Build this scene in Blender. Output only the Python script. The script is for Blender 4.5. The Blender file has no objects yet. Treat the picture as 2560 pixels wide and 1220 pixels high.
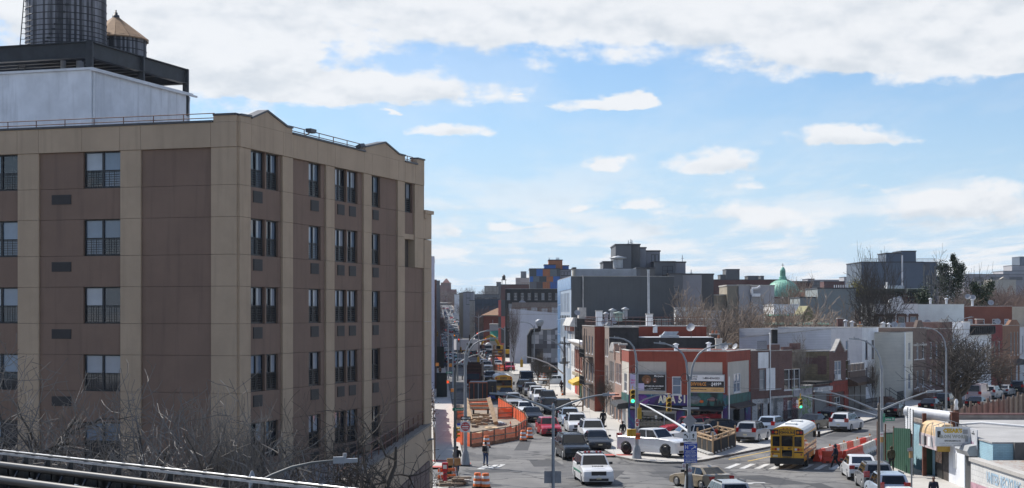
import bpy,bmesh,math,random
from math import sin,cos,pi,radians,atan2,sqrt,hypot
from mathutils import Vector,Matrix
random.seed(7)
S=bpy.context.scene
COL=S.collection
# camera
F=4000.0;CX=1280.0;YH=785.0;H=11.0
cam=bpy.data.cameras.new('camera');co=bpy.data.objects.new('camera',cam);COL.objects.link(co)
co.location=(0,0,H);co.rotation_euler=(pi/2,0,0)
cam.sensor_fit='HORIZONTAL';cam.sensor_width=36.0;cam.lens=36.0*F/2560.0
cam.shift_y=(YH-610.0)/2560.0
cam.clip_start=0.5;cam.clip_end=12000
S.camera=co
# sun, sky
SUN_EL=radians(48);SUN_AZ=radians(-46)
SDIR=Vector((sin(SUN_AZ)*cos(SUN_EL),cos(SUN_AZ)*cos(SUN_EL),sin(SUN_EL)))
sl=bpy.data.lights.new('sun','SUN');sl.energy=5.0;sl.angle=radians(0.53);sl.color=(1.0,0.95,0.87)
so=bpy.data.objects.new('sun',sl);COL.objects.link(so)
so.rotation_euler=SDIR.to_track_quat('Z','Y').to_euler()
S.view_settings.view_transform='Standard';S.view_settings.look='None'
S.view_settings.exposure=0.28;S.view_settings.gamma=1.0
S.view_settings.use_curve_mapping=False
S.cycles.max_bounces=5;S.cycles.diffuse_bounces=2;S.cycles.glossy_bounces=3
S.cycles.transparent_max_bounces=6;S.cycles.volume_bounces=0
S.cycles.use_denoising=True
W=bpy.data.worlds.new('World');S.world=W;W.use_nodes=True
NT=W.node_tree;NT.nodes.clear()
def N(nt,t,**kw):
 n=nt.nodes.new(t)
 for k,v in kw.items():
  if k=='i':
   for a,b in v.items():
    s=n.inputs[a]
    if hasattr(b,'is_output')or isinstance(b,bpy.types.NodeSocket):nt.links.new(b,s)
    else:s.default_value=b
  else:setattr(n,k,v)
 return n
def mth(nt,op,a,b=None,c=None,clamp=False):
 n=nt.nodes.new('ShaderNodeMath');n.operation=op;n.use_clamp=clamp
 for i,x in enumerate((a,b,c)):
  if x is None:continue
  if isinstance(x,(int,float)):n.inputs[i].default_value=x
  else:nt.links.new(x,n.inputs[i])
 return n.outputs[0]
def smooth(nt,x,a,b):
 n=nt.nodes.new('ShaderNodeMapRange');n.interpolation_type='SMOOTHSTEP'
 nt.links.new(x,n.inputs[0]);n.inputs[1].default_value=a;n.inputs[2].default_value=b
 return n.outputs[0]
def mixc(nt,f,a,b,blend='MIX'):
 n=nt.nodes.new('ShaderNodeMix');n.data_type='RGBA';n.blend_type=blend
 for s,x in((n.inputs[0],f),(n.inputs[6],a),(n.inputs[7],b)):
  if isinstance(x,(int,float)):s.default_value=x
  elif isinstance(x,(tuple,list)):s.default_value=(*x[:3],1)
  else:nt.links.new(x,s)
 return n.outputs[2]
def build_sky():
 nt=NT
 sky=N(nt,'ShaderNodeTexSky',sky_type='NISHITA',sun_disc=False,sun_elevation=SUN_EL,sun_rotation=SUN_AZ,altitude=20,air_density=1.0,dust_density=0.7,ozone_density=2.0)
 tc=N(nt,'ShaderNodeTexCoord')
 sx=N(nt,'ShaderNodeSeparateXYZ',i={0:tc.outputs['Generated']})
 X,Y,Z=sx.outputs
 hyp=mth(nt,'SQRT',mth(nt,'ADD',mth(nt,'MULTIPLY',X,X),mth(nt,'MULTIPLY',Y,Y)))
 u=mth(nt,'ARCTAN2',X,Y)
 v=mth(nt,'DIVIDE',Z,mth(nt,'MAXIMUM',hyp,0.02))
 uv=N(nt,'ShaderNodeCombineXYZ',i={0:u,1:v}).outputs[0]
 def noise(vec,sc,det,su=1.0,sv=1.0,off=(0,0,0),rough=.55):
  mp=N(nt,'ShaderNodeMapping',i={0:vec,'Scale':(su,sv,1),'Location':off})
  n=N(nt,'ShaderNodeTexNoise',noise_dimensions='2D',i={'Vector':mp.outputs[0],'Scale':sc,'Detail':det,'Roughness':rough})
  return n.outputs[0]
 n1=noise(uv,26,6,1,1.8)
 n2=noise(uv,26,6,1,1.8,(0.0,0.018,0))
 n3=noise(uv,9,7,1,2.6,(.4,.2,0),.6)
 n4=noise(uv,70,4,1,1.3,(.1,.7,0),.6)
 wob=mth(nt,'ADD',mth(nt,'MULTIPLY',mth(nt,'SUBTRACT',n1,.5),2.9),mth(nt,'ADD',mth(nt,'MULTIPLY',mth(nt,'SUBTRACT',n3,.5),2.2),mth(nt,'MULTIPLY',mth(nt,'SUBTRACT',n4,.5),.4)))
 den=mth(nt,'ADD',mth(nt,'MAXIMUM',v,0.0),.035)
 pl=N(nt,'ShaderNodeCombineXYZ',i={0:mth(nt,'DIVIDE',u,den),1:mth(nt,'DIVIDE',.35,den)}).outputs[0]
 deck=noise(pl,1.3,7,1.0,1.0,(3.1,1.7,0),.6)
 B=[(830,235,470,85,30,1.05),(560,110,330,190,150,1.3),(250,20,330,190,150,1.1),(1500,-30,1300,60,175,1.25),(2330,95,520,150,92,1.35),(2520,150,330,120,42,1.2),(1545,264,140,52,18,1.0),(1130,330,125,24,15,.75),(2110,346,190,46,18,.9),(1810,418,150,64,24,.75),(1515,412,85,32,20,.75),(1590,512,130,28,18,.75),(1440,522,90,22,12,.7),(965,272,34,14,10,.8),(1293,235,20,6,4,.9),(2390,520,300,90,60,.8),(1880,545,280,55,44,.75),(1340,565,110,22,16,.7),(1120,585,70,40,22,.7),(1860,468,150,26,16,.6),(2150,470,170,24,16,.6)]
 wn=N(nt,'ShaderNodeTexNoise',noise_dimensions='2D',i={'Vector':N(nt,'ShaderNodeMapping',i={0:uv,'Scale':(1,2.2,1)}).outputs[0],'Scale':22.0,'Detail':4,'Roughness':.6})
 wc=N(nt,'ShaderNodeSeparateColor',i={0:wn.outputs[1]})
 uw=mth(nt,'ADD',u,mth(nt,'MULTIPLY',mth(nt,'SUBTRACT',wc.outputs[0],.5),.050));vw=mth(nt,'ADD',v,mth(nt,'MULTIPLY',mth(nt,'SUBTRACT',wc.outputs[1],.5),.016))
 best=None;low=None
 for(px,py,rx,up,dn,st)in B:
  u0=math.atan((px-CX)/F);v0=(YH-py)/hypot(F,px-CX)
  du=mth(nt,'MULTIPLY',mth(nt,'SUBTRACT',uw,u0),F/rx)
  dv=mth(nt,'SUBTRACT',vw,v0)
  dvn=mth(nt,'MAXIMUM',mth(nt,'MULTIPLY',dv,F/up),mth(nt,'MULTIPLY',dv,-F/dn))
  val=mth(nt,'SUBTRACT',st,mth(nt,'ADD',mth(nt,'MULTIPLY',du,du),mth(nt,'MULTIPLY',dvn,dvn)))
  val=mth(nt,'MAXIMUM',val,-1.6)
  h=mth(nt,'MULTIPLY',smooth(nt,val,-.2,.9),smooth(nt,dv,.55*up/F,-1.0*dn/F))
  best=val if best is None else mth(nt,'SMOOTH_MAX',best,val,.25)
  low=h if low is None else mth(nt,'MAXIMUM',low,h)
 fu=smooth(nt,mth(nt,'ABSOLUTE',u),.30,.42);fv=smooth(nt,v,.19,.26)
 out=mth(nt,'MAXIMUM',fu,fv)
 gen=mth(nt,'MULTIPLY',out,mth(nt,'SUBTRACT',mth(nt,'MULTIPLY',deck,5.0),2.6))
 fld=mth(nt,'ADD',mth(nt,'MAXIMUM',mth(nt,'ADD',best,mth(nt,'MULTIPLY',mth(nt,'MAXIMUM',mth(nt,'SUBTRACT',best,.5),0.0),2.2)),mth(nt,'SUBTRACT',gen,mth(nt,'MULTIPLY',mth(nt,'SUBTRACT',1.0,out),5.0))),wob)
 dens=smooth(nt,fld,-.05,.95)
 hz=smooth(nt,v,.115,.02)
 st_=mth(nt,'MULTIPLY',smooth(nt,deck,.40,.64),mth(nt,'ADD',mth(nt,'MULTIPLY',hz,.85),.15))
 d_all=mth(nt,'SUBTRACT',1.0,mth(nt,'MULTIPLY',mth(nt,'SUBTRACT',1.0,mth(nt,'MULTIPLY',dens,.96)),mth(nt,'SUBTRACT',1.0,st_)))
 puff=mth(nt,'MULTIPLY',mth(nt,'SUBTRACT',n1,n2),.95)
 veil=mth(nt,'MULTIPLY',smooth(nt,n3,.35,.7),.10)
 br=mth(nt,'ADD',mth(nt,'SUBTRACT',1.0,mth(nt,'ADD',mth(nt,'MULTIPLY',low,.24),veil)),puff)
 br=mth(nt,'MINIMUM',mth(nt,'MAXIMUM',br,.45),1.0)
 ccol=mixc(nt,smooth(nt,br,.42,1.0),(.67,.72,.78),(.88,.90,.93))
 STR=0.10
 sc=N(nt,'ShaderNodeVectorMath',operation='SCALE',i={0:ccol});sc.inputs[3].default_value=0.84/STR
 skyc=mixc(nt,1.0,sky.outputs[0],(.78,.93,1.10),'MULTIPLY')
 haze=mth(nt,'MULTIPLY',smooth(nt,v,.17,.0),.80)
 skyc=mixc(nt,haze,skyc,(4.9,6.45,8.3))
 fin=mixc(nt,d_all,skyc,sc.outputs[0])
 bg=N(nt,'ShaderNodeBackground',i={0:fin,1:STR})
 o=N(nt,'ShaderNodeOutputWorld',i={0:bg.outputs[0]})
build_sky()
W.cycles.sampling_method='MANUAL';W.cycles.sample_map_resolution=512
# picture -> place
def gz(Y):
 if Y<=520:return 0.0
 t=min(Y,1700)-520
 return.0235*t*t/(t+150)
def P(px,py,Y):return Vector(((px-CX)/F*Y,Y,H-(py-YH)/F*Y))
def G(px,py):
 Y=F*H/(py-YH);return Vector(((px-CX)/F*Y,Y,0))
def XY(px,Y):return((px-CX)/F*Y,Y)
def ZA(py,Y):return H-(py-YH)/F*Y
# mesh builder
class MB:
 def __init__(s):s.v=[];s.f=[];s.m=[];s.sm=[]
 def add(s,vs,fs,mi=0,sm=False):
  b=len(s.v);s.v.extend([tuple(p)for p in vs])
  for f in fs:s.f.append(tuple(b+i for i in f));s.m.append(mi);s.sm.append(sm)
  return s
 def box(s,x0,x1,y0,y1,z0,z1,mi=0):
  return s.add([(x0,y0,z0),(x1,y0,z0),(x1,y1,z0),(x0,y1,z0),(x0,y0,z1),(x1,y0,z1),(x1,y1,z1),(x0,y1,z1)],[(3,2,1,0),(4,5,6,7),(0,1,5,4),(1,2,6,5),(2,3,7,6),(3,0,4,7)],mi)
 def quad(s,a,b,c,d,mi=0):return s.add([a,b,c,d],[(0,1,2,3)],mi)
 def prism(s,pts,vec,mi=0):
  n=len(pts);vec=Vector(vec);p=[Vector(q)for q in pts]
  vs=p+[q+vec for q in p]
  fs=[tuple(range(n))[::-1],tuple(range(n,2*n))]+[(i,(i+1)%n,n+(i+1)%n,n+i)for i in range(n)]
  return s.add(vs,fs,mi)
 def tube(s,a,b,r0,r1=None,n=6,mi=0,cap=True):
  return s.path([a,b],[r0,r0 if r1 is None else r1],n,mi,cap)
 def path(s,pts,r,n=6,mi=0,cap=True):
  pts=[Vector(p)for p in pts];k=len(pts)
  if isinstance(r,(int,float)):r=[r]*k
  vs=[];ref=None
  for i in range(k):
   d=pts[min(i+1,k-1)]-pts[max(i-1,0)]
   if d.length<1e-9:d=Vector((0,0,1))
   d.normalize()
   if ref is None:ref=Vector((1,0,0))if abs(d.x)<.8 else Vector((0,1,0))
   e1=(ref-d*ref.dot(d));
   if e1.length<1e-6:e1=d.orthogonal()
   e1.normalize();e2=d.cross(e1);ref=e1
   for j in range(n):
    a=2*pi*j/n;vs.append(pts[i]+(e1*cos(a)+e2*sin(a))*r[i])
  fs=[(i*n+j,i*n+(j+1)%n,(i+1)*n+(j+1)%n,(i+1)*n+j)for i in range(k-1)for j in range(n)]
  s.add(vs,fs,mi,n>5)
  if cap:s.add([vs[j]for j in range(n)],[tuple(range(n))[::-1]],mi);s.add(vs[-n:],[tuple(range(n))],mi)
  return s
 def lathe(s,prof,n=16,c=(0,0,0),ax='z',mi=0,sm=True):
  vs=[]
  for(r,z)in prof:
   for j in range(n):
    a=2*pi*j/n;x,y=r*cos(a),r*sin(a)
    q=(x,y,z)if ax=='z' else((z,x,y)if ax=='x' else(y,z,x))
    vs.append((c[0]+q[0],c[1]+q[1],c[2]+q[2]))
  k=len(prof)
  fs=[(i*n+j,i*n+(j+1)%n,(i+1)*n+(j+1)%n,(i+1)*n+j)for i in range(k-1)for j in range(n)]
  s.add(vs,fs,mi,sm)
  s.add(vs[:n],[tuple(range(n))[::-1]],mi);s.add(vs[-n:],[tuple(range(n))],mi)
  return s
 def sphere(s,c,r,n=8,mi=0,sz=1.0):
  return s.lathe([(max(r*sin(pi*i/n),1e-4),-r*sz*cos(pi*i/n))for i in range(n+1)],n+2,c,'z',mi)
 def xf(s,M):
  s.v=[tuple(M@Vector(p))for p in s.v];return s
 def mesh(s,name,mats):
  me=bpy.data.meshes.new(name);me.from_pydata(s.v,[],s.f)
  for m in(mats if isinstance(mats,(list,tuple))else[mats]):me.materials.append(m)
  if len(s.m):me.polygons.foreach_set('material_index',s.m);me.polygons.foreach_set('use_smooth',s.sm)
  me.update();return me
 def build(s,name,mats,parent=None,loc=None,rz=0):
  return link(name,s.mesh(name,mats),parent,loc,rz)
def link(name,me,parent=None,loc=None,rz=0):
 o=bpy.data.objects.new(name,me);COL.objects.link(o)
 if parent:o.parent=parent
 if loc is not None:o.location=loc
 if rz:o.rotation_euler=(0,0,rz)
 return o
def tag(o,label,cat,group=None):
 o['label']=label;o['category']=cat
 if group:o['group']=group
 return o
def thing(name,label,cat,loc=(0,0,0),rz=0,group=None):
 o=bpy.data.objects.new(name,None);COL.objects.link(o);o.empty_display_size=.3
 o.location=loc;o.rotation_euler=(0,0,rz)
 return tag(o,label,cat,group)
def kind(o,k):o['kind']=k;return o
def kids(o):return[c for c in ALLKIDS.get(o.name,[])]
ALLKIDS={}
def copy_tree(o,parent=None,depth=0,mo=None):
 c=o.copy();COL.objects.link(c)
 if parent:c.parent=parent
 for ch in o.children:copy_tree(ch,c,depth+1)
 return c
 # materials
MATS={}
def _new(name):
 m=bpy.data.materials.new(name);m.use_nodes=True
 return m,m.node_tree,m.node_tree.nodes['Principled BSDF']
def wallvec(nt):
 tc=N(nt,'ShaderNodeTexCoord');sp=N(nt,'ShaderNodeSeparateXYZ',i={0:tc.outputs['Object']})
 return N(nt,'ShaderNodeCombineXYZ',i={0:mth(nt,'ADD',sp.outputs[0],sp.outputs[1]),1:sp.outputs[2]}).outputs[0],sp,tc
def plain(name,col,rough=.6,var=.12,scale=1.5,metal=0.0,bump=0.0,bscale=40,streak=0.0,spec=.5,coat=0.0,emit=0.0):
 if name in MATS:return MATS[name]
 m,nt,b=_new(name);b.inputs['Roughness'].default_value=rough;b.inputs['Metallic'].default_value=metal
 b.inputs['Specular IOR Level'].default_value=spec
 if coat:b.inputs['Coat Weight'].default_value=coat;b.inputs['Coat Roughness'].default_value=.06
 if var or streak:
  tc=N(nt,'ShaderNodeTexCoord')
  n=N(nt,'ShaderNodeTexNoise',i={'Vector':tc.outputs['Object'],'Scale':scale,'Detail':6,'Roughness':.65})
  c=mixc(nt,smooth(nt,n.outputs[0],.3,.7),tuple(x*(1-var)for x in col),tuple(min(1,x*(1+var))for x in col))
  if streak:
   mp=N(nt,'ShaderNodeMapping',i={0:tc.outputs['Object'],'Scale':(3.5,3.5,.22)})
   n2=N(nt,'ShaderNodeTexNoise',i={'Vector':mp.outputs[0],'Scale':1.0,'Detail':5})
   c=mixc(nt,mth(nt,'MULTIPLY',smooth(nt,n2.outputs[0],.5,.75),streak),c,tuple(x*.35 for x in col))
  nt.links.new(c,b.inputs['Base Color'])
  if bump:
   n3=N(nt,'ShaderNodeTexNoise',i={'Vector':tc.outputs['Object'],'Scale':bscale,'Detail':4})
   bp=N(nt,'ShaderNodeBump',i={'Strength':bump,'Distance':.02,'Height':n3.outputs[0]})
   nt.links.new(bp.outputs[0],b.inputs['Normal'])
 else:b.inputs['Base Color'].default_value=(*col,1)
 if emit:b.inputs['Emission Color'].default_value=(*col,1);b.inputs['Emission Strength'].default_value=emit
 MATS[name]=m;return m
def brick(name,c1,c2,mortar,bw=.22,bh=.075,ms=.012,var=.25,dirt=.25,rough=.85):
 if name in MATS:return MATS[name]
 m,nt,b=_new(name);vec,sp,tc=wallvec(nt)
 br=N(nt,'ShaderNodeTexBrick',i={'Vector':vec,'Color1':(*c1,1),'Color2':(*c2,1),'Mortar':(*mortar,1),'Scale':1.0,'Mortar Size':ms,'Mortar Smooth':.3,'Bias':0.0,'Brick Width':bw,'Row Height':bh})
 n=N(nt,'ShaderNodeTexNoise',i={'Vector':tc.outputs['Object'],'Scale':.8,'Detail':7,'Roughness':.7})
 f=mth(nt,'MULTIPLY',smooth(nt,n.outputs[0],.42,.75),dirt*2,clamp=True)
 c=mixc(nt,f,br.outputs[0],tuple(x*.45 for x in c1))
 nt.links.new(c,b.inputs['Base Color']);b.inputs['Roughness'].default_value=rough
 bp=N(nt,'ShaderNodeBump',i={'Strength':.5,'Distance':.01,'Height':mth(nt,'SUBTRACT',1.0,br.outputs[1])})
 nt.links.new(bp.outputs[0],b.inputs['Normal'])
 MATS[name]=m;return m
def siding(name,col,pitch=.12,dirt=.15,rough=.5):
 if name in MATS:return MATS[name]
 m,nt,b=_new(name);vec,sp,tc=wallvec(nt)
 f=mth(nt,'FRACT',mth(nt,'DIVIDE',sp.outputs[2],pitch))
 line=smooth(nt,f,.82,.97)
 n=N(nt,'ShaderNodeTexNoise',i={'Vector':tc.outputs['Object'],'Scale':.6,'Detail':6})
 wv=N(nt,'ShaderNodeMapping',i={0:tc.outputs['Object'],'Scale':(.5,.5,6)})
 n2=N(nt,'ShaderNodeTexNoise',i={'Vector':wv.outputs[0],'Scale':1.0,'Detail':3})
 c=mixc(nt,smooth(nt,n.outputs[0],.35,.75),col,tuple(x*(1-dirt)for x in col))
 c=mixc(nt,mth(nt,'MULTIPLY',smooth(nt,n2.outputs[0],.6,.72),.35),c,tuple(min(1,x*1.25)for x in col))
 c=mixc(nt,mth(nt,'MULTIPLY',line,.55),c,tuple(x*.35 for x in col))
 nt.links.new(c,b.inputs['Base Color']);b.inputs['Roughness'].default_value=rough
 bp=N(nt,'ShaderNodeBump',i={'Strength':.6,'Distance':.02,'Height':mth(nt,'SUBTRACT',1.0,f)})
 nt.links.new(bp.outputs[0],b.inputs['Normal'])
 MATS[name]=m;return m
def asphalt():
 m,nt,b=_new('asphalt');tc=N(nt,'ShaderNodeTexCoord');v=tc.outputs['Object']
 n1=N(nt,'ShaderNodeTexNoise',i={'Vector':v,'Scale':.13,'Detail':8,'Roughness':.62})
 n2=N(nt,'ShaderNodeTexNoise',i={'Vector':v,'Scale':9,'Detail':4})
 mp=N(nt,'ShaderNodeMapping',i={0:v,'Scale':(1.0,.12,1),'Rotation':(0,0,.05)})
 n3=N(nt,'ShaderNodeTexNoise',i={'Vector':mp.outputs[0],'Scale':.9,'Detail':5})
 wv=N(nt,'ShaderNodeTexNoise',i={'Vector':v,'Scale':.35,'Detail':5})
 wvv=N(nt,'ShaderNodeVectorMath',operation='ADD',i={0:v,1:N(nt,'ShaderNodeVectorMath',operation='SCALE',i={0:wv.outputs[1],3:3.0}).outputs[0]})
 vo=N(nt,'ShaderNodeTexVoronoi',feature='DISTANCE_TO_EDGE',i={'Vector':wvv.outputs[0],'Scale':.16})
 vo2=N(nt,'ShaderNodeTexVoronoi',feature='DISTANCE_TO_EDGE',i={'Vector':wvv.outputs[0],'Scale':.45})
 pat=N(nt,'ShaderNodeTexVoronoi',distance='MANHATTAN',i={'Vector':N(nt,'ShaderNodeMapping',i={0:v,'Scale':(.16,.07,1)}).outputs[0],'Scale':1.0})
 c=mixc(nt,smooth(nt,n1.outputs[0],.38,.62),(.055,.055,.058),(.155,.15,.143))
 c=mixc(nt,mth(nt,'MULTIPLY',smooth(nt,n3.outputs[0],.45,.75),.5),c,(.165,.16,.153))
 pr=N(nt,'ShaderNodeSeparateColor',i={0:pat.outputs[1]}).outputs[0]
 c=mixc(nt,mth(nt,'MULTIPLY',smooth(nt,pr,.70,.72),.6),c,(.05,.05,.054))
 c=mixc(nt,mth(nt,'MULTIPLY',smooth(nt,pr,.22,.18),.35),c,(.19,.185,.18))
 c=mixc(nt,mth(nt,'MULTIPLY',smooth(nt,n2.outputs[0],.4,.7),.2),c,(.2,.195,.19))
 c=mixc(nt,mth(nt,'MULTIPLY',smooth(nt,vo.outputs[0],.022,.006),.85),c,(.025,.025,.027))
 c=mixc(nt,mth(nt,'MULTIPLY',mth(nt,'MULTIPLY',smooth(nt,vo2.outputs[0],.035,.008),smooth(nt,n1.outputs[0],.5,.62)),.7),c,(.03,.03,.032))
 nt.links.new(c,b.inputs['Base Color']);b.inputs['Roughness'].default_value=.85
 bp=N(nt,'ShaderNodeBump',i={'Strength':.25,'Distance':.02,'Height':n2.outputs[0]});nt.links.new(bp.outputs[0],b.inputs['Normal'])
 return m
def concrete(name,col=(.40,.385,.36),joint=1.5,ang=0.0):
 m,nt,b=_new(name);tc=N(nt,'ShaderNodeTexCoord');v=tc.outputs['Object']
 mp=N(nt,'ShaderNodeMapping',i={0:v,'Rotation':(0,0,ang)})
 br=N(nt,'ShaderNodeTexBrick',offset=0.0,i={'Vector':mp.outputs[0],'Color1':(*col,1),'Color2':(*[x*.93 for x in col],1),'Mortar':(*[x*.62 for x in col],1),'Scale':1.0,'Mortar Size':.02,'Brick Width':joint,'Row Height':joint})
 n=N(nt,'ShaderNodeTexNoise',i={'Vector':v,'Scale':.5,'Detail':8,'Roughness':.7})
 n2=N(nt,'ShaderNodeTexNoise',i={'Vector':v,'Scale':6,'Detail':5,'Roughness':.7})
 c=mixc(nt,mth(nt,'MULTIPLY',smooth(nt,n.outputs[0],.5,.8),.45),br.outputs[0],tuple(x*.55 for x in col))
 c=mixc(nt,mth(nt,'MULTIPLY',smooth(nt,n2.outputs[0],.58,.75),.35),c,tuple(x*.4 for x in col))
 nt.links.new(c,b.inputs['Base Color']);b.inputs['Roughness'].default_value=.9
 MATS[name]=m;return m
def glass(name,col=(.02,.025,.03),rough=.04,spec=.6):
 if name in MATS:return MATS[name]
 m,nt,b=_new(name);tc=N(nt,'ShaderNodeTexCoord');oi=N(nt,'ShaderNodeObjectInfo')
 n=N(nt,'ShaderNodeTexNoise',i={'Vector':tc.outputs['Object'],'Scale':1.3,'Detail':3})
 c=mixc(nt,n.outputs[0],tuple(x*.7 for x in col),tuple(min(1,x*1.35)for x in col))
 c2=mixc(nt,mth(nt,'MULTIPLY',oi.outputs['Random'],.6),c,tuple(x*.45 for x in col))
 nt.links.new(c2,b.inputs['Base Color']);b.inputs['Roughness'].default_value=rough
 b.inputs['Specular IOR Level'].default_value=spec;b.inputs['Coat Weight'].default_value=.3;b.inputs['Coat Roughness'].default_value=.02
 bp=N(nt,'ShaderNodeBump',i={'Strength':.06,'Distance':.05,'Height':n.outputs[0]});nt.links.new(bp.outputs[0],b.inputs['Normal'])
 MATS[name]=m;return m
def noisecol(name,stops,scale=1.0,det=5,rough=.6,dist=1.5,stretch=(1,1,1),stars=0.0):
 m,nt,b=_new(name);vec,sp,tc=wallvec(nt)
 mp=N(nt,'ShaderNodeMapping',i={0:tc.outputs['Object'],'Scale':stretch})
 n=N(nt,'ShaderNodeTexNoise',i={'Vector':mp.outputs[0],'Scale':scale,'Detail':det,'Distortion':dist})
 r=N(nt,'ShaderNodeValToRGB',i={0:n.outputs[0]});e=r.color_ramp.elements
 while len(e)<len(stops):e.new(.5)
 for k,(p_,c_)in enumerate(stops):e[k].position=p_;e[k].color=(*c_,1)
 c=r.outputs[0]
 if stars:
  vo=N(nt,'ShaderNodeTexVoronoi',i={'Vector':tc.outputs['Object'],'Scale':stars})
  c=mixc(nt,mth(nt,'MULTIPLY',smooth(nt,vo.outputs[0],.16,.05),.8),c,(.25,.55,.6))
 nt.links.new(c,b.inputs['Base Color']);b.inputs['Roughness'].default_value=rough
 MATS[name]=m;return m
 # ground, roads, pavements
ASPH=asphalt();MATS['asphalt']=ASPH
CONC=concrete('pavement_concrete',(.46,.44,.41),1.5,.04)
CONC2=concrete('pavement_concrete_side',(.46,.44,.41),1.5,-.51)
KERB=plain('kerb_stone',(.33,.32,.30),.9,.2,2)
EARTH=plain('urban_ground',(.11,.10,.09),.95,.35,.05)
PAINT=plain('road_paint',(.50,.50,.49),.7,.35,2.5,streak=.5)
YPAINT=plain('yellow_road_paint',(.65,.42,.05),.7,.3,3)
def XL(Y):return-3.6-.048*(Y-117)
def XR(Y):return 7.6-.04*(min(Y,200)-124)-.048*max(0,Y-200)
def lerp(tab,Y):
 if Y<=tab[0][0]:return tab[0][1]
 for(a,x),(b,y)in zip(tab,tab[1:]):
  if Y<=b:return x+(y-x)*(Y-a)/(b-a)
 (a,x),(b,y)=tab[-2:];return y+(y-x)/(b-a)*(Y-b)
FACR=[(152,11.1),(200,9.5),(260,7.2),(326,3.7),(420,-1.6),(1700,-62)]
def XFR(Y):return lerp(FACR,Y)
FACL=[(98,-5.3),(117,-6.1),(205,-10.6),(300,-15),(465,-23),(1700,-84)]
def XFL(Y):return lerp(FACL,Y)
m=MB();ys=[-60,0,60,150,250,350,450,520]+[520+60*i for i in range(1,21)]+[1900,2400,3500,6000]
xs=[-3000,-900,-300,-100,0,100,300,900,3000]
for Y in ys:
 for x in xs:m.v.append((x,Y,gz(Y)-.02))
for i in range(len(ys)-1):
 for j in range(len(xs)-1):
  a=i*len(xs)+j;m.f.append((a,a+1,a+1+len(xs),a+len(xs)));m.m.append(0);m.sm.append(False)
kind(m.build('ground',EARTH),'structure')
m=MB()
m.add([(-60,20,0),(-60,113,0),(-7,113,0),(XL(117),117,0),(XL(150),150,0),(XR(150),150,0),(XR(130),130,0),(12.9,117.3,0),(24.75,137.5,0),(38.7,169,0),(80,243,0),(120,314,0),(128,310,0),(93,243,0),(61,192,0),(50,176,0),(38.5,148,0),(27.8,119,0),(25.9,113,0),(24.8,104,0),(24.8,20,0)],[tuple(range(21))[::-1]])
yy=[150,200,300,420,520]+[520+40*i for i in range(1,30)]
for a,b in zip(yy,yy[1:]):
 m.quad((XL(a),a,gz(a)),(XR(a),a,gz(a)),(XR(b),b,gz(b)),(XL(b),b,gz(b)))
for(Ya,Yb)in((272,288),(452,466)):
 m.quad((-120,Ya,.004),(XL(Ya)+.3,Ya,.004),(XL(Yb)+.3,Yb,.004),(-120,Yb,.004))
 m.quad((XR(Ya)-.3,Ya,.004),(140,Ya,.004),(140,Yb,.004),(XR(Yb)-.3,Yb,.004))
road=kind(m.build('road',ASPH),'structure')
def pavement(name,pts,mat,h=.13):
 """raised slab with a kerb rim; pts clockwise or not, z from gz"""
 m=MB();n=len(pts)
 top=[(x,y,gz(y)+h)for x,y in pts];bot=[(x,y,gz(y)-.05)for x,y in pts]
 area=sum(pts[i][0]*pts[(i+1)%n][1]-pts[(i+1)%n][0]*pts[i][1]for i in range(n))
 idx=tuple(range(n))if area>0 else tuple(range(n))[::-1]
 m.add(top,[idx]);
 for i in range(n):
  j=(i+1)%n;m.add([bot[i],bot[j],top[j],top[i]],[(0,1,2,3)],1)
 return kind(m.build(name,[mat,KERB]),'structure')
def kerbline(name,pts,h=.15,w=.18):
 m=MB()
 for(a,b)in zip(pts,pts[1:]):
  a=Vector((*a,0));b=Vector((*b,0));d=(b-a).normalized();nn=Vector((-d.y,d.x,0))*w
  for q in(a,b):q.z=gz(q.y)
  m.prism([a,b,b+nn,a+nn],(0,0,h))
 return kind(m.build(name,KERB),'structure')
corner=[(XR(271),271),(XR(200),200),(XR(150),150),(XR(133),133),(7.5,127),(8.0,122.5),(9.2,119.2),(10.9,117.5),(12.9,117.6),(14.6,119.8),(24.75,137.5),(38.7,169),(80,243),(120,314),(96,314),(60,222),(40,190),(20,165),(15,271)]
pavement('pavement',corner,CONC)
kerbline('kerb',corner[:14])
pavement('pavement',[(XR(289),289),(XR(451),451),(6,451),(12,289)],CONC)
pavement('pavement',[(XR(467),467)]+[(XR(y),y)for y in range(520,1700,60)]+[(XR(y)+5,y)for y in range(1660,480,-60)]+[(XR(467)+5,467)],CONC)
pavement('pavement',[(-40,113.5),(-7.5,113.5),(-4.4,114.6),(XL(118)+.1,118),(XL(200),200),(XL(271),271),(-24,271),(-24,118),(-40,118)],CONC)
pavement('pavement',[(XL(289),289),(XL(451),451),(XL(451)-4,451),(XL(289)-5,289)],CONC)
pavement('pavement',[(XL(467),467)]+[(XL(y),y)for y in range(520,1700,60)]+[(XL(y)-4,y)for y in range(1660,480,-60)]+[(XL(467)-4,467)],CONC)
pavement('pavement',[(24.6,30),(24.6,104),(25.0,110),(25.7,113),(27.4,119.5),(38,148),(49.4,176),(60,192),(92,243),(128,309),(140,300),(90,150),(70,30)],CONC2)
kerbline('kerb',[(128,309),(92,243),(60,192),(49.4,176),(38,148),(27.4,119.5),(25.7,113),(25.0,110),(24.6,104),(24.6,30)])
m=MB()
def bar(m,a,b,w,z=.012):
 a=Vector((*a,z));b=Vector((*b,z));d=(b-a).normalized();nn=Vector((-d.y,d.x,0))*w/2
 m.quad(a-nn,b-nn,b+nn,a+nn)
for i in range(11):
 t=i/10;bx=15.3+10.4*t;by=113.9-1.2*t+(.0)
 bar(m,(bx,by),(bx+1.35,by+3.6),.42)
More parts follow.
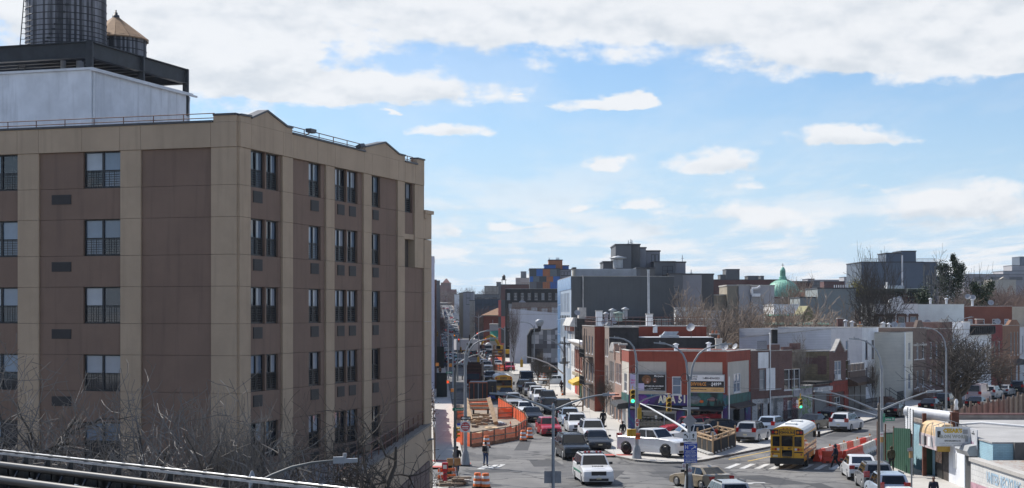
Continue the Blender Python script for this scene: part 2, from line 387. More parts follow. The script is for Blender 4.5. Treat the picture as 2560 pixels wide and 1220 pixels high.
for i in range(5):
 bx=10.3+.9*i;by=100.5+.55*i;bar(m,(bx,by+1),(bx+2.6,by+1.6),.4)
for i in range(4):
 bar(m,(-5.6,101.5+1.6*i),(-3.7,101.4+1.6*i),.6)
for i in range(5):
 bar(m,(-6.9,119.9+.0+i*9.4),(-6.9,119.9+i*9.4),.3)
for(px,py,w)in((1212,1168,.5),(1236,1166,.5),(1250,1165,.4)):
 g=G(px,py);bar(m,(g.x-.3,g.y-1.6),(g.x+.2,g.y+1.2),w)
kind(m.build('crosswalk_marking',PAINT),'structure')
m=MB()
for(a,b)in(((16.4,121),(23.5,133.3)),((17.6,119.5),(25,132))):bar(m,a,b,.13,.008)
kind(m.build('centre_line',YPAINT),'structure')
m=MB()
for y in range(125,270,12):bar(m,(XR(y)-3.4,y),(XR(y+5)-3.4,y+5),.12,.008)
for y in range(295,700,14):
 x=(XR(y)+XL(y))/2;bar(m,(x,y),((XR(y+8)+XL(y+8))/2,y+8),.2,gz(y)+.012)
kind(m.build('lane_marking',PAINT),'structure')
m=MB()
for pts in((-5.5,118.5,.9),(-3.9,116.2,.9),(-5.8,113.9,1.0),(8.2,123.5,1.2)):
 x,y,r=pts;m.box(x-r,x+r,y-.6,y+.6,.131,.142)
kind(m.build('tactile_paving',plain('red_tactile',(.45,.10,.08),.8,.2)),'structure')
m=MB();rp=random.Random(4)
for(x,y,w,l,a)in((2.5,118,2.2,5,.1),(-1.5,112,3.5,2.0,.3),(6.5,108,1.2,9,-.2),(12,111,5,1.3,.1),(17,106,2.5,6,.4),(1.0,135,1.1,12,-.05),(3.8,150,1.4,10,-.05),(22,128,1.2,8,-.4),(30,146,2.0,5,-.45),(6,99,4,1.2,.05),(40,165,1.2,7,-.5),(20,100,1.0,8,.1),(-2.5,104,1.4,5,.6)):
 p=[(x+(dx*w*cos(a)-dy*l*sin(a))/2+rp.uniform(-.15,.15),y+(dx*w*sin(a)+dy*l*cos(a))/2+rp.uniform(-.2,.2),.004)for dx,dy in((-1,-1),(1,-1),(1,1),(-1,1))];m.add(p,[(0,1,2,3)])
kind(m.build('asphalt_patch',plain('fresh_asphalt',(.045,.045,.048),.85,.2,3)),'structure')
m=MB()
for k in range(26):
 x,y=rp.uniform(-3,22),rp.uniform(97,125);a=rp.choice([.05,1.4,1.57,-.3])+rp.uniform(-.2,.2);pts=[(x,y)]
 for j in range(6):a+=rp.uniform(-.35,.35);x+=cos(a)*1.1;y+=sin(a)*1.1;pts.append((x,y))
 for(q,r)in zip(pts,pts[1:]):d=Vector((r[0]-q[0],r[1]-q[1],0)).normalized();nn=Vector((-d.y,d.x,0))*(.03+.05*abs(d.x));q=Vector((*q,.006));r=Vector((*r,.006));m.quad(q-nn,r-nn,r+nn,q+nn)
kind(m.build('sealed_crack',plain('crack_sealant',(.018,.018,.019),.6,.1)),'structure')
for(px,py,lab)in((1430,1196,'round iron manhole cover left of the patrol car'),(1330,1150,'round iron manhole cover in the open junction'),(1560,1195,'round iron manhole cover right of the patrol car'),(1850,1200,'round iron manhole cover before the crosswalk'),(1290,1180,'round iron manhole cover near the left crossing')):
 g_=G(px,py);m=MB();m.lathe([(.42,.005),(.42,.016),(.36,.018)],16);o_=m.build('manhole_cover',plain('cast_iron',(.05,.047,.045),.6,.2,6),None,(g_.x,g_.y,0));tag(o_,lab,'manhole cover')
 # brown and tan apartment block at left
TAN=plain('tan_stucco',(.46,.34,.235),.9,.07,.45,bump=.35,bscale=60,streak=.18)
BRN=plain('brown_stucco',(.228,.150,.110),.9,.07,.45,bump=.35,bscale=60,streak=.22)
JNT=plain('stucco_joint',(.10,.08,.065),.95,0)
COPE=plain('dark_coping_metal',(.06,.06,.065),.5,.1)
WFR=plain('black_window_frame',(.018,.019,.021),.45,.1)
GRL=plain('vent_grille_metal',(.035,.03,.03),.6,.1)
RUST=plain('rusty_rail_paint',(.16,.075,.05),.7,.25,5)
BLIND=glass('blind_behind_glass',(.20,.26,.34),.05,.75)
CURT=glass('curtain_behind_glass',(.38,.41,.46),.06,.7)
DARKG=glass('dark_window_glass',(.03,.037,.05),.04,.8)
WHITEW=plain('white_painted_render',(.68,.70,.74),.85,.12,.5,streak=.28,bump=.2,bscale=25)
ROOFM=plain('roof_membrane',(.22,.22,.22),.9,.25,.5)
SILV=plain('silver_roof_coating',(.62,.63,.65),.6,.18,.5)
TW=thing('apartment_building','brown and tan stucco apartment block with black windows at the left corner','building',(-12,70,0),0)
CX0=Vector((-12.0,70.0,0));RD=Vector((.305,.952,0));LD=Vector((-.952,.305,0))
def tw(u,t,z):return LD*u+RD*t+Vector((0,0,z))
ZT=[18.32-3.05*i for i in range(6)];ZS=[16.67-3.05*i for i in range(6)];ZPAR=19.42;ZB=4.6
def fbox(m,face,a,b,d0,d1,z0,z1,mi=0):
 """box on a face: a..b along it, d0..d1 outwards"""
 if face=='L':o=-RD;al=LD
 else:o=-LD;al=RD
 p=[al*a+o*d0,al*b+o*d0,al*b+o*d1,al*a+o*d1]
 m.prism([Vector((q.x,q.y,z0))for q in(p if face=='R' else p)],(0,0,z1-z0),mi)
m=MB()
m.prism([tw(0.3,.3,0),tw(30,.3,0),tw(30,23.6,0),tw(.3,23.6,0)],(0,0,19.0));m.build('core_wall',JNT,TW)
m=MB();m.prism([tw(.35,.35,19.01),tw(30,.35,19.01),tw(30,22.4,19.01),tw(.35,22.4,19.01)],(0,0,.12));m.build('roof',ROOFM,TW)
_pc={}
def panel(face,a,b,z0,z1,mat,proud=0.0,name='stucco_panel',gap=.007):
 m=MB();fbox(m,face,a+gap,b-gap,-.30,proud,z0+gap,z1-gap);m.build(name,mat,TW)
def lv(i):return ZT[i],ZS[i]
rows=[]
for i in range(5):rows.append((ZS[i],ZT[i]));rows.append((ZT[i+1],ZS[i]))
rows.append((0.05,ZS[4]-1.4))
_wm={}
def tower_window(face,a,b,z0,z1,style):
 key=(round(b-a,2),round(z1-z0,2),style);w=b-a;h=z1-z0
 if key not in _wm:
  f=MB();t=.06
  f.box(0,t,0,.10,0,h);f.box(w-t,w,0,.10,0,h);f.box(t,w-t,0,.10,0,t);f.box(t,w-t,0,.10,h-t,h)
  f.box(w/2-.05,w/2+.05,-.01,.09,t,h-t);f.box(t,w/2-.05,.01,.09,h*.48-.03,h*.48+.03);f.box(w/2+.05,w-t,.01,.09,h*.48-.03,h*.48+.03)
  g=MB();lo=t+.02;hi=h*.44
  for(x0,x1)in((t+.03,w/2-.07),(w/2+.07,w-t-.03)):
   n=7
   for k in range(n):z=lo+(hi-lo)*k/(n-1);g.box(x0,x1,-.03,-.015,z-.011,z+.011)
   for k in(range(1,3)if style=='bar' else range(0,6)):x=x0+(x1-x0)*(k/3 if style=='bar' else k/5);g.box(x-.01,x+.01,-.045,-.03,lo,hi+.06)
  p=MB();p.box(t,w/2-.05,.05,.06,h*.48+.03,h-t);q=MB();q.box(w/2+.05,w-t,.05,.06,h*.48+.03,h-t)
  r=MB();r.box(t,w/2-.05,.05,.06,t,h*.48-.03);s_=MB();s_.box(w/2+.05,w-t,.05,.06,t,h*.48-.03)
  _wm[key]=(f.mesh('window',WFR),g.mesh('window_guard',WFR),[x.mesh('pane',BLIND)for x in(p,q,r,s_)])
 F_,G_,Ps=_wm[key]
 if face=='L':loc=LD*b+RD*.12;rz=atan2(-LD.y,-LD.x)
 else:loc=RD*a+LD*.12;rz=atan2(RD.y,RD.x)
 wo=link('window',F_,TW,(loc.x,loc.y,z0),rz)
 link('window_guard',G_,wo)
 for k,pm in enumerate(Ps):
  po=link('pane',pm,wo)
  if k<2:mat=random.choice([BLIND,BLIND,CURT,CURT,DARKG]if z0>9 else[BLIND,CURT,DARKG])
  else:mat=random.choice([DARKG,DARKG,BLIND]if z0>11 else[DARKG])
  po.material_slots[0].link='OBJECT';po.material_slots[0].material=mat
def grille(face,a,b,z0,z1):
 m=MB();fbox(m,face,a,b,-.02,.03,z0,z1)
 for k in range(5):
  z=z0+(z1-z0)*(.15+.7*k/4);fbox(m,face,a+.05,b-.05,.03,.045,z-.018,z+.018)
 m.build('vent_grille',GRL,TW)
LB=[('T',0,1.257),('B',1.257,4.75),('T',4.75,5.8),('B',5.8,10.03,(5.85,7.75),(8.39,9.4)),('T',10.03,11.16),('B',11.16,15.4,(11.2,13.1),(13.75,14.75)),('T',15.4,16.5),('B',16.5,20)]
for bay in LB:
 a,b=bay[1],bay[2];tan=bay[0]=='T'
 for(z0,z1)in rows:
  if tan or len(bay)==3 or(round(z1,2)not in[round(z,2)for z in ZT[:5]])or z0<1:
   panel('L',a,b,z0,z1,TAN if tan else BRN,.10 if tan else 0)
  else:
   panel('L',bay[3][1],b,z0,z1,BRN)
   if bay[3][0]-a>.03:panel('L',a,bay[3][0],z0,z1,BRN)
   tower_window('L',bay[3][0],bay[3][1],z0,z1,'bar')
 if len(bay)==5:
  for i in range(5):grille('L',bay[4][0],bay[4][1],ZS[i]-.70,ZS[i]-.26)
for(a,b)in((0,1.257),(1.257,4.75),(4.75,5.8),(5.8,7.75),(7.75,10.03),(10.03,11.16),(11.16,15.4),(15.4,20)):panel('L',a,b,ZT[0],ZPAR,TAN,.14,'parapet_panel')
RB=[('T',0,1.05),('B',1.05,4.25,[(1.25,2.62),(2.78,4.0)],[(1.45,2.35)]),('T',4.25,5.36),('B',5.36,9.1,[(7.3,8.66)],[(7.5,8.4)]),('T',9.1,10.1),('B',10.1,13.79,[(10.4,11.75),(11.9,13.2)],[(10.65,11.5),(12.1,12.95)]),('T',13.79,14.86),('B',14.86,18.55,[(14.9,16.25)],[(15.2,16.0)]),('T',18.55,19.58)]
for bay in RB:
 a,b=bay[1],bay[2];tan=bay[0]=='T'
 for(z0,z1)in rows:
  iswin=round(z1,2)in[round(z,2)for z in ZT[:5]]and z0>1
  if tan or not iswin:panel('R',a,b,z0,z1,TAN if tan else BRN,.10 if tan else 0)
  else:
   x=a
   for(p,q)in bay[3]:
    if p-x>.05:panel('R',x,p,z0,z1,BRN)
    tower_window('R',p,q,z0,z1,'bar' if a>5 else 'grid');x=q
   if b-x>.05:panel('R',x,b,z0,z1,BRN)
 if len(bay)==5:
  for i in range(5):
   for(p,q)in bay[4]:grille('R',p,q,ZS[i]-.68,ZS[i]-.16)
panel('R',19.58,21.1,ZT[1]+.2,ZS[0],BRN);tower_window('R',19.6,20.95,ZS[0],ZT[0],'bar');panel('R',20.95,21.1,ZS[0],ZT[0],BRN)
panel('R',21.1,22.5,15.3,ZT[0],TAN,.10);panel('R',21.1,22.5,13.62,15.3,TAN,.10)
for(z0,z1)in rows[3:]:panel('R',19.58,22.6,z0,z1,BRN)
panel('R',19.58,21.1,ZT[1]-.1,ZT[1]+.2,TAN,.04)
for(z0,z1)in rows[2:]:panel('R',22.6,23.77,z0,z1,TAN,.10)
panel('R',22.5,23.77,15.3,16.75,TAN,.10)
for(a,b)in((0,1.05),(1.05,4.25),(4.25,5.36),(5.36,8.0),(8.0,10.1),(10.1,13.79),(13.79,14.86),(14.86,18.55),(18.55,19.58),(19.58,21.1),(21.1,22.5)):panel('R',a,b,ZT[0],ZPAR,TAN,.14,'parapet_panel')
def raised(face,pts,name='parapet_panel'):
 m=MB();o=-RD if face=='L' else-LD;al=LD if face=='L' else RD
 base=[al*a+Vector((0,0,z))for a,z in pts]
 m.prism([p-o*.28 for p in base],o*.42);m.build(name,TAN,TW)
 c=MB()
 for(a0,z0),(a1,z1)in zip(pts[1:-1],pts[2:-1]):
  p=al*a0+Vector((0,0,z0));q=al*a1+Vector((0,0,z1))
  c.prism([p-o*.32,q-o*.32,q+o*.20,p+o*.20],(0,0,.09))
 c.build('coping',COPE,TW)
raised('L',[(0,ZPAR),(0,19.70),(1.12,19.70),(1.12,ZPAR)])
raised('R',[(-.0,ZPAR),(-.0,19.68),(1.0,19.72),(1.0,ZPAR)])
raised('R',[(1.02,ZPAR),(1.02,19.66),(2.55,20.15),(4.6,19.68),(5.2,19.68),(5.2,ZPAR)])
raised('R',[(13.9,ZPAR),(13.9,19.66),(16.6,20.16),(18.6,19.72),(19.5,19.72),(19.5,ZPAR)])
raised('R',[(21.4,ZPAR),(21.4,19.75),(22.5,19.75),(22.5,ZPAR)])
c=MB();fbox(c,'L',1.14,19.4,-.30,.20,ZPAR,ZPAR+.09);c.build('coping',COPE,TW)
c=MB();fbox(c,'R',5.22,13.88,-.30,.20,ZPAR,ZPAR+.09);fbox(c,'R',19.52,21.38,-.30,.20,ZPAR,ZPAR+.09);c.build('coping',COPE,TW)
c=MB();fbox(c,'R',22.55,23.9,-.30,.20,16.75,16.95);fbox(c,'R',22.55,22.9,-.3,.18,16.45,16.75);c.build('parapet_panel',TAN,TW)
def rail(face,a,b,z,n):
 o=-RD if face=='L' else-LD;al=LD if face=='L' else RD;m=MB()
 for dz in(.16,.36):m.tube(al*a-o*.1+Vector((0,0,z+dz)),al*b-o*.1+Vector((0,0,z+dz)),.022)
 for k in range(n+1):p=al*(a+(b-a)*k/n)-o*.1;m.tube(p+Vector((0,0,z)),p+Vector((0,0,z+.37)),.022)
 m.build('roof_railing',RUST,TW)
rail('L',1.2,19.4,ZPAR+.06,12);rail('R',5.3,13.8,ZPAR+.06,5);rail('R',19.6,21.3,ZPAR+.06,2)
for(t,z,tilt)in((7.0,19.75,.0),(13.0,19.62,-.45)):
 m=MB();m.box(-.14,.14,-.32,.32,-.07,.10);m.box(-.10,.10,-.26,.26,-.09,-.07)
 m.xf(Matrix.Rotation(tilt,4,'Y')@Matrix.Rotation(atan2(-RD.x,RD.y),4,'Z'))
 p=RD*t+Vector((.25,-.1,0))
 f=thing('floodlight','black floodlight on the roof edge between the two gables' if t<10 else 'black floodlight tilted outward beside the far roof gable','floodlight',CX0+p+Vector((0,0,z)),0)
 m.build('lamp_head',COPE,f);a=MB();a.tube((0,0,-.05),(-.5,.05,-.30),.03);a.tube((-.5,.05,-.30),(-.5,.05,-.5),.03);a.build('bracket',COPE,f)
POD=thing('podium','single-storey tan podium with a roof terrace below the apartment block','building',(0,0,0))
pa=Vector((-6.35,60,0));pb=Vector((-4.78,93.4,0));pc=CX0+RD*.5+Vector((.25,0,0));pd=Vector((-11.6,60,0));pe=CX0+RD*23.9+LD*-.12
m=MB();m.prism([pd,pa,pb,pe,pc],(0,0,3.75));m.build('wall',TAN,POD)
m=MB();m.prism([p+Vector((0,0,3.76))for p in(pd+Vector((.2,0,0)),pa+Vector((-.2,0,0)),pb+Vector((-.2,-.3,0)),pe+Vector((.1,-.3,0)),pc+Vector((.1,0,0)))],(0,0,.05));m.build('terrace_floor',ROOFM,POD)
m=MB()
for k in range(6):
 a=pa.lerp(pb,k/6);b=pa.lerp(pb,(k+1)/6);m.prism([a+Vector((-.25,0,3.7)),b+Vector((-.25,0,3.7)),b+Vector((.06,0,3.7)),a+Vector((.06,0,3.7))],(0,0,.85))
m.build('parapet',TAN,POD)
m=MB();m.prism([pa+Vector((-.3,0,4.56)),pb+Vector((-.3,0,4.56)),pb+Vector((.12,0,4.56)),pa+Vector((.12,0,4.56))],(0,0,.12));m.build('coping',plain('pale_coping',(.20,.18,.16),.8),POD)
m=MB()
for k in range(15):
 p=pa.lerp(pb,k/14)+Vector((-.2,0,4.68));m.tube(p,p+Vector((0,0,.75)),.025)
for dz in(.35,.75):m.tube(pa+Vector((-.2,0,4.68+dz)),pb+Vector((-.2,0,4.68+dz)),.025)
m.build('terrace_railing',RUST,POD)
PURP=plain('dark_purple_metal',(.045,.018,.028),.5,.15)
m=MB()
for k in range(8):
 a=pa.lerp(pb,.30+.086*k);b=pa.lerp(pb,.30+.086*(k+1)-.006);m.prism([a+Vector((0,0,.0)),b,b+Vector((.09,0,0)),a+Vector((.09,0,0))],(0,0,2.55))
m.build('shutter',PURP,POD)
m=MB()
for k in range(2):
 a=pa.lerp(pb,.50+.18*k);m.box(a.x+.1,a.x+.16,a.y,a.y+.35,.3,2.3)
m.build('door',plain('pale_door',(.45,.48,.5),.4),POD)
PH=thing('penthouse','white rendered bulkhead with a grey door on the brown block roof','building',(-22.1,84,19.1))
def ph(u,t,z):return LD*u+RD*t+Vector((0,0,z))
m=MB();m.prism([ph(0,0,0),ph(16,0,0),ph(16,10.4,0),ph(0,10.4,0)],(0,0,4.72));m.build('wall',WHITEW,PH)
m=MB();m.prism([ph(-.14,-.14,4.725),ph(16,-.14,4.725),ph(16,10.6,4.725),ph(-.14,10.6,4.725)],(0,0,.12));m.prism([ph(-.2,-.2,4.66),ph(-.2,11.0,4.66),ph(-.08,11.0,4.66),ph(-.08,-.2,4.66)],(0,0,.10));m.build('roof_edge',SILV,PH)
m=MB()
for t in(.12,10.2):m.path([ph(-.12,t,4.6),ph(-.06,t+.05,4.2),ph(-.06,t+.05,0)],.045);
m.build('drainpipe',plain('white_pipe',(.7,.72,.75),.5),PH)
m=MB();m.prism([ph(2.42,-.05,0),ph(3.3,-.05,0),ph(3.3,.02,0),ph(2.42,.02,0)],(0,0,1.62));m.build('door_frame',plain('grey_frame',(.45,.46,.47),.6),PH)
m=MB();m.prism([ph(2.5,-.08,0),ph(3.22,-.08,0),ph(3.22,.0,0),ph(2.5,.0,0)],(0,0,1.53));m.build('door',plain('grey_door',(.25,.30,.36),.4),PH)
m=MB();p=ph(2.15,-.18,1.48);m.box(p.x-.18,p.x+.12,p.y-.1,p.y+.12,p.z-.12,p.z+.06);m.build('wall_lamp',COPE,PH)
m=MB();p=ph(-.35,7.6,-.1);m.tube(p,p+Vector((0,0,2.45)),.06);tag(m.build('vent_pipe',COPE,None,(-22.1,84,19.1)),'thin black vent pipe standing before the white bulkhead','pipe')
STL=plain('black_steel',(.022,.025,.030),.55,.3,1.5,streak=.3)
ZP0=24.46;ZP1=25.32
PF=thing('steel_platform','black steel beam platform carrying the wooden water tanks','platform',(-22.1,84,0))
def beam(m,a,b,z0,z1,w=.16,fl=.34):
 a=Vector(a);b=Vector(b);d=(b-a).normalized();n=Vector((-d.y,d.x,0))
 def sl(hw,za,zb):m.prism([Vector((*(a-n*hw).xy,za)),Vector((*(b-n*hw).xy,za)),Vector((*(b+n*hw).xy,za)),Vector((*(a+n*hw).xy,za))],(0,0,zb-za))
 sl(w/4,z0+.05,z1-.05);sl(fl/2,z0,z0+.05);sl(fl/2,z1-.05,z1)
for(a,b)in((ph(.1,.0,0),ph(15,.0,0)),(ph(.1,.2,0),ph(.1,10.2,0)),(ph(.3,10.2,0),ph(15,10.2,0))):
 m=MB();beam(m,a,b,ZP0,ZP1);m.build('beam',STL,PF)
for k in range(9):
 m=MB();beam(m,ph(.35,1.0+k,0),ph(15,1.0+k,0),ZP0+.35,ZP0+.75,.1,.2);m.build('joist',STL,PF)
for(u,t,z0)in((.1,.05,24.0),(.1,5.2,23.97),(.1,10.15,23.4),(8,6,23.97),(.1,0,24.1)):
 m=MB();p=ph(u,t,0);
 if u<1:m.box(p.x-.16,p.x+.16,p.y-.16,p.y+.16,23.97 if t<9 else 22.6,ZP1+.01)
 else:m.box(p.x-.2,p.x+.2,p.y-.2,p.y+.2,23.97,ZP0+.34)
 m.build('post',STL,PF)
m=MB();
for(u,t)in((2.6,3.0),(3.4,2.6)):m.tube(ph(u,t,23.9),ph(u,t,24.85),.22 if u<3 else.15,n=12)
m.build('pipe',plain('grey_pipe',(.4,.4,.4),.6),PF)
def stave_mat():
 m,nt,b=_new('weathered_staves');vec,sp,tc=wallvec(nt)
 a=mth(nt,'ARCTAN2',sp.outputs[1],sp.outputs[0]);k=mth(nt,'FLOOR',mth(nt,'MULTIPLY',a,15.3))
 wn=N(nt,'ShaderNodeTexWhiteNoise',noise_dimensions='1D',i={'W':k}).outputs[0]
 mp=N(nt,'ShaderNodeMapping',i={0:tc.outputs['Object'],'Scale':(3,3,.35)})
 n=N(nt,'ShaderNodeTexNoise',i={'Vector':mp.outputs[0],'Scale':1.6,'Detail':8,'Roughness':.7})
 f=mth(nt,'ADD',mth(nt,'MULTIPLY',wn,.45),mth(nt,'MULTIPLY',n.outputs[0],.75))
 c=mixc(nt,smooth(nt,f,.3,.9),(.05,.05,.055),(.30,.30,.32));nt.links.new(c,b.inputs['Base Color']);b.inputs['Roughness'].default_value=.9
 return m
STV=stave_mat();HOOP=plain('hoop_iron',(.03,.03,.033),.6,.1)
def tank(label,u,t,r,h,hoops,cone):
 p=ph(u,t,0)+Vector((-22.1,84,ZP1+.02));T=thing('water_tank',label,'water tank',p);n=int(2*pi*r/.13)
 m=MB();vs=[];fs=[]
 for j in range(n):
  a0=2*pi*j/n;a1=2*pi*(j+.9)/n;a2=2*pi*(j+.95)/n
  for(a,rr)in((a0,r),(a1,r),(a2,r-.025)):
   vs.append((rr*cos(a),rr*sin(a),0));vs.append((rr*.985*cos(a),rr*.985*sin(a),h))
 k=3*n
 for j in range(k):fs.append((2*j,2*((j+1)%k),2*((j+1)%k)+1,2*j+1))
 m.add(vs,fs);kind(m.build('staves',STV,T),'stuff')
 for z in hoops:
  rr=r*(1-.015*z/h)+.006;hm=MB();hm.path([(rr*cos(2*pi*j/40),rr*sin(2*pi*j/40),z)for j in range(41)],.024,4,cap=False)
  a=-1.9+.25*z;hm.box(rr*cos(a)-.10,rr*cos(a)+.1,rr*sin(a)-.05,rr*sin(a)+.05,z-.05,z+.05);hm.build('hoop',HOOP,T)
 m=MB();m.lathe([(r*.99,-.0),(r*.99,.04)],40);m.build('base',STL,T)
 if cone:
  RF=plain('rust_brown_roof',(.30,.19,.11),.8,.18,3)
  nn=14
  for j in range(nn):
   a0=2*pi*j/nn;a1=2*pi*(j+.97)/nn;q=MB();R2=r*1.09
   q.add([(R2*cos(a0),R2*sin(a0),h-.12),(R2*cos(a1),R2*sin(a1),h-.12),(.18*cos(a1),.18*sin(a1),h+cone),(.18*cos(a0),.18*sin(a0),h+cone)],[(0,1,2,3)])
   q.add([(R2*cos(a0),R2*sin(a0),h-.20),(R2*cos(a1),R2*sin(a1),h-.20),(R2*cos(a1),R2*sin(a1),h-.12),(R2*cos(a0),R2*sin(a0),h-.12)],[(0,1,2,3)])
   q.build('roof_sheet',RF,T)
  f=MB();f.lathe([(.24,h+cone-.08),(.2,h+cone+.12),(.11,h+cone+.14),(.11,h+cone+.27),(.05,h+cone+.28),(.05,h+cone+.42),(.001,h+cone+.42)],10);f.build('finial',COPE,T)
  f=MB();f.path([(-r*.3,-r*.85,h+.3),(-r*.35,-r*.6,h+cone*.9),(-r*.6,-r*.8,h+cone*.8),(-r*.8,-r*.75,h)],.03,5);f.build('rope',COPE,T)
 else:
  m=MB();m.lathe([(r*1.05,h),(.1,h+1.2)],40);m.build('roof',STV,T)
 return T
tank('large grey wooden water tank with iron hoops cut by the top edge',4.2,4.1,2.2,4.4,[.12,.3,.48,.68,.9,1.15,1.42,1.74,2.1,2.5,2.95,3.45,4.0],0)
tank('small wooden water tank with a rusty conical roof',3.76,8.5,1.76,1.75,[.2,.55,.95,1.4,1.66],1.2)
LA=thing('ladder','steel ladder leaning at the side of the large water tank','ladder',(-22.1,84,0))
a0=ph(6.55,3.2,24.0);a1=ph(6.35,3.8,30.2);m=MB();w=Vector((.19,0,0))
for s in(-1,1):m.tube(a0+w*s,a1+w*s,.03)
m.build('rails',STL,LA)
for k in range(20):
 p=a0.lerp(a1,(k+.5)/20);r_=MB();r_.tube(p-w,p+w,.018,n=5);r_.build('rung',STL,LA)
 # generic street building
WWHITE=plain('white_window_frame',(.62,.62,.62),.5,.1)
WGREY=plain('grey_window_frame',(.28,.28,.29),.5,.1)
WBRN=plain('brown_window_frame',(.10,.05,.035),.5,.15)
TAR=plain('black_tar',(.018,.018,.019),.75,.5,1.2,bump=.4,bscale=8)
COPING=plain('pale_stone_coping',(.42,.40,.37),.85,.2,2)
PALEG=glass('pale_blind_glass',(.30,.33,.36),.08,.6)
_winc={}
def window(parent,x,z,w,h,style,fr,tf):
 """style: dh double hung, pr pair of casements, tri triple, pl plain, op dark opening"""
 key=(round(w,2),round(h,2),style,fr.name)
 if key not in _winc:
  f=MB();t=min(.07,w*.12);p=MB()
  f.box(0,t,.0,.12,0,h);f.box(w-t,w,.0,.12,0,h);f.box(t,w-t,.0,.12,0,t);f.box(t,w-t,.0,.12,h-t,h)
  nv={'dh':1,'pl':1,'pr':2,'tri':3,'quad':4,'op':1}[style]
  for k in range(1,nv):f.box(w*k/nv-t*.6,w*k/nv+t*.6,.0,.11,t,h-t)
  if style in('dh','tri','quad','pr'):
   for k in range(nv):
    a=(w*k/nv+t*.6)if k else t;b=(w*(k+1)/nv-t*.6)if k<nv-1 else w-t
    f.box(a,b,.02,.10,h*.5-.03,h*.5+.03)
  f.box(-.06,w+.06,-.07,.05,-.10,-.002)
  p.box(t*.5,w-t*.5,.07,.09,t*.5,h-t*.5)
  _winc[key]=(f.mesh('window',fr),p.mesh('pane',DARKG))
 loc,rz=tf(x,z)
 wo=link('window',_winc[key][0],parent,loc,rz)
 po=link('pane',_winc[key][1],wo);po.material_slots[0].link='OBJECT'
 po.material_slots[0].material=random.choice([DARKG,DARKG,DARKG,BLIND,PALEG])if style!='op' else DARKG
 return wo
def face_grid(mb,Wd,z0,z1,holes,fn,mi,dep=.16):
 xs=sorted({0,Wd}|{min(max(v,0),Wd)for h in holes for v in(h[0],h[0]+h[2])});zs=sorted({z0,z1}|{min(max(v,z0),z1)for h in holes for v in(h[1],h[1]+h[3])})
 for a,b in zip(xs,xs[1:]):
  for c,d in zip(zs,zs[1:]):
   mx,mz=(a+b)/2,(c+d)/2
   if any(h[0]<mx<h[0]+h[2]and h[1]<mz<h[1]+h[3]for h in holes):continue
   mb.quad(fn(a,0,c),fn(b,0,c),fn(b,0,d),fn(a,0,d),mi)
 for h in holes:
  x0,y0,x1,y1=h[0],h[1],h[0]+h[2],h[1]+h[3]
  mb.quad(fn(x0,0,y0),fn(x0,dep,y0),fn(x0,dep,y1),fn(x0,0,y1),mi);mb.quad(fn(x1,0,y0),fn(x1,0,y1),fn(x1,dep,y1),fn(x1,dep,y0),mi)
  mb.quad(fn(x0,0,y0),fn(x1,0,y0),fn(x1,dep,y0),fn(x0,dep,y0),mi);mb.quad(fn(x0,0,y1),fn(x0,dep,y1),fn(x1,dep,y1),fn(x1,0,y1),mi)
def rows_of(Wd,n,w,z_list,h,style,x0=None,x1=None):
 x0=0 if x0 is None else x0;x1=Wd if x1 is None else x1;st=(x1-x0)/n
 return[(x0+st*(k+.5)-w/2,z,w,h,style)for z in z_list for k in range(n)]
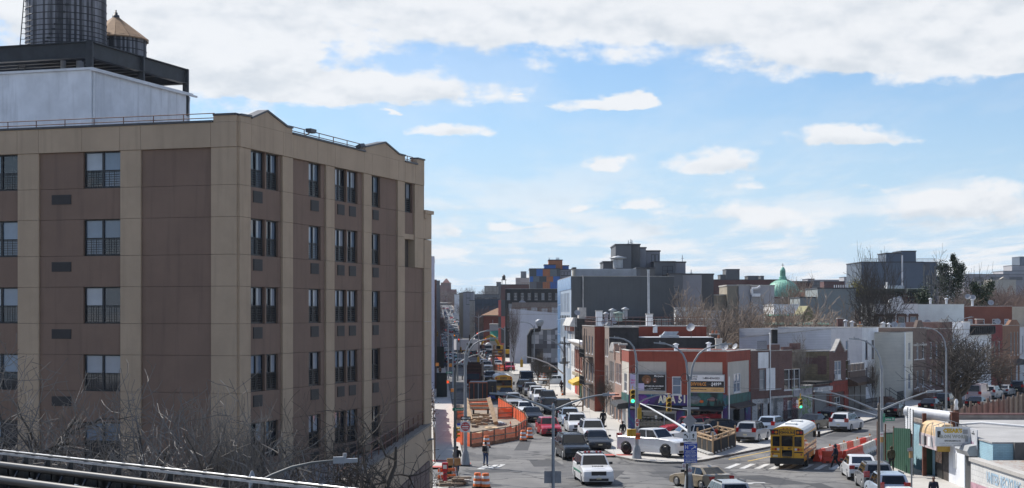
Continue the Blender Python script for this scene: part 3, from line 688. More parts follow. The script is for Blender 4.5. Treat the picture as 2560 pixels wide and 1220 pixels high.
def bld(name,label,cat,A,B,D,Hh,wall,side=None,roof=None,frame=None,z0=0.0,front=(),left=(),right=(),par=.45,cope=None,group=None,roof_z=None,slope=0.0):
 A=Vector((*A,0));B=Vector((*B,0));d=B-A;Wd=d.length;ang=atan2(d.y,d.x)
 zb=gz(A.y)+z0
 T=thing(name,label,cat,(A.x,A.y,zb),ang,group)
 side=side or wall;frame=frame or WWHITE;roof=roof or SILV
 F_=lambda x,y,z:(x,y,z);L_=lambda x,y,z:(y,D-x,z);R_=lambda x,y,z:(Wd-y,x,z)
 m=MB();Hb=Hh+slope
 face_grid(m,Wd,-.3,Hh,[h[:4]for h in front],F_,0);face_grid(m,D,-.3,Hh,[h[:4]for h in left],L_,1);face_grid(m,D,-.3,Hh,[h[:4]for h in right],R_,1)
 m.quad((Wd,D,-.3),(0,D,-.3),(0,D,Hh),(Wd,D,Hh),1)
 if slope:
  for x in(0,Wd):m.add([(x,0,Hh),(x,D,Hh),(x,D,Hb)],[(0,1,2)],1)
  m.quad((Wd,D,Hh),(0,D,Hh),(0,D,Hb),(Wd,D,Hb),1)
 m.build('wall',[wall,side],T)
 rz=(Hh-par)if roof_z is None else roof_z
 m=MB();e=.004
 if slope:m.add([(e,e,Hh),(Wd-e,e,Hh),(Wd-e,D-e,Hb),(e,D-e,Hb)],[(0,1,2,3)])
 else:
  m.quad((e,e,rz),(Wd-e,e,rz),(Wd-e,D-e,rz),(e,D-e,rz))
 m.build('roof',roof,T)
 m=MB();t=.22;cz=.07;o=.04
 if not slope:
  m.box(-o,Wd+o,-o,t,Hh+.002,Hh+cz);m.box(-o,t,t,D-t,Hh+.002,Hh+cz);m.box(Wd-t,Wd+o,t,D-t,Hh+.002,Hh+cz);m.box(-o,Wd+o,D-t,D+o,Hh+.002,Hh+cz)
  for(a,b,c_,d_)in((t,Wd-t,t-.02,t),(t,Wd-t,D-t,D-t+.02),(t-.02,t,t,D-t),(Wd-t,Wd-t+.02,t,D-t)):m.box(a,b,c_,d_,rz,Hh)
 else:
  for x in(0,Wd-t):m.prism([(x-o,0,Hh),(x+t+o,0,Hh),(x+t+o,D,Hb),(x-o,D,Hb)],(0,0,cz))
 m.build('coping',cope or COPING,T)
 for fc,lst in(('F',front),('L',left),('R',right)):
  for(x,z,w,h,st)in lst:
   if st=='n':continue
   if fc=='F':tf=lambda x,z:((x,.06,z),0)
   elif fc=='L':tf=lambda x,z:((.06,D-x,z),-pi/2)
   else:tf=lambda x,z:((Wd-.06,x,z),pi/2)
   window(T,x,z,w,h,st,frame,tf)
 T['_w']=Wd;return T
def ray_poly(px,poly):
 k=(px-CX)/F
 for(x0,y0),(x1,y1)in zip(poly,poly[1:]):
  f0=x0-k*y0;f1=x1-k*y1
  if f0*f1<=0 and f0!=f1:t=f0/(f0-f1);return(x0+(x1-x0)*t,y0+(y1-y0)*t)
 (x0,y0),(x1,y1)=poly[-2:];f0=x0-k*y0;f1=x1-k*y1;t=f0/(f0-f1);return(x0+(x1-x0)*t,y0+(y1-y0)*t)
RPOLY=[(12.0,125),(11.1,152),(9.5,200),(7.2,260),(3.7,326),(-1.6,420),(-62,1700)]
CPOLY=[(23.4,157),(28.5,163),(36.7,176),(51,204),(82.8,259),(140,358)]
def dish(px,py,Y,r,label,up=.5,tilt=-.6,group=None,base=None):
 """satellite dish on a short mast"""
 p=P(px,py,Y);T=thing('satellite_dish',label,'satellite dish',p,tilt,group)
 m=MB();n=14;vs=[(0,0,0)];fs=[]
 for q,(rr,dd)in enumerate(((.45,.03),(1,.16))):
  for j in range(n):a=2*pi*j/n;vs.append((r*rr*cos(a),-dd*r,r*rr*sin(a)))
 for j in range(n):fs.append((0,1+j,1+(j+1)%n));fs.append((1+j,1+n+j,1+n+(j+1)%n,1+(j+1)%n))
 m.add(vs,fs,0,True);m.xf(Matrix.Rotation(-.5,4,'X'));m.build('reflector',plain('dish_grey',(.30,.31,.33),.5,.15),T)
 m=MB();m.tube((0,.05,0),(0,.12,-r-up),.03);m.tube((0,0,-r*.6),(0,-r*1.1,-r*.1),.018);m.box(-.05,.05,-r*1.2,-r*1.05,-r*.15,-r*.02);m.build('mast',COPE,T)
 return T
def chimney(px0,px1,py0,py1,Y,mat,label,pots=0,depth=None,name='chimney'):
 x0,_=XY(px0,Y);x1,_=XY(px1,Y);z1=ZA(py0,Y);z0=ZA(py1,Y);w=x1-x0;d=depth or w
 T=thing(name,label,name,((x0+x1)/2,Y+d/2,z0))
 m=MB();m.box(-w/2,w/2,-d/2,d/2,-.6,z1-z0-.12);m.build('stack',mat,T)
 m=MB();m.box(-w/2-.06,w/2+.06,-d/2-.06,d/2+.06,z1-z0-.118,z1-z0);m.build('cap',COPING,T)
 for k in range(pots):
  m=MB();m.lathe([(.14,z1-z0),(.11,z1-z0+.35)],10,((k-(pots-1)/2)*.4,0,0));m.build('chimney_pot',plain('terracotta',(.35,.13,.07),.8),T)
 return T
def vent(px,py,Y,label,r=.16,h=.8,mat=None,cap=True,group=None):
 p=P(px,py,Y);T=thing('roof_vent',label,'roof vent',p,0,group)
 m=MB();m.lathe([(r,-.4),(r,h*.6)],10);m.build('pipe',mat or SILV,T)
 if cap:m=MB();m.lathe([(r*.5,h*.6),(r*1.7,h*.72),(r*1.7,h*.8),(.02,h)],10);m.build('cap',mat or SILV,T)
 return T
def text_mesh(s,size,mat,parent,loc,rz=0,name='lettering',ext=.004,sx=1.0,bold=0.0,align='CENTER',rx=pi/2):
 c=bpy.data.curves.new(name,'FONT');c.body=s;c.size=size;c.align_x=align;c.align_y='CENTER';c.extrude=ext;c.offset=bold;c.resolution_u=1
 o=bpy.data.objects.new(name,c);COL.objects.link(o)
 dg=bpy.context.evaluated_depsgraph_get();dg.update()
 me=bpy.data.meshes.new_from_object(o.evaluated_get(dg));bpy.data.objects.remove(o);bpy.data.curves.remove(c)
 me.materials.clear();me.materials.append(mat)
 t=link(name,me,parent,loc,0);t.rotation_euler=(rx,0,rz);t.scale=(sx,1,1);return t
 # corner smoke shop
REDP=plain('red_painted_render',(.27,.062,.038),.85,.10,.8,streak=.35)
CREAM=plain('cream_render',(.50,.46,.40),.85,.08,.6,streak=.2)
MURAL=noisecol('galaxy_mural',[(.25,(.01,.015,.03)),(.42,(.06,.02,.14)),(.52,(.02,.05,.16)),(.62,(.02,.14,.16)),(.75,(.16,.03,.16))],.55,5,.6,1.6,stars=2.2)
MURG=noisecol('forest_mural',[(.3,(.01,.02,.02)),(.45,(.03,.13,.12)),(.6,(.02,.08,.05)),(.75,(.07,.03,.12))],.7,5,.6,1.0,(1,1,.4))
SHOPG=glass('shop_window_glass',(.012,.014,.016),.03,.9)
WHITEP=plain('white_sign',(.75,.75,.74),.5,.05)
BLACKP=plain('black_sign',(.015,.015,.016),.5,.1)
ORANGEP=plain('orange_sign',(.62,.27,.06),.5,.06)
TANP=plain('tan_sign',(.66,.40,.16),.5,.06)
LIL=plain('lilac_sign',(.46,.42,.60),.5,.08)
GREYP=plain('grey_metal',(.33,.34,.35),.5,.12)
GALV=plain('galvanised_steel',(.36,.38,.40),.45,.14,3)
SK1=plain('printed_skin',(.30,.13,.07),.6,.05);SK2=plain('printed_dark_skin',(.17,.07,.04),.6,.05);HAIR1=plain('printed_curly_hair',(.17,.075,.03),.7,.5,9)
f0=Vector((11.1,152,0));f1=Vector((19.97,149,0));f2=Vector((23.4,157,0));bk=Vector((10.87,158.6,0));bb=Vector((17,166,0))
AR=thing('shop_building','red and cream corner shop building with a galaxy mural and billboards','building',(11.1,152,0),atan2(-3,8.87))
ARI=Matrix.Translation((11.1,152,0))@Matrix.Rotation(atan2(-3,8.87),4,'Z');ARV=ARI.inverted()
pl=[ARV@v for v in(f0,f1,f2,bb,bk)]
HZ=7.48
def wallseg(a,b,z0,z1,mat,name,t=.3,out=0.0):
 m=MB();d=(b-a).normalized();n=Vector((d.y,-d.x,0))
 m.prism([a+n*out+Vector((0,0,z0)),b+n*out+Vector((0,0,z0)),b-n*t+Vector((0,0,z0)),a-n*t+Vector((0,0,z0))],(0,0,z1-z0));return m.build(name,mat,AR)
W0=(f1-f0).length;W1=(f2-f1).length
def aseg(seg,a,b):
 A,B=(pl[0],pl[1])if seg==0 else((pl[1],pl[2])if seg==1 else(pl[4],pl[0]))
 d=(B-A).normalized();return A+d*a,A+d*b
m=MB();m.prism([Vector((p.x*.985+.05,p.y+.12,0))for p in pl],(0,0,7.0));m.build('core_wall',BLACKP,AR)
m=MB();m.prism([p+Vector((0,.1,7.01))for p in pl],(0,0,.04));m.build('roof',SILV,AR)
for seg,Wd in((0,W0),(1,W1),(2,(f0-bk).length)):
 wallseg(*aseg(seg,0,Wd),6.72,HZ,REDP,'parapet_wall');wallseg(*aseg(seg,-.03,Wd+.03),HZ+.002,HZ+.07,COPING,'coping',.28,.03)
wallseg(pl[2],pl[3],0,HZ,REDP,'side_wall');wallseg(pl[3],pl[4],0,HZ,REDP,'back_wall')
def ux(px):return(px-1571)*W0/(1816-1571)
def fz(py):return 11-(py-785)*.0377
def rect(seg,a,b,z0,z1,mat,name='wall_panel',out=0.0,t=.3):return wallseg(*aseg(seg,a,b),z0,z1,mat,name,t,out)
rect(0,0,ux(1587),2.4,6.715,REDP);rect(0,ux(1587),ux(1666),2.4,6.5,CREAM,out=-.03);rect(0,ux(1587),ux(1666),6.5,6.715,REDP)
rect(0,ux(1666),ux(1681),2.4,6.715,REDP);rect(0,ux(1704),ux(1720),2.4,6.715,REDP);rect(0,ux(1681),ux(1704),5.12,6.715,REDP);rect(0,ux(1681),ux(1704),2.4,3.42,REDP)
rect(0,ux(1720),ux(1806),2.4,6.5,CREAM,out=-.03);rect(0,ux(1720),ux(1806),6.5,6.715,REDP);rect(0,ux(1806),W0,2.4,6.715,REDP)
window(AR,ux(1681),3.43,ux(1704)-ux(1681),1.68,'dh',WWHITE,lambda x,z:((x,-.02,z),0))
rect(0,0,ux(1648),2.4,3.40,MURAL,'mural',.05,.05);rect(0,ux(1648),ux(1720),2.4,3.40,MURAL,'mural',.05,.05);rect(0,ux(1720),ux(1808),2.4,3.62,MURG,'mural',.05,.05);rect(0,ux(1808),W0,0,3.5,MURAL,'mural',.055,.05)
rect(0,0,ux(1598),0.05,2.39,MURAL,'mural',.05,.05);rect(0,ux(1692),ux(1713),0.05,2.08,MURAL,'mural',.05,.05)
YEL=plain('pale_lettering',(.74,.70,.55),.5,.1)
text_mesh('AREA',1.0,YEL,AR,(ux(1668),-.07,2.93),0,'lettering',.02,.66,.03);text_mesh('51',1.02,YEL,AR,(ux(1707),-.07,2.98),0,'lettering',.02,.8,.03)
m=MB();m.lathe([(.001,0),(.55,.01),(.55,.02)],20,(0,0,0),'y');o=m.build('mural_planet',plain('planet_purple',(.16,.05,.24),.6,.4,3),AR,(ux(1607),-.07,2.85))
m=MB();m.lathe([(.001,0),(.48,.01),(.48,.02)],20,(0,0,0),'y');o=m.build('mural_alien_head',plain('alien_grey',(.15,.17,.18),.6,.4,3),AR,(ux(1738),-.075,2.95));o.scale=(1.25,1,.85)
m=MB();m.lathe([(.001,0),(.16,.01),(.16,.02)],14,(0,0,0),'y');o=m.build('mural_eye',plain('eye_orange',(.6,.12,.02),.4),AR,(ux(1755),-.10,2.82));o.scale=(1.2,1,.9)
m=MB();m.lathe([(.001,0),(.5,.01),(.5,.02)],16,(0,0,0),'y');m.lathe([(.001,0),(.22,.012),(.22,.02)],12,(0,0,.5),'y');o=m.build('mural_saucer',plain('saucer_grey',(.25,.16,.15),.5),AR,(ux(1781),-.07,3.0));o.scale=(1,1,.34)
for px in(1772,1790,1800,1808):
 h=.55+.5*random.random();m=MB();m.add([(-.2,0,0),(.2,0,0),(0,0,h),(-.2,.02,0),(.2,.02,0),(0,.02,h)],[(0,1,2),(5,4,3),(0,2,5,3),(1,4,5,2)]);m.build('mural_tree',plain('mural_tree_black',(.012,.02,.018),.6),AR,(ux(px),-.08,2.42))
for(a,b,z)in((1577,1700,2.34),(1706,1809,2.36)):
 m=MB();m.prism([(ux(a),-.08,z),(ux(a),-.55,z-.28),(ux(a),-.55,z-.42),(ux(a),-.08,z-.36)],(ux(b)-ux(a),0,0));m.build('rolled_awning',BLACKP,AR)
rect(0,ux(1598),ux(1660),0.35,2.05,SHOPG,'shop_window',-.05,.02);rect(0,ux(1713),ux(1805),.3,2.05,SHOPG,'shop_window',-.05,.02)
rect(0,ux(1598),ux(1692),1.72,2.0,GREYP,'shutter_box',.06,.1);rect(0,ux(1598),ux(1660),0,.35,BLACKP,'stall_riser');rect(0,ux(1713),ux(1805),0,.3,BLACKP,'stall_riser')
m=MB();a,b=ux(1660),ux(1690)
m.box(a,a+.09,-.03,.1,0,1.72);m.box(b-.09,b,-.03,.1,0,1.72);m.box(a+.09,b-.09,-.03,.1,1.63,1.72);m.box(a+.09,b-.09,-.03,.1,.0,.25);m.build('door_frame',GREYP,AR)
m=MB();m.box(a+.1,b-.1,.02,.04,.25,1.63);m.build('door_pane',SHOPG,AR)
m=MB();m.box(ux(1637),ux(1643),.0,.03,1.1,1.4);m.build('paper_notice',WHITEP,AR)
for z in(.55,.85,1.15):
 m=MB()
 for k in range(16):
  x=ux(1602)+k*.13;
  if x<ux(1656):m.box(x,x+.09,-.045,-.02,z,z+.07+.06*random.random(),k%3)
 kind(m.build('goods_row',[plain('goods_a',(.25,.22,.18),.6,.3),plain('goods_b',(.12,.15,.10),.6,.3),plain('goods_c',(.3,.28,.3),.6,.3)],AR),'stuff')
m=MB();m.tube((ux(1806),-.12,0),(ux(1806),-.12,2.1),.04);m.tube((ux(1824),-.25,0),(ux(1824),-.25,5.2),.05);m.build('white_post',WHITEP,AR)
rect(1,0,.45,3.4,6.715,REDP);rect(1,W1-.5,W1,0,6.715,REDP);rect(1,.45,W1-.5,6.5,6.715,REDP)
rect(1,.45,2.5,3.4,6.5,CREAM,out=-.03);rect(1,4.9,W1-.5,3.4,6.5,CREAM,out=-.03);rect(1,2.5,4.9,5.35,6.5,CREAM,out=-.03);rect(1,2.5,4.9,3.4,3.55,CREAM,out=-.03)
d1=(pl[2]-pl[1]).normalized();a1=atan2(d1.y,d1.x)
window(AR,0,0,2.4,1.78,'pr',WWHITE,lambda x,z:((pl[1]+d1*2.5+Vector((-.0,.02,3.56))),a1))
rect(1,0,W1-.1,2.55,3.39,MURG,'mural',.05,.05);rect(1,.1,W1*.75,0.2,2.5,SHOPG,'shop_window',-.1,.02);rect(1,W1*.77,W1-.1,0,2.5,MURAL,'mural',.05,.05);rect(1,0,.3,0,2.5,MURAL,'mural',.05,.05)
m=MB();p,q=aseg(1,.5,W1-1.2);n=Vector((d1.y,-d1.x,0));m.prism([p+Vector((0,0,2.55)),p+n*.9+Vector((0,0,2.25)),p+n*.9+Vector((0,0,2.1)),p+Vector((0,0,2.3))],q-p);m.build('rolled_awning',plain('dark_awning',(.05,.035,.03),.7,.3),AR)
L2=(f0-bk).length
rect(2,0,L2,6.4,6.715,REDP);rect(2,0,2.2,3.3,6.4,CREAM,out=-.02);rect(2,4.6,L2,3.3,6.4,CREAM,out=-.02);rect(2,2.2,4.6,5.3,6.4,CREAM,out=-.02);rect(2,2.2,4.6,3.3,3.5,CREAM,out=-.02)
d2=(pl[0]-pl[4]).normalized();window(AR,0,0,2.4,1.8,'pr',WWHITE,lambda x,z:(pl[4]+d2*2.2+Vector((.03,0,3.5)),atan2(d2.y,d2.x)))
rect(2,0,L2,2.35,3.29,MURG,'mural',.04,.1);rect(2,0,3.2,0,2.34,GREYP,'roll_shutter',-.05,.1);rect(2,3.3,L2-.6,0,2.34,SHOPG,'shop_window',-.05,.1);rect(2,L2-.55,L2,0,2.34,MURAL,'mural',.04,.1)
m=MB();p,q=aseg(2,.3,L2-.2);n=Vector((d2.y,-d2.x,0));m.prism([p+Vector((0,0,2.6)),p+n*1.0+Vector((0,0,2.45)),p+n*1.15+Vector((0,0,2.2)),p+n*1.0+Vector((0,0,1.95)),p+Vector((0,0,2.0))],q-p);m.build('rolled_awning',BLACKP,AR)
def billboard(label,a,b,z0,z1):
 d=Vector((8.87,-3,0)).normalized();o=ARI@Vector((ux(a),-.22,z0))
 T=thing('billboard',label,'billboard',o,atan2(-3,8.87));w=ux(b)-ux(a);h=z1-z0
 m=MB();m.box(0,w,0,.12,0,h);m.build('panel',BLACKP,T)
 m=MB();t=.07
 m.box(-t,0,-.03,.15,-t,h+t);m.box(w,w+t,-.03,.15,-t,h+t);m.box(0,w,-.03,.15,-t,0);m.box(0,w,-.03,.15,h,h+t);m.build('frame',GREYP,T)
 return T,w,h
T,w,h=billboard('billboard with two smiling women, one curly haired, beside lilac lettering',1576,1665,3.78,5.30)
m=MB();m.box(0,w*.235,-.01,0,0,h);m.box(w*.235,w*.40,-.008,0,0,h*.44);m.build('lilac_panel',LIL,T)
for(s,z,c,sz)in(('PILLEN',.62,(.5,.05,.2),.24),("ISN'T COM",.45,(.45,.04,.2),.16)):
 text_mesh(s,sz,plain('magenta_print',(.5,.04,.2),.5),T,(w*.115,-.02,h*z),0,'lettering',.002,.85,.008)
def blob(T,x,z,rx,rz,y,mat,name):
 m=MB();n=18;m.add([(rx*cos(2*pi*j/n)*(1+.05*sin(5*j)),0,rz*sin(2*pi*j/n))for j in range(n)],[tuple(range(n))]);o=m.build(name,mat,T,(x,y,z));return o
blob(T,w*.47,h*.68,.46,.42,-.006,HAIR1,'printed_hair');blob(T,w*.50,h*.60,.19,.27,-.012,SK1,'printed_face');blob(T,w*.71,h*.66,.30,.38,-.006,plain('printed_hood',(.03,.028,.03),.6),'printed_hood');blob(T,w*.70,h*.63,.17,.23,-.012,SK2,'printed_face')
for(x,z)in((.50,.53),(.70,.56)):blob(T,w*x,h*z,.075,.032,-.018,WHITEP,'printed_smile')
for(x,z)in((.465,.66),(.53,.66),(.67,.68),(.735,.68)):blob(T,w*x,h*z,.028,.018,-.018,BLACKP,'printed_eye')
text_mesh("'BEST DARN CURL, GLUE, PERIOD'",.15,WHITEP,T,(w*.68,-.015,h*.27),0,'lettering',.002,.82,.006)
text_mesh('Miss Jessies',.26,WHITEP,T,(w*.82,-.02,h*.90),.0,'lettering',.002,.75,.006)
text_mesh('AT STORES   ONLINE   SALONS',.09,WHITEP,T,(w*.7,-.015,h*.13),0,'lettering',.002,.9,.002)
T,w,h=billboard('billboard advertising divorce for $499 with a phone number',1724,1811,3.72,5.30)
m=MB();m.box(0,w,-.008,0,h*.64,h);m.build('white_band',WHITEP,T);m=MB();m.box(0,w,-.008,0,0,h*.27);m.build('tan_band',TANP,T)
text_mesh('DIVORCE\nCENTER',.24,BLACKP,T,(w*.12,-.016,h*.82),0,'lettering',.002,.85,.002);text_mesh('1-800-414-0333',.285,BLACKP,T,(w*.635,-.016,h*.81),0,'lettering',.002,.88,.008)
text_mesh('DIVORCE',.42,ORANGEP,T,(w*.275,-.012,h*.455),0,'lettering',.002,.82,.016);text_mesh('$499*',.44,WHITEP,T,(w*.78,-.012,h*.455),0,'lettering',.002,.88,.016)
text_mesh('TheDivorceCenter.com',.19,BLACKP,T,(w*.27,-.016,h*.15),0,'lettering',.002,.85,.006)
text_mesh('Over 20 years of experience\nSpousal Signature Not Required\nSe habla espanol',.085,BLACKP,T,(w*.77,-.016,h*.14),0,'lettering',.001,.85)
for k,(px,py)in enumerate(((1690,873),(1772,870))):
 vent(px,py,154,('small silver vent at the middle of the corner shop roof','silver vent near the dishes on the corner shop roof')[k],.18,.6)
dish(1812,868,151.5,.36,'larger satellite dish at the right edge of the corner shop roof',.3,-.5);dish(1838,866,154,.30,'smaller satellite dish at the right edge of the corner shop roof',.3,-.9)
# row along the avenue, right side
BK1=brick('salmon_brick',(.33,.17,.115),(.26,.125,.085),(.42,.38,.33),.24,.085,.014)
BK2=brick('grey_brown_brick',(.22,.165,.135),(.16,.115,.095),(.34,.31,.28))
BK3=brick('dark_red_brick',(.15,.055,.042),(.095,.035,.03),(.22,.18,.16))
BK4=brick('brown_brick',(.17,.105,.075),(.11,.07,.055),(.26,.22,.19))
BK5=brick('red_brick',(.36,.10,.065),(.28,.075,.05),(.45,.35,.3))
BLK=brick('tan_block',(.26,.20,.115),(.20,.15,.085),(.15,.12,.085),.5,.24,.018,dirt=.3)
SHG=brick('black_shingles',(.028,.026,.026),(.05,.046,.044),(.01,.01,.01),.45,.28,.02,rough=.9)
SDW=siding('white_siding',(.80,.80,.79),.16);SDL=siding('lavender_siding',(.64,.61,.62),.16);SDG=siding('grey_siding',(.56,.57,.60),.2)
SDC=siding('cream_siding',(.70,.66,.56),.18);SDP=siding('pale_green_siding',(.70,.74,.72),.18)
WHT=plain('white_render',(.76,.76,.76),.8,.1,.8,streak=.15)
GRW=plain('dark_grey_render',(.098,.104,.106),.85,.08,.25,streak=.2)
GRW2=plain('mid_grey_render',(.12,.12,.12),.85,.06,.3)
RUSTM=plain('rust_railing',(.13,.055,.04),.7,.2,4)
def fa(px0,px1):return ray_poly(px0,RPOLY),ray_poly(px1,RPOLY)
A,B=fa(1537,1554)
T=bld('brick_building','salmon brick two-storey building with stone-capped piers next to the corner shop','building',A,B,10,7.1,BK1,TAR,SILV,front=[(.7,4.0,1.2,2.0,'dh'),(2.3,4.0,1.2,2.0,'dh'),(3.9,4.0,1.2,2.0,'dh'),(5.4,4.0,1.2,2.0,'dh'),(.8,.1,2.4,2.3,'op'),(4.3,.3,2.2,2.1,'pl')],cope=COPING)
w=T['_w']
for x in(.35,w-.5):
 m=MB();m.box(x-.35,x+.35,-.12,.45,6.3,7.9);m.build('pier',BK1,T);m=MB();m.box(x-.5,x+.5,-.25,.6,7.9,8.07);m.build('pier_cap',COPING,T)
m=MB();m.tube((w*.5,.6,6.6),(w*.5,.6,8.5),.1);m.box(w*.3,w*.6,.5,.7,7.2,7.9);m.build('flue',TAR,T)
m=MB();m.box(1.6,w-2.5,-.9,0,2.65,2.95);m.box(4.2,w,-.75,0,2.5,2.8);m.build('shopfront_hood',plain('pink_brown_hood',(.33,.16,.12),.8),T)
A,B=fa(1523,1536.8)
T=bld('brick_building','weathered grey brick house with a stepped gable beside the salmon brick building','building',A,B,10,7.0,BK2,TAR,SILV,frame=WWHITE,front=[(.6,3.9,1.1,2.1,'dh'),(2.2,3.9,1.1,2.1,'dh'),(3.8,3.9,1.1,2.1,'dh'),(.7,.1,1.6,2.2,'op'),(3.2,.4,1.5,2.0,'pl')])
w=T['_w'];m=MB();m.prism([(w*.15,-.1,7.08),(w*.85,-.1,7.08),(w*.85,-.1,7.3),(w*.5,-.1,8.0),(w*.15,-.1,7.3)],(0,.35,0));m.build('gable',plain('grey_gable_stone',(.30,.29,.28),.9,.2,3),T)
A,B=fa(1512,1522.8);
T=bld('brick_building','narrow brown brick three-storey building with a black tarred side wall','building',A,B,3.2,9.55,BK2,TAR,SILV,front=[(.7,6.4,1.2,1.9,'dh'),(2.6,6.4,1.2,1.9,'dh'),(.7,3.3,1.2,2.1,'dh'),(2.6,3.3,1.2,2.1,'dh'),(1.2,.1,1.6,2.2,'op')])
w=T['_w']
m=MB();m.box(.02,w-.02,3.21,11.4,0,8.45);m.build('rear_wing',TAR,T)
m=MB();m.box(.3,w-.1,3.3,11.3,8.46,8.5);m.build('rear_roof',SILV,T)
m=MB();m.box(w-1.5,w-.3,5.6,7.6,8.5,8.72);m.prism([(w-1.4,5.8,8.72),(w-.4,5.8,8.72),(w-.6,6.1,9.1),(w-1.2,6.1,9.1)],(0,1.5,0));m.build('skylight',GALV,T)
A,B=(8.35,190),(9.2,178.2)
T=bld('brick_building','three-storey brick building with a red painted side wall and a railed roof terrace','building',A,B,12.6,9.6,BK4,REDP,SILV,front=[(1.2,6.5,1.1,2.0,'dh'),(3.6,6.5,1.1,2.0,'dh'),(6.5,6.5,1.1,2.0,'dh'),(9.2,6.5,1.1,2.0,'dh'),(1.2,3.4,1.1,2.0,'dh'),(3.6,3.4,1.1,2.0,'dh'),(6.5,3.4,1.1,2.0,'dh'),(9.2,3.4,1.1,2.0,'dh'),(1.0,.1,2.2,2.4,'op'),(5,.1,2.2,2.4,'op')],par=.5)
w=T['_w']
m=MB()
for y,x0,x1 in((.4,.4,.4),):pass
def railing(m,p,q,n,z,h=1.0,mid=(.5,1.0),r=.025):
 p=Vector(p);q=Vector(q)
 for k in range(n+1):a=p.lerp(q,k/n);m.tube(a+Vector((0,0,z)),a+Vector((0,0,z+h)),r,n=4)
 for f in mid:m.tube(p+Vector((0,0,z+h*f)),q+Vector((0,0,z+h*f)),r,n=4)
railing(m,(w-.2,.3,0),(w-.2,12.4,0),15,9.65,1.0);railing(m,(.3,.3,0),(w-.2,.3,0),9,9.65,1.0);m.build('roof_railing',RUSTM,T)
m=MB()
for k in range(14):m.tube((w-.6,6.5+.16*k,9.6),(w-.6,6.5+.16*k,10.4),.02,n=4)
m.tube((w-.6,6.5,10.4),(w-.6,8.7,10.4),.025,n=4);m.build('terrace_gate',plain('pale_rail',(.4,.4,.38),.6),T)
m=MB()
for z in(3.05,6.1):
 m.box(6.0,10.6,-1.05,-.02,z,z+.06)
 railing(m,(6.0,-1.05,0),(10.6,-1.05,0),12,z,.95,(.5,1),.022)
 for x in(6.2,10.4):m.tube((x,-.02,z-.9),(x,-1.0,z),.03,n=4)
for s in(-.25,.25):m.tube((7.0,-.7+s,3.1),(9.6,-.7+s,6.1),.03,n=4);m.tube((9.6,-.7+s,6.1),(7.6,-.7+s,9.3),.03,n=4)
for x in(6.0,10.6):m.tube((x,-1.0,1.5 if x<7 else 3.0),(x,-1.0,9.4),.045,n=4)
m.build('fire_escape',plain('black_iron',(.02,.02,.02),.5,.1),T)
chimney(1490,1506,776,822,186,WHT,'white chimney at the left end of the railed roof terrace');chimney(1616,1632,784,824,181,WHT,'white chimney beside the tall steel flue on the terrace roof')
m=MB();p=P(1622,784,184);m.tube(p+Vector((0,0,-.2)),P(1621,676,184),.13,n=10);m.tube(P(1621,676,184),P(1621,674,184),.18,n=10)
tag(m.build('flue_pipe',GALV),'tall steel flue pipe rising in front of the big dark grey wall','flue')
for k,(px,py,lab)in enumerate(((1512,806,'grey satellite dish left of two others on the terrace rail'),(1524,810,'middle satellite dish of three at the terrace corner'),(1534,802,'highest satellite dish of the cluster at the terrace corner'))):dish(px,py,179.5,.40,lab,.5,-.3+.5*k)
dish(1727,819,172,.48,'large satellite dish on a tripod on the black tarred roof',.6,-.5)
vent(1515,800,196,'dark chimney cowl left of the three roof cowls',.24,1.0,GALV);vent(1547,796,205,'round capped vent with a wide skirt behind the terrace',.45,.9,plain('green_copper',(.22,.30,.27),.7,.2));vent(1531,792,206,'tall capped vent left behind the terrace',.3,1.1,GALV);vent(1563,789,206,'tall capped vent right behind the terrace',.3,1.1,GALV)
vent(1638,823,178,'squat white mushroom vent on the terrace roof',.25,.5)
A,B=ray_poly(1437.5,RPOLY),ray_poly(1468,RPOLY)
T=bld('brick_building','low red brick building with white window trim and a white cornice','building',A,B,8,7.35,BK5,TAR,SILV,front=rows_of(hypot(A[0]-B[0],A[1]-B[1]),7,1.2,[3.7],2.5,'dh'))
w=T['_w'];
m=MB();m.prism([(0,0,6.55),(0,-1.0,7.3),(0,-1.0,7.5),(0,.2,7.5),(0,.2,6.55)],(w,0,0));m.build('cornice',WHT,T)
for k in range(8):m=MB();x=w*k/7;m.box(max(0,x-.22),min(w,x+.22),-.12,-.01,3.2,6.5);m.build('pilaster',WHT if k in(0,7)else BK5,T)
for k in range(7):m=MB();x=w*(k+.5)/7;m.box(x-.8,x+.8,-.11,-.02,6.22,6.5);m.build('lintel',WHT,T);m=MB();m.box(x-.8,x+.8,-.14,-.07,3.42,3.58);m.build('sill',WHT,T)
m=MB();m.box(0,w,-.4,0,2.7,3.1);m.build('shop_fascia',plain('mixed_fascia',(.35,.3,.22),.7,.4,.7),T)
m=MB();m.prism([(w*.45,-.02,2.9),(w*.45,-1.6,2.2),(w*.45,-1.6,1.9),(w*.45,-.02,1.9)],(w*.42,0,0));m.build('awning',plain('yellow_awning',(.55,.36,.03),.7,.2),T)
for k,(c,nm)in enumerate((((.45,.05,.04),'red_shutter'),((.3,.12,.08),'brown_shutter'),((.1,.25,.2),'green_shutter'),((.5,.45,.2),'cream_shutter'),((.28,.13,.1),'brick_shutter'))):
 m=MB();x=w*(.04+.19*k);m.box(x,x+w*.15,-.05,-.01,0,2.4);m.build('roll_shutter',plain(nm,c,.7,.45,2),T)
A,B=ray_poly(1419,RPOLY),ray_poly(1437,RPOLY)
T=bld('shingled_building','white fronted three-storey house with black shingle side wall and mansard eaves','building',A,B,11.5,10.4,SDW,SHG,SILV,front=rows_of(hypot(A[0]-B[0],A[1]-B[1]),5,1.3,[3.6,6.9],2.2,'dh'),slope=-.5)
w=T['_w']
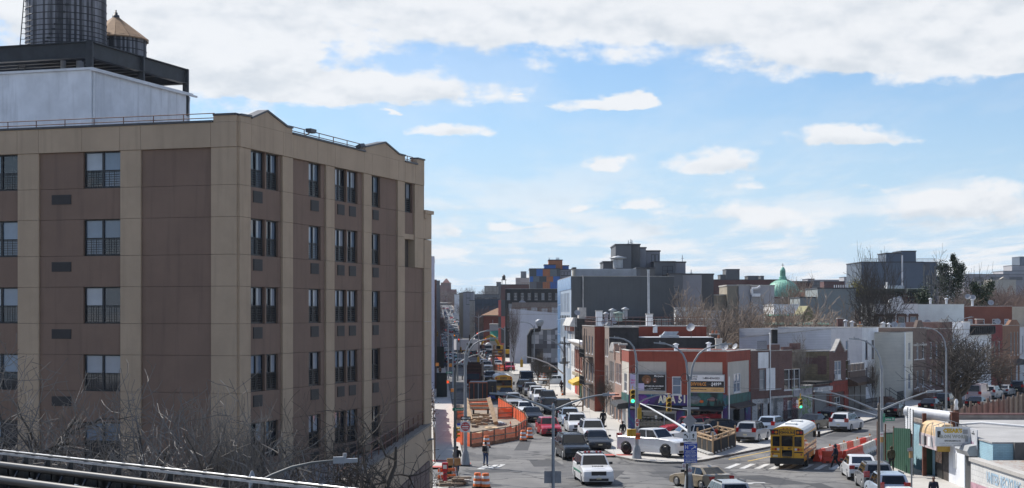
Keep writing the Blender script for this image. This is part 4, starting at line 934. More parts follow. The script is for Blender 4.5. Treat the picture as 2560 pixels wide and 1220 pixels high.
m=MB();m.prism([(0,0,9.2),(0,-.75,9.35),(0,-.2,10.5),(0,.3,10.5),(0,.3,9.2)],(w,0,0));m.build('mansard',plain('pale_mansard',(.50,.49,.47),.8,.2),T)
for k in range(6):m=MB();x=w*(k+.5)/6;m.box(x-.15,x+.15,-.6,0,8.6,9.25);m.build('corbel',BK5 if k%2 else WHT,T)
m=MB();m.prism([(w*.78,.6,10.3),(w*.98,.6,10.3),(w*.98,1.6,10.3),(w*.78,1.6,10.3)],(0,0,1.6));m.build('chimney',COPING,T)
dish(1443,782,221,.42,'grey satellite dish on the mansard house chimney',.4,.2)
BLU=plain('blue_glazed_tile',(.17,.30,.50),.25,.2,1.2);BLW=plain('pale_blue_panel',(.42,.50,.60),.4,.15,.8)
A,B=ray_poly(1394.5,RPOLY),ray_poly(1428,RPOLY);
T=bld('apartment_building','five-storey block with pale blue glazed front and a blank dark grey side wall','building',A,B,14.7,16.35,BLW,GRW,SILV,frame=WWHITE,front=[h for z in(3.2,7.3,11.2)for h in rows_of(hypot(A[0]-B[0],A[1]-B[1])-3,6,1.5,[z],2.9,'dh',7,None)],right=[],par=.3)
w=T['_w']
for k in range(6):
 m=MB();m.box(0.02,w-.02,-.06,-.005,14.55+.0,16.3)if k==0 else m.box(.02,6.5,-.05,-.006,1.0+2.3*k,3.2+2.3*k);m.build('tile_band',BLU,T)
m=MB();m.box(w+.002,w+.35,1.6,1.75,0,16.5);m.build('edge_strip',COPING,T)
m=MB()
for z in(6.4,10.4):
 for k in range(6):x=7.6+k*(w-8.0)/6;m.box(x,x+.7,-.12,-.005,z,z+.4)
kind(m.build('vent_grille',GRW,T),'stuff')
CH=[plain('checker_white',(.55,.55,.57),.6,.06),plain('checker_pale_grey',(.33,.34,.36),.6,.06),plain('checker_grey',(.17,.175,.19),.6,.06),plain('checker_dark',(.10,.10,.11),.6,.06)]
YC=293;A=XY(1327,YC);B=XY(1398,YC)
T=bld('checker_building','small building painted in a grey and white square pattern behind a bodega sign','building',A,B,12,8.1,CH[2],CH[0],SILV)
w=T['_w'];pat=["2102120","1012012","1023021","3333232","2..2211","2..0011","0..1210"];cw=w/7;chh=.84
for r,row in enumerate(pat):
 for c,k in enumerate(row):
  if k=='.':continue
  m=MB();m.box(c*cw+.01,(c+1)*cw-.01,-.05,-.005,8.05-(r+1)*chh+.01,8.05-r*chh-.01);m.build('square_panel',CH[int(k)],T)
m=MB();m.box(cw*1.02,cw*2.98,-.02,-.004,8.05-7*chh+.1,8.05-4*chh-.05);m.build('dark_window',DARKG,T)
m=MB();m.prism([(0,-.06,8.0),(w*.62,-.06,8.0),(w*.78,-.06,8.25),(w,-.06,8.65),(w,-.06,8.0)],(0,.3,0));m.build('parapet_sweep',CH[2],T)
m=MB();m.box(w*.34,w*1.0,-.35,-.06,1.0,2.0);m.build('sign_board',BLACKP,T);m=MB();m.box(w*.34,w,-.1,-.055,-.2,1.0);m.build('shop_front',plain('dark_shopfront',(.03,.04,.035),.5,.6,1.5),T)
text_mesh('FOREST BODEGA Corp.',.42,WHITEP,T,(w*.67,-.37,1.5),0,'lettering',.01,.8,.01)
text_mesh('OPEN',.3,plain('orange_red_sign',(.7,.12,.04),.5),T,(w*.85,-.37,.5),0,'lettering',.01)
m=MB();m.path([P(1323,908,292),P(1323,840,292),P(1329,826,292),P(1348,824,292),P(1348,812,292)],.42,8);tag(m.build('duct',TAR),'thick black kitchen duct bending over the checkered building','duct')
m=MB();m.lathe([(.35,-.3),(.6,0),(.75,.35),(.75,.8),(.3,1.0)],14);o=m.build('exhaust_fan',GALV,None,P(1349,812,292));tag(o,'round steel exhaust fan on top of the black duct','exhaust fan')
WB=plain('white_painted_wall',(.64,.66,.71),.85,.05,.4,streak=.12,bump=.3,bscale=12)
Yw=352;A=XY(1274,Yw);B=XY(1412,Yw)
T=bld('warehouse','warehouse with a long white painted brick side wall and rooftop clutter','building',A,B,24,10.9,WB,WB,ROOFM,slope=0)
w=T['_w']
m=MB();m.prism([(0,-.02,10.98),(w,-.02,10.98),(w,-.02,9.6+1.4),(0,-.02,12.2)],(0,.3,0));m.build('sloped_parapet',WB,T)
m=MB();m.box(.5,w,7.5,7.9,10.5,13.6);m.build('far_parapet',BK2,T)
m=MB();railing(m,(.6,1.2,0),(w,1.2,0),16,11.0,1.4,(.5,1),.03);m.build('roof_railing',RUSTM,T)
for k in range(4):m=MB();x=2.5+2.3*k;m.box(x,x+1.3,3.2,4.4,10.5,12.2+.3*(k%2));m.build('roof_unit',GALV,T)
dish(1306,760,362,.9,'white satellite dish on the warehouse roof at left',1.2,.3);dish(1337,766,362,.8,'second satellite dish on the warehouse roof beside the first',1.2,-.3);dish(1381,768,360,.8,'satellite dish at the right end of the warehouse roof',1.2,-.4)
BLKW=plain('black_cladding',(.014,.015,.017),.6,.1);PINK=plain('coral_panel',(.50,.13,.11),.7,.12,.6)
Yb=405;A=XY(1263,Yb);B=XY(1400,Yb)
ws=rows_of(13.9,8,.75,[14.6,7.6],1.7,'pr')
T=bld('apartment_building','four-storey black building with narrow paired windows and coral corner panels','building',A,B,14,17.35,BLKW,BLKW,ROOFM,frame=WGREY,front=ws,par=.4)
for(z0,z1,mt)in((0,3.6,PINK),(3.65,7.4,GRW),(7.45,10.4,PINK),(10.45,14.6,GRW)):
 m=MB();m.box(-1.05,-.02,-.1,13,z0,z1);m.build('corner_panel',mt,T)
 m=MB();m.box(-1.75,-1.06,-.05,13,z0,z1-.1);m.build('corner_panel',GRW if mt is PINK and z0>5 else PINK,T)
for z in(10.6,6.7,2.8):
 m=MB();m.box(.6,2.6,-.9,-.01,z,z+.15);m.build('balcony_slab',COPING,T);m=MB();railing(m,(.6,-.85,0),(2.6,-.85,0),6,z+.15,.9,(1,),.03);m.build('balcony_rail',BLKW,T)
 m=MB();m.box(.85,2.3,-.03,-.004,z+.2,z+3.0);m.build('balcony_door',PALEG if z>10 else DARKG,T)
m=MB();railing(m,(4,.3,0),(14,.3,0),24,17.4,1.5,(1,),.03);m.build('roof_railing',RUSTM,T)
# row along the cross street (far side)
GRAF=noisecol('graffiti_wall',[(.3,(.42,.41,.39)),(.47,(.5,.49,.47)),(.5,(.06,.06,.07)),(.53,(.48,.47,.45)),(.7,(.36,.36,.36))],1.6,6,.8,2.5)
GRAFG=noisecol('green_graffiti_shutter',[(.3,(.40,.40,.37)),(.46,(.42,.42,.40)),(.50,(.10,.12,.08)),(.55,(.28,.36,.18)),(.66,(.30,.38,.2)),(.7,(.08,.09,.07))],1.1,4,.8,2.2)
ROLL=siding('roll_shutter_steel',(.16,.165,.17),.1,.2);ROLLD=siding('dark_roll_shutter',(.06,.06,.06),.1,.2)
def ca(px0,px1):return ray_poly(px0,CPOLY),ray_poly(px1,CPOLY)
def L(a,b):return hypot(a[0]-b[0],a[1]-b[1])
A,B=ca(1877,1924)
T=bld('brick_building','dark brick shopfront building with blank white panels and a graffiti ground floor','building',A,B,9,7.35,BK3,BK3,SILV,frame=WGREY,front=[(1.6,3.5,1.1,2.0,'dh'),(4.6,3.5,1.1,2.0,'dh'),(1.2,.4,1.0,1.7,'op'),(3.1,.4,1.0,1.7,'op'),(5.0,.4,1.0,1.7,'op')])
w=T['_w']
m=MB();m.box(1.3,w-.3,-.06,-.004,5.62,7.2);m.build('white_panel',WHT,T);m=MB();m.box(2.8,4.5,-.06,-.004,3.4,5.6);m.build('white_panel',WHT,T)
for(x0,x1,z0,z1)in((.2,1.15,0,2.6),(2.25,3.05,0,2.6),(4.15,4.95,0,2.6),(6.05,w-.1,0,2.6),(1.15,6.05,2.15,2.6)):m=MB();m.box(x0,x1,-.05,-.004,z0,z1);m.build('graffiti_panel',GRAF,T)
m=MB();m.box(1.3,w-.3,-.0,.25,7.42,7.5);railing(m,(1.4,.1,0),(w-.4,.1,0),10,7.4,.9,(1,),.02);m.build('roof_rail',COPE,T)
A,B=ca(1924.3,1980)
T=bld('brick_building','castellated dark brick building with a white triple window upstairs','building',A,B,9,7.3,BK3,BK3,SILV,front=[(2.8,3.3,3.2,2.1,'tri'),(3.4,.5,1.9,1.7,'pr'),(.8,.05,1.1,2.2,'op')])
w=T['_w']
for(x0,x1,h)in((0,1.9,.55),(2.6,5.0,.3),(6.0,w,.65)):m=MB();m.box(x0,x1,-.03,.3,7.375,7.375+h);m.build('battlement',BK3,T)
m=MB();m.tube((-.1,-.12,0),(-.1,-.12,9.0),.06);m.tube((-.1,-.12,9.0),(-.3,-.12,9.1),.06);m.build('downpipe',WHITEP,T)
m=MB();m.box(0,w,-.10,-.003,2.55,2.75);m.build('string_course',COPING,T)
for(x0,x1)in((2.0,3.35),(5.35,w-.1)):m=MB();m.box(x0,x1,-.05,-.004,0,2.5);m.build('graffiti_panel',noisecol('pink_graffiti_brick',[(.3,(.14,.05,.045)),(.48,(.16,.055,.05)),(.51,(.4,.36,.38)),(.55,(.13,.05,.05))],2.2,5,.8,2)if 'pink_graffiti_brick' not in MATS else MATS['pink_graffiti_brick'],T)
A,B=ca(1980.5,2031);T=bld('garage','low garage front with green and white graffiti','garage',A,B,8,3.5,GRAFG,BLK,TAR,par=.2)
w=T['_w'];m=MB();m.box(.2,w-.2,-.08,-.005,2.6,3.3);m.build('sign_panel',plain('faded_sign_grey',(.32,.31,.33),.7,.35,1),T)
for k in range(4):m=MB();x=.3+k*(w-.5)/4;m.box(x,x+(w-.5)/4-.08,-.06,-.005,.05,2.5);m.build('painted_panel',GRAFG,T)
A,B=ca(2031.5,2072.5);T=bld('garage','low garage with a closed grey roll-up door','garage',A,B,8,3.55,BK3,BLK,TAR,par=.2)
w=T['_w'];m=MB();m.box(.5,w-.9,-.05,-.004,.02,2.7);m.build('roll_door',ROLL,T);m=MB();m.box(.2,w-.2,-.5,-.004,2.85,3.3);m.build('canopy',plain('white_canopy',(.5,.5,.5),.7,.3),T)
m=MB();m.box(.1,w+.2,-.3,2.2,3.62,3.85);m.build('tar_paper',TAR,T)
A,B=ca(2073,2119)
T=bld('brick_house','dark brick house with a pointed gable, red painted front and tan block side wall','house',A,B,11.3,7.0,BK3,BLK,SILV,frame=WWHITE,front=[(1.6,3.9,2.2,2.0,'pr'),(5.2,3.9,1.3,2.0,'dh'),(1.6,.7,1.9,1.3,'pr')],slope=-.35)
w=T['_w']
m=MB();m.prism([(w*.22,-.15,6.9),(w*.74,-.15,6.9),(w*.48,-.15,8.1)],(0,.35,0));m.build('gable',BK3,T)
for s in((.19,.48),(.77,.48)):m=MB();m.prism([(w*s[0],-.22,6.85),(w*s[1],-.22,8.12),(w*s[1],-.22,8.3),(w*s[0],-.22,7.03)],(0,.48,0));m.build('gable_coping',COPING,T)
m=MB();m.box(.1,w-.1,-.06,-.004,2.55,3.7);m.build('red_fascia',plain('red_fascia_paint',(.26,.05,.035),.8,.2,1),T)
for(x0,x1)in((0,.5),(4.5,5.2),(w-.5,w)):m=MB();m.box(x0,x1,-.10,-.004,0,2.55);m.build('red_pier',MATS['red_fascia_paint'],T)
m=MB();m.box(1.75,2.6,-.35,.0,3.95,4.45);m.build('window_air_conditioner',WHT,T)
m=MB();m.box(-.012,-.004,.3,1.3,4.5,6.5);m.box(-.012,-.004,1.3,11.0,5.6,6.3);m.build('brick_toothing',BK3,T)
A,B=ca(2119.5,2164)
T=bld('shop','low brick shop with battlements and closed dark roll shutters','shop',A,B,8,4.6,BK4,BLK,SILV)
w=T['_w']
for k in range(4):m=MB();x=k*w/4;m.box(x+.1,x+w/4-.7,-.04,.3,4.68,5.35);m.build('battlement',BK2,T);m=MB();m.box(x+.05,x+w/4-.65,-.1,.35,5.36,5.45);m.build('battlement_cap',COPING,T)
m=MB();m.prism([(0,-.01,3.9),(0,-1.1,3.4),(0,-1.1,3.1),(0,-.01,3.0)],(w,0,0));m.build('canopy',plain('brown_canopy',(.09,.055,.035),.8,.3),T)
for k in range(3):m=MB();x=.2+k*w/3;m.box(x,x+w/3-.3,-.05,-.004,0,2.9);m.build('roll_shutter',ROLLD,T)
A=(37.6,188.5);d=Vector((.51,.86,0)).normalized()
def nxt(A,px):
 k=(px-CX)/F;t=(k*A[1]-A[0])/(d.x-k*d.y);return(A[0]+d.x*t,A[1]+d.y*t)
B=nxt(A,2155)
T=bld('siding_house','lavender siding house with a long grey sided party wall','house',A,B,11.6,9.25,SDL,SDG,SILV,front=[(2.2,5.6,1.0,2.2,'dh'),(5.2,5.6,1.0,2.2,'dh'),(2.2,2.3,1.0,2.0,'dh'),(5.2,2.3,1.0,2.0,'dh')],slope=-1.15)
A2=nxt(A,2155.4);B2=nxt(A,2196)
T=bld('siding_house','white painted row house with dark narrow windows','house',A2,B2,11,9.3,WHT,WHT,SILV,frame=WBRN,front=[(1.2,5.4,.95,2.3,'dh'),(3.7,5.4,.95,2.3,'dh'),(6.2,5.4,.95,2.3,'dh'),(1.2,2.0,.95,2.3,'dh'),(3.7,2.0,.95,2.3,'dh'),(6.2,2.0,.95,2.3,'op')])
Ah=(49.2,200.5);Bh=nxt(Ah,2282)
T=bld('siding_house','cream siding house with a white corner board and small windows','house',Ah,Bh,12,8.7,SDC,SDC,SILV,front=[(1.6,5.2,.95,2.2,'dh'),(4.1,5.2,.95,2.2,'dh'),(6.4,5.2,.95,2.2,'dh'),(1.6,1.5,1.0,2.0,'dh'),(4.1,1.5,1.0,2.0,'dh'),(6.4,.2,1.1,2.3,'op')],slope=-.5)
m=MB();m.box(-.16,.16,-.10,.0,0,8.7);m.build('corner_board',WHITEP,T)
A=Bh
def at(px):return nxt(Ah,px)
A0=(at(2282.5)[0]-1.2,at(2282.5)[1]-2.0)
T=bld('brick_house','brown brick row house with a pale string course and small gable peak','house',at(2282.6),at(2316),10,9.2,BK4,BK4,SILV,front=[(1.5,5.2,1,2.1,'dh'),(4.0,5.2,1,2.1,'dh'),(1.5,1.6,1,2.1,'dh'),(4.0,1.6,1,2.1,'dh')])
m=MB();w=T['_w'];m.prism([(w*.2,-.06,9.28),(w*.8,-.06,9.28),(w*.6,-.06,10.2),(w*.35,-.06,10.2)],(0,.4,0));m.build('gable',BK4,T);m=MB();m.box(0,w,-.07,-.003,6.9,7.15);m.build('string_course',COPING,T)
T=bld('brick_house','dark red brick row house with a raised castellated parapet','house',at(2316.4),at(2380),10,9.0,BK3,BK3,SILV,front=[(1.5,5.2,1,2.1,'dh'),(4.2,5.2,1,2.1,'dh'),(7,5.2,1,2.1,'dh'),(10,5.2,1,2.1,'dh'),(1.5,1.6,1,2.1,'dh'),(4.2,1.6,1,2.1,'dh'),(7,1.6,1,2.1,'dh')])
w=T['_w'];m=MB();m.box(w*.6,w,-.05,5,9.08,9.9);m.build('raised_parapet',BK3,T)
for x in(w*.62,w*.8,w*.95):m=MB();m.box(x-.4,x+.4,-.15,.4,9.91,10.3 if x<w*.9 else 10.0);m.build('parapet_cap',COPING,T)
T=bld('row_house','white painted row house with a stepped roof edge','house',at(2380.4),at(2424),10,8.8,WHT,WHT,SILV,front=[(1.5,4.8,1,2.1,'dh'),(4.2,4.8,1,2.1,'dh'),(7,4.8,1,2.1,'dh')])
w=T['_w'];m=MB();m.box(w*.65,w,-.04,4,8.88,9.8);m.build('stepped_parapet',WHT,T)
T=bld('row_house','row house with a black bracketed cornice beside a red house','house',at(2424.4),at(2478),10,8.8,WHT,BK4,SILV,front=[(1.5,4.8,1,2.1,'dh'),(4.2,4.8,1,2.1,'dh'),(7,4.8,1,2.1,'dh'),(9.6,4.8,1,2.1,'dh')])
w=T['_w'];m=MB();m.box(0,w,-.5,0,8.0,9.3);m.build('cornice',TAR,T)
for k in range(12):m=MB();x=w*(k+.3)/12;m.box(x,x+.35,-.75,-.51,8.2,9.2);m.build('bracket',TAR,T)
T=bld('row_house','crimson painted row house behind the bare street tree','house',at(2478.4),at(2506),10,9.4,plain('crimson_paint',(.20,.025,.025),.8,.2),BK3,SILV,front=[(1.5,4.8,1,2.1,'dh'),(4.2,4.8,1,2.1,'dh')])
BRR=plain('brown_render',(.24,.125,.075),.85,.12,.6,streak=.2)
T=bld('row_house','tall brown rendered house with a peaked parapet at the right','house',at(2506.4),at(2549),10,9.2,BRR,BRR,SILV,front=[(5.0,4.6,.8,3.6,'dh'),(7.2,4.6,.8,3.6,'dh'),(9.4,4.6,.8,3.6,'dh'),(1.5,1,1.2,2.2,'op'),(5,.3,1.2,2.6,'op')])
w=T['_w'];m=MB();m.prism([(w*.3,-.06,9.28),(w,-.06,9.28),(w*.8,-.06,10.1),(w*.5,-.06,10.1)],(0,.5,0));m.build('peaked_parapet',BRR,T)
m=MB();m.prism([(0,-.01,4.0),(0,-2.2,3.4),(0,-2.2,3.2),(0,-.01,3.6)],(w,0,0));m.build('porch_roof',TAR,T)
for x in(.5,w/2,w-.4):m=MB();m.box(x-.1,x+.1,-2.1,-1.9,0,3.2);m.build('porch_post',WHITEP,T)
T=bld('row_house','grey sided house cut by the right edge of the picture','house',at(2549.4),at(2600),10,8.9,SDG,SDG,SILV,front=[(1.5,4.6,.9,3.0,'dh'),(4.2,4.6,.9,3.0,'dh')])
def back(name,label,px0,px1,py,Y,mat,D=10,front=(),frame=WWHITE,**k):
 A=XY(px0,Y);B=XY(px1,Y);return bld(name,label,'house' if 'house' in name else 'building',A,B,D,ZA(py,Y),mat,mat,SILV,frame=frame,front=front,**k)
Y=262;u=Y/F
fr=[((px-2186)*u,ZA(824,Y),26*u*.62,(824-788)*u*.92,'dh')for px in(2189,2217,2246,2275)]
T=back('siding_house','white sided house with four hooded bay windows and an arched parapet',2186,2294.6,760,Y,SDW,front=fr)
w=T['_w'];h=ZA(760,Y)
m=MB();n=10;pts=[(w*.33,-.05,h)]+[(w*.5-w*.17*cos(pi*k/n),-.05,h+.35+.65*sin(pi*k/n))for k in range(n+1)]+[(w*.67,-.05,h)];m.prism(pts,(0,.4,0));m.build('arched_parapet',SDW,T)
for(x,z,ww,hh,s)in fr:
 m=MB();m.prism([(x-.35,-.25,z+hh),(x+ww+.35,-.25,z+hh),(x+ww+.15,-.25,z+hh+.45),(x-.15,-.25,z+hh+.45)],(0,.25,0));m.build('window_hood',WBRN,T)
 m=MB();m.box(x-.22,x-.02,-.15,0,z-.1,z+hh-.01);m.box(x+ww+.02,x+ww+.22,-.15,0,z-.1,z+hh-.01);m.build('window_surround',WBRN,T)
fr=[((px-2295)*u,ZA(818,Y),.95,.95,'dh')for px in(2305,2334,2362,2393)]
back('siding_house','pale green sided house with small square upstairs windows',2295,2410,761,Y,SDP,front=fr)
fr=[((px-2410.5)*u,ZA(812,Y),.75,.95,'dh')for px in(2420,2450,2481,2511)]
back('row_house','wide reddish brown house with four small windows behind the row',2410.5,2530,766,Y,plain('red_brown_render',(.165,.06,.04),.85,.1,.6),front=fr)
back('row_house','beige rendered house at the right edge behind the row',2530.5,2620,768,Y,plain('beige_render',(.40,.35,.28),.85,.1,.6))
for(a,b,c,e,Y,mt,lab,pots)in((2094,2107,795,815,215,BK3,'dark brick chimney left of the green topped vent',0),(2146,2156,810,822,218,plain('tan_chimney',(.42,.27,.14),.8),'small tan chimney pot stack on the siding house',1),(2069,2087,818,835,205,plain('brown_chimney',(.20,.10,.07),.8),'broad brown chimney on the grey sided roof',0),(2202,2214,808,832,235,COPING,'pale chimney left on the white roofs',0),(2238,2250,808,826,235,COPING,'pale chimney with a red pot on the white roofs',1),(2409,2426,803,815,236,COPING,'white chimney beside the red brick parapet',0),(2442,2458,797,812,245,BK3,'dark chimney against the reddish brown house',0),(1930,1944,822,846,190,TAR,'round black chimney at the left of the grey sided house',0),(1777,1799,834,850,176,BK4,'low brick chimney with terracotta pots behind the corner shop',2),(1790,1805,846,866,168,COPING,'stubby pale chimney on the corner shop roof',1)):
 chimney(a,b,c,e,Y,mt,lab,pots)
for(px,py,Y,lab)in((2258,815,226,'large dark satellite dish above the cream house'),(2236,812,232,'pale satellite dish in the middle of the white roofs'),(2319,808,222,'satellite dish above the brown brick house'),(2420,742,262,'upper satellite dish on the red brown house roof'),(2432,744,263,'second satellite dish on the red brown house roof'),(2477,757,262,'low satellite dish on the red brown house roof'),(2235,749,263,'left satellite dish above the arched parapet'),(2248,748,263,'right satellite dish above the arched parapet'),(2494,804,250,'small satellite dish before the right house windows')):
 dish(px,py,Y,.5,lab,.5,-.4+.3*random.random())
for(px,py,Y,lab)in((2114,815,218,'green topped square vent on the siding houses'),(2130,818,216,'white curved vent beside the green topped vent'),(2326,758,263,'bent white vent pipe on the pale green house'),(2366,758,263,'stout white vent on the pale green house'),(2431,760,263,'white vent pipe on the red brown house'),(2208,820,228,'pair of white vent pipes over the cream house'),(2222,822,228,'thin white vent pipe over the cream house')):
 vent(px,py,Y,lab,.2,.9)
 # blocks behind and along the far avenue
LAVG=plain('lavender_grey_panel',(.27,.265,.285),.7,.06,.4);LAVD=plain('slate_panel',(.13,.135,.145),.7,.06,.4)
def block(T,name,px0,px1,pyt,Y,D,mat,base=None,dz=0.0,top=None):
 """a box of a building seen between two picture columns at depth Y, D deep; base = picture row of its foot"""
 x0,x1=XY(px0,Y)[0],XY(px1,Y)[0];z1=ZA(pyt,Y);z0=ZA(base,Y)if base else gz(Y)-.5
 o=T.location;m=MB();m.box(x0-o.x,x1-o.x,Y-o.y,Y+D-o.y,z0-o.z,z1-o.z);r=m.build(name,mat,T)
 m=MB();m.box(x0-o.x-.12,x1-o.x+.12,Y-o.y-.12,Y+D-o.y+.12,z1-o.z+.003,z1-o.z+.25);m.build('coping',top or COPE,T)
 return r
def wins(T,px0,px1,Y,zs,n,w,h,style='pl',fr=None):
 o=T.location
 for z in zs:
  for k in range(n):
   x=XY(px0+(px1-px0)*(k+.5)/n,Y)[0]
   window(T,x,z,w,h,style,fr or WGREY,lambda a,b:((a-w/2-o.x,Y-o.y-.03,b-o.z),0))
def far(name,label,px,Y,group=None,cat='building'):return thing(name,label,cat,(XY(px,Y)[0],Y,gz(Y)),0,group)
def antenna(T,px,py0,py1,Y,r=.06):
 o=T.location;m=MB();a=P(px,py0,Y)-o;b=P(px,py1,Y)-o;m.tube(a,b,r,n=4);m.tube(b+Vector((-.25,0,-.6)),b+Vector((.25,0,-.6)),r*.7,n=4);m.build('antenna',GALV,T)
T=far('apartment_building','stepped grey and lavender apartment complex rising behind the dark grey wall',1600,292)
block(T,'wing',1508,1545,656,300,10,LAVD);block(T,'tower_block',1539,1578.5,613,292,14,LAVD);block(T,'tower_block',1578.8,1600,613,293,12,GRW2);block(T,'wing',1600.3,1615,621,294,12,LAVG);block(T,'wing',1615.3,1650,629,296,12,LAVG)
block(T,'wing',1636,1688,656,290,18,LAVD);block(T,'wing',1688.3,1714,657,291,16,LAVG);block(T,'wing',1672,1706,686,286,4,LAVD);block(T,'wing',1706.3,1754,687,287,14,LAVG);block(T,'wing',1754.3,1784,687,300,14,GRW2);block(T,'wing',1598,1637,672,284,8,GRW2)
wins(T,1662,1676,290,[18.0],1,1.9,1.7,'pr',BLKW);wins(T,1658,1680,290,[16.5],1,1.0,1.2,'pl',BLKW);wins(T,1686,1694,286,[13.6],1,1.0,2.2,'dh',BLKW);wins(T,1629,1646,296,[20.6],2,.8,1.4,'op',BLKW)
for px,a,b in((1571,613,601),(1577,613,598),(1580,613,600),(1706,657,638),(1728,687,674)):antenna(T,px,a,b,293)
m=MB();o=T.location
for k in range(40):
 px=1441+k*3.75;x=XY(px,262)[0]-o.x;m.box(x,x+.17,262-o.y,262.2-o.y,ZA(697,262)-o.z-.3,ZA(673,262)-o.z)
x0,x1=XY(1439,262)[0]-o.x,XY(1592,262)[0]-o.x;m.box(x0,x1,262.2-o.y,262.3-o.y,ZA(697,262)-o.z-.3,ZA(672,262)-o.z)
s=kind(m.build('plant_screen',plain('corrugated_screen',(.36,.38,.41),.5,.15,.5),T),'stuff')
block(T,'screen_return',1433,1439,672,262,6,plain('tan_screen',(.36,.33,.28),.7),700);block(T,'screen_return',1592,1601,672,262,6,LAVD,700)
vent(1545,664,288,'wide white mushroom exhaust on the plant roof',.9,1.8,GALV)
OB=[plain('patch_grey',(.15,.17,.18),.6,.06),plain('patch_blue',(.05,.15,.42),.6,.06),plain('patch_orange',(.42,.15,.06),.6,.06),plain('patch_dark',(.07,.08,.085),.6,.06)]
Y=470;T=far('apartment_building','patchwork tower clad in blue, orange and grey squares',1375,Y)
block(T,'core_block',1324,1400,673,Y,18,LAVD);block(T,'core_block',1400.3,1428,675,Y+1,16,LAVG);block(T,'penthouse',1361,1389,663,Y+3,10,OB[1]);block(T,'penthouse',1372,1406,651,Y+5,10,OB[2]);block(T,'penthouse',1406.3,1422,665,Y+6,8,OB[1])
pat=[(1324,1341,673,690.5,3),(1341,1357,673,690.5,1),(1357,1375,673,690.5,2),(1375,1392,673,690.5,0),(1392,1400,673,690.5,3),(1324,1333,691,704.5,1),(1333,1348,691,704.5,0),(1348,1366,691,704.5,3),(1366,1383,691,704.5,2),(1383,1400,691,704.5,1),(1324,1341,705,722,0),(1341,1357,705,722,3),(1357,1375,705,722,2),(1375,1400,705,722,1)]
o=T.location
for(a,b,c,d_,k)in pat:
 m=MB();m.box(XY(a,Y)[0]-o.x+.02,XY(b,Y)[0]-o.x-.02,-.12,-.01,ZA(d_,Y)-o.z+.02,ZA(c,Y)-o.z-.02);m.build('cladding_panel',OB[k],T)
wins(T,1402,1427,Y+1,[22.3,20.2,18.2],3,.9,1.2,'pl',BLKW)
for px in(1373,1391,1394,1397):antenna(T,px,651,644,Y+6,.1)
Y=610;T=far('apartment_building','long dark red brick block with grey rooftop bulkheads on the skyline',1860,Y)
DRB=plain('distant_dark_brick',(.11,.045,.04),.9,.1,.3)
block(T,'wall_block',1777,1950,700,Y,20,DRB);block(T,'bulkhead',1815,1849,674,Y+6,10,GRW2);block(T,'bulkhead',1801,1815,688,Y+7,8,GRW2);block(T,'bulkhead',1870,1896,691,Y+6,9,GRW2);block(T,'bulkhead',1902,1910,691,Y+6,9,LAVD)
wins(T,1782,1940,Y,[19.6],14,1.3,2.0,'dh',BLKW)
Y=450;VERD=plain('verdigris_copper',(.22,.47,.36),.6,.15,.5,streak=.12);STN=plain('church_stone',(.33,.30,.26),.9,.15,.4)
T=far('domed_church','green copper domed church with a columned lantern',1957,Y,cat='church')
u=Y/F;R=43*u;zb=ZA(742,Y);zt=ZA(699,Y)
m=MB();m.lathe([(R*1.0,0),(R*1.0,zb-.5)],32);m.build('drum',STN,T)
m=MB();n=12;m.lathe([(R*1.03*cos(pi/2*k/n*.93),zb+(zt-zb)*1.03*sin(pi/2*k/n*.93))for k in range(n+1)],40);m.build('dome',VERD,T)
for k in range(32):
 a=2*pi*k/32;m=MB();m.path([(R*1.04*cos(t)*cos(a),R*1.04*cos(t)*sin(a),zb+(zt-zb)*1.035*sin(t))for t in(0,.3,.6,.9,1.2,1.43)],.055,3,cap=False);m.build('dome_rib',VERD,T)
z0=zt;m=MB();m.lathe([(11.5*u,z0-.9),(11.5*u,z0+.15),(9.3*u,z0+.2),(9.3*u,z0+.75),(7.0*u,z0+.8),(7.0*u,ZA(689.5,Y))],20,sm=False);m.build('lantern_base',VERD,T)
for k in range(8):a=2*pi*k/8;m=MB();m.lathe([(.18,ZA(690,Y)),(.15,ZA(677,Y))],6,(5.6*u*cos(a),5.6*u*sin(a),0));m.build('lantern_column',VERD,T)
m=MB();m.lathe([(.6*u,ZA(690,Y)),(.6*u,ZA(677,Y))],8);m.build('lantern_core',VERD,T)
m=MB();m.lathe([(6.6*u,ZA(677.5,Y)),(6.6*u,ZA(675.5,Y)),(5.8*u,ZA(674,Y)),(4.3*u,ZA(670,Y)),(1.5*u,ZA(667.5,Y)),(.3*u,ZA(666,Y)),(.2*u,ZA(660,Y))],16);m.build('lantern_cupola',VERD,T)
m=MB();z=ZA(662,Y);m.box(-.06,.06,-.06,.06,z-1.0,z+.45);m.box(-.35,.35,-.05,.05,z-.15,z-.02);m.build('cross',COPE,T)
for(px,py,r_,nm)in((2003,732,12,'half_dome'),(1992,727,10,'half_dome'),(1816,742,13,'half_dome')):
 c=P(px,py,Y+4)-T.location;m=MB();m.lathe([(r_*u*cos(pi/2*k/6*.98),r_*u*.95*sin(pi/2*k/6*.98))for k in range(7)],20,(c.x,c.y,c.z-r_*u*.5));m.build(nm,VERD,T)
 m=MB();m.lathe([(r_*u*.97,0),(r_*u*.97,c.z-r_*u*.5)],16,(c.x,c.y,0));m.build('apse_wall',STN,T)
m=MB();x=XY(1816,Y)[0]-T.location.x;m.box(x-2,6,2,16,0,ZA(748,Y));m.build('nave',STN,T)
c=P(2016,738,Y-6)-T.location;m=MB();m.prism([(c.x-3.2,c.y,c.z-.4),(c.x+3.0,c.y,c.z-.4),(c.x+.5,c.y+1,c.z+1.0),(c.x-1.4,c.y+1,c.z+.9)],(0,6,0));m.build('tiled_roof',plain('terracotta_roof',(.42,.17,.09),.8,.2,2),T)
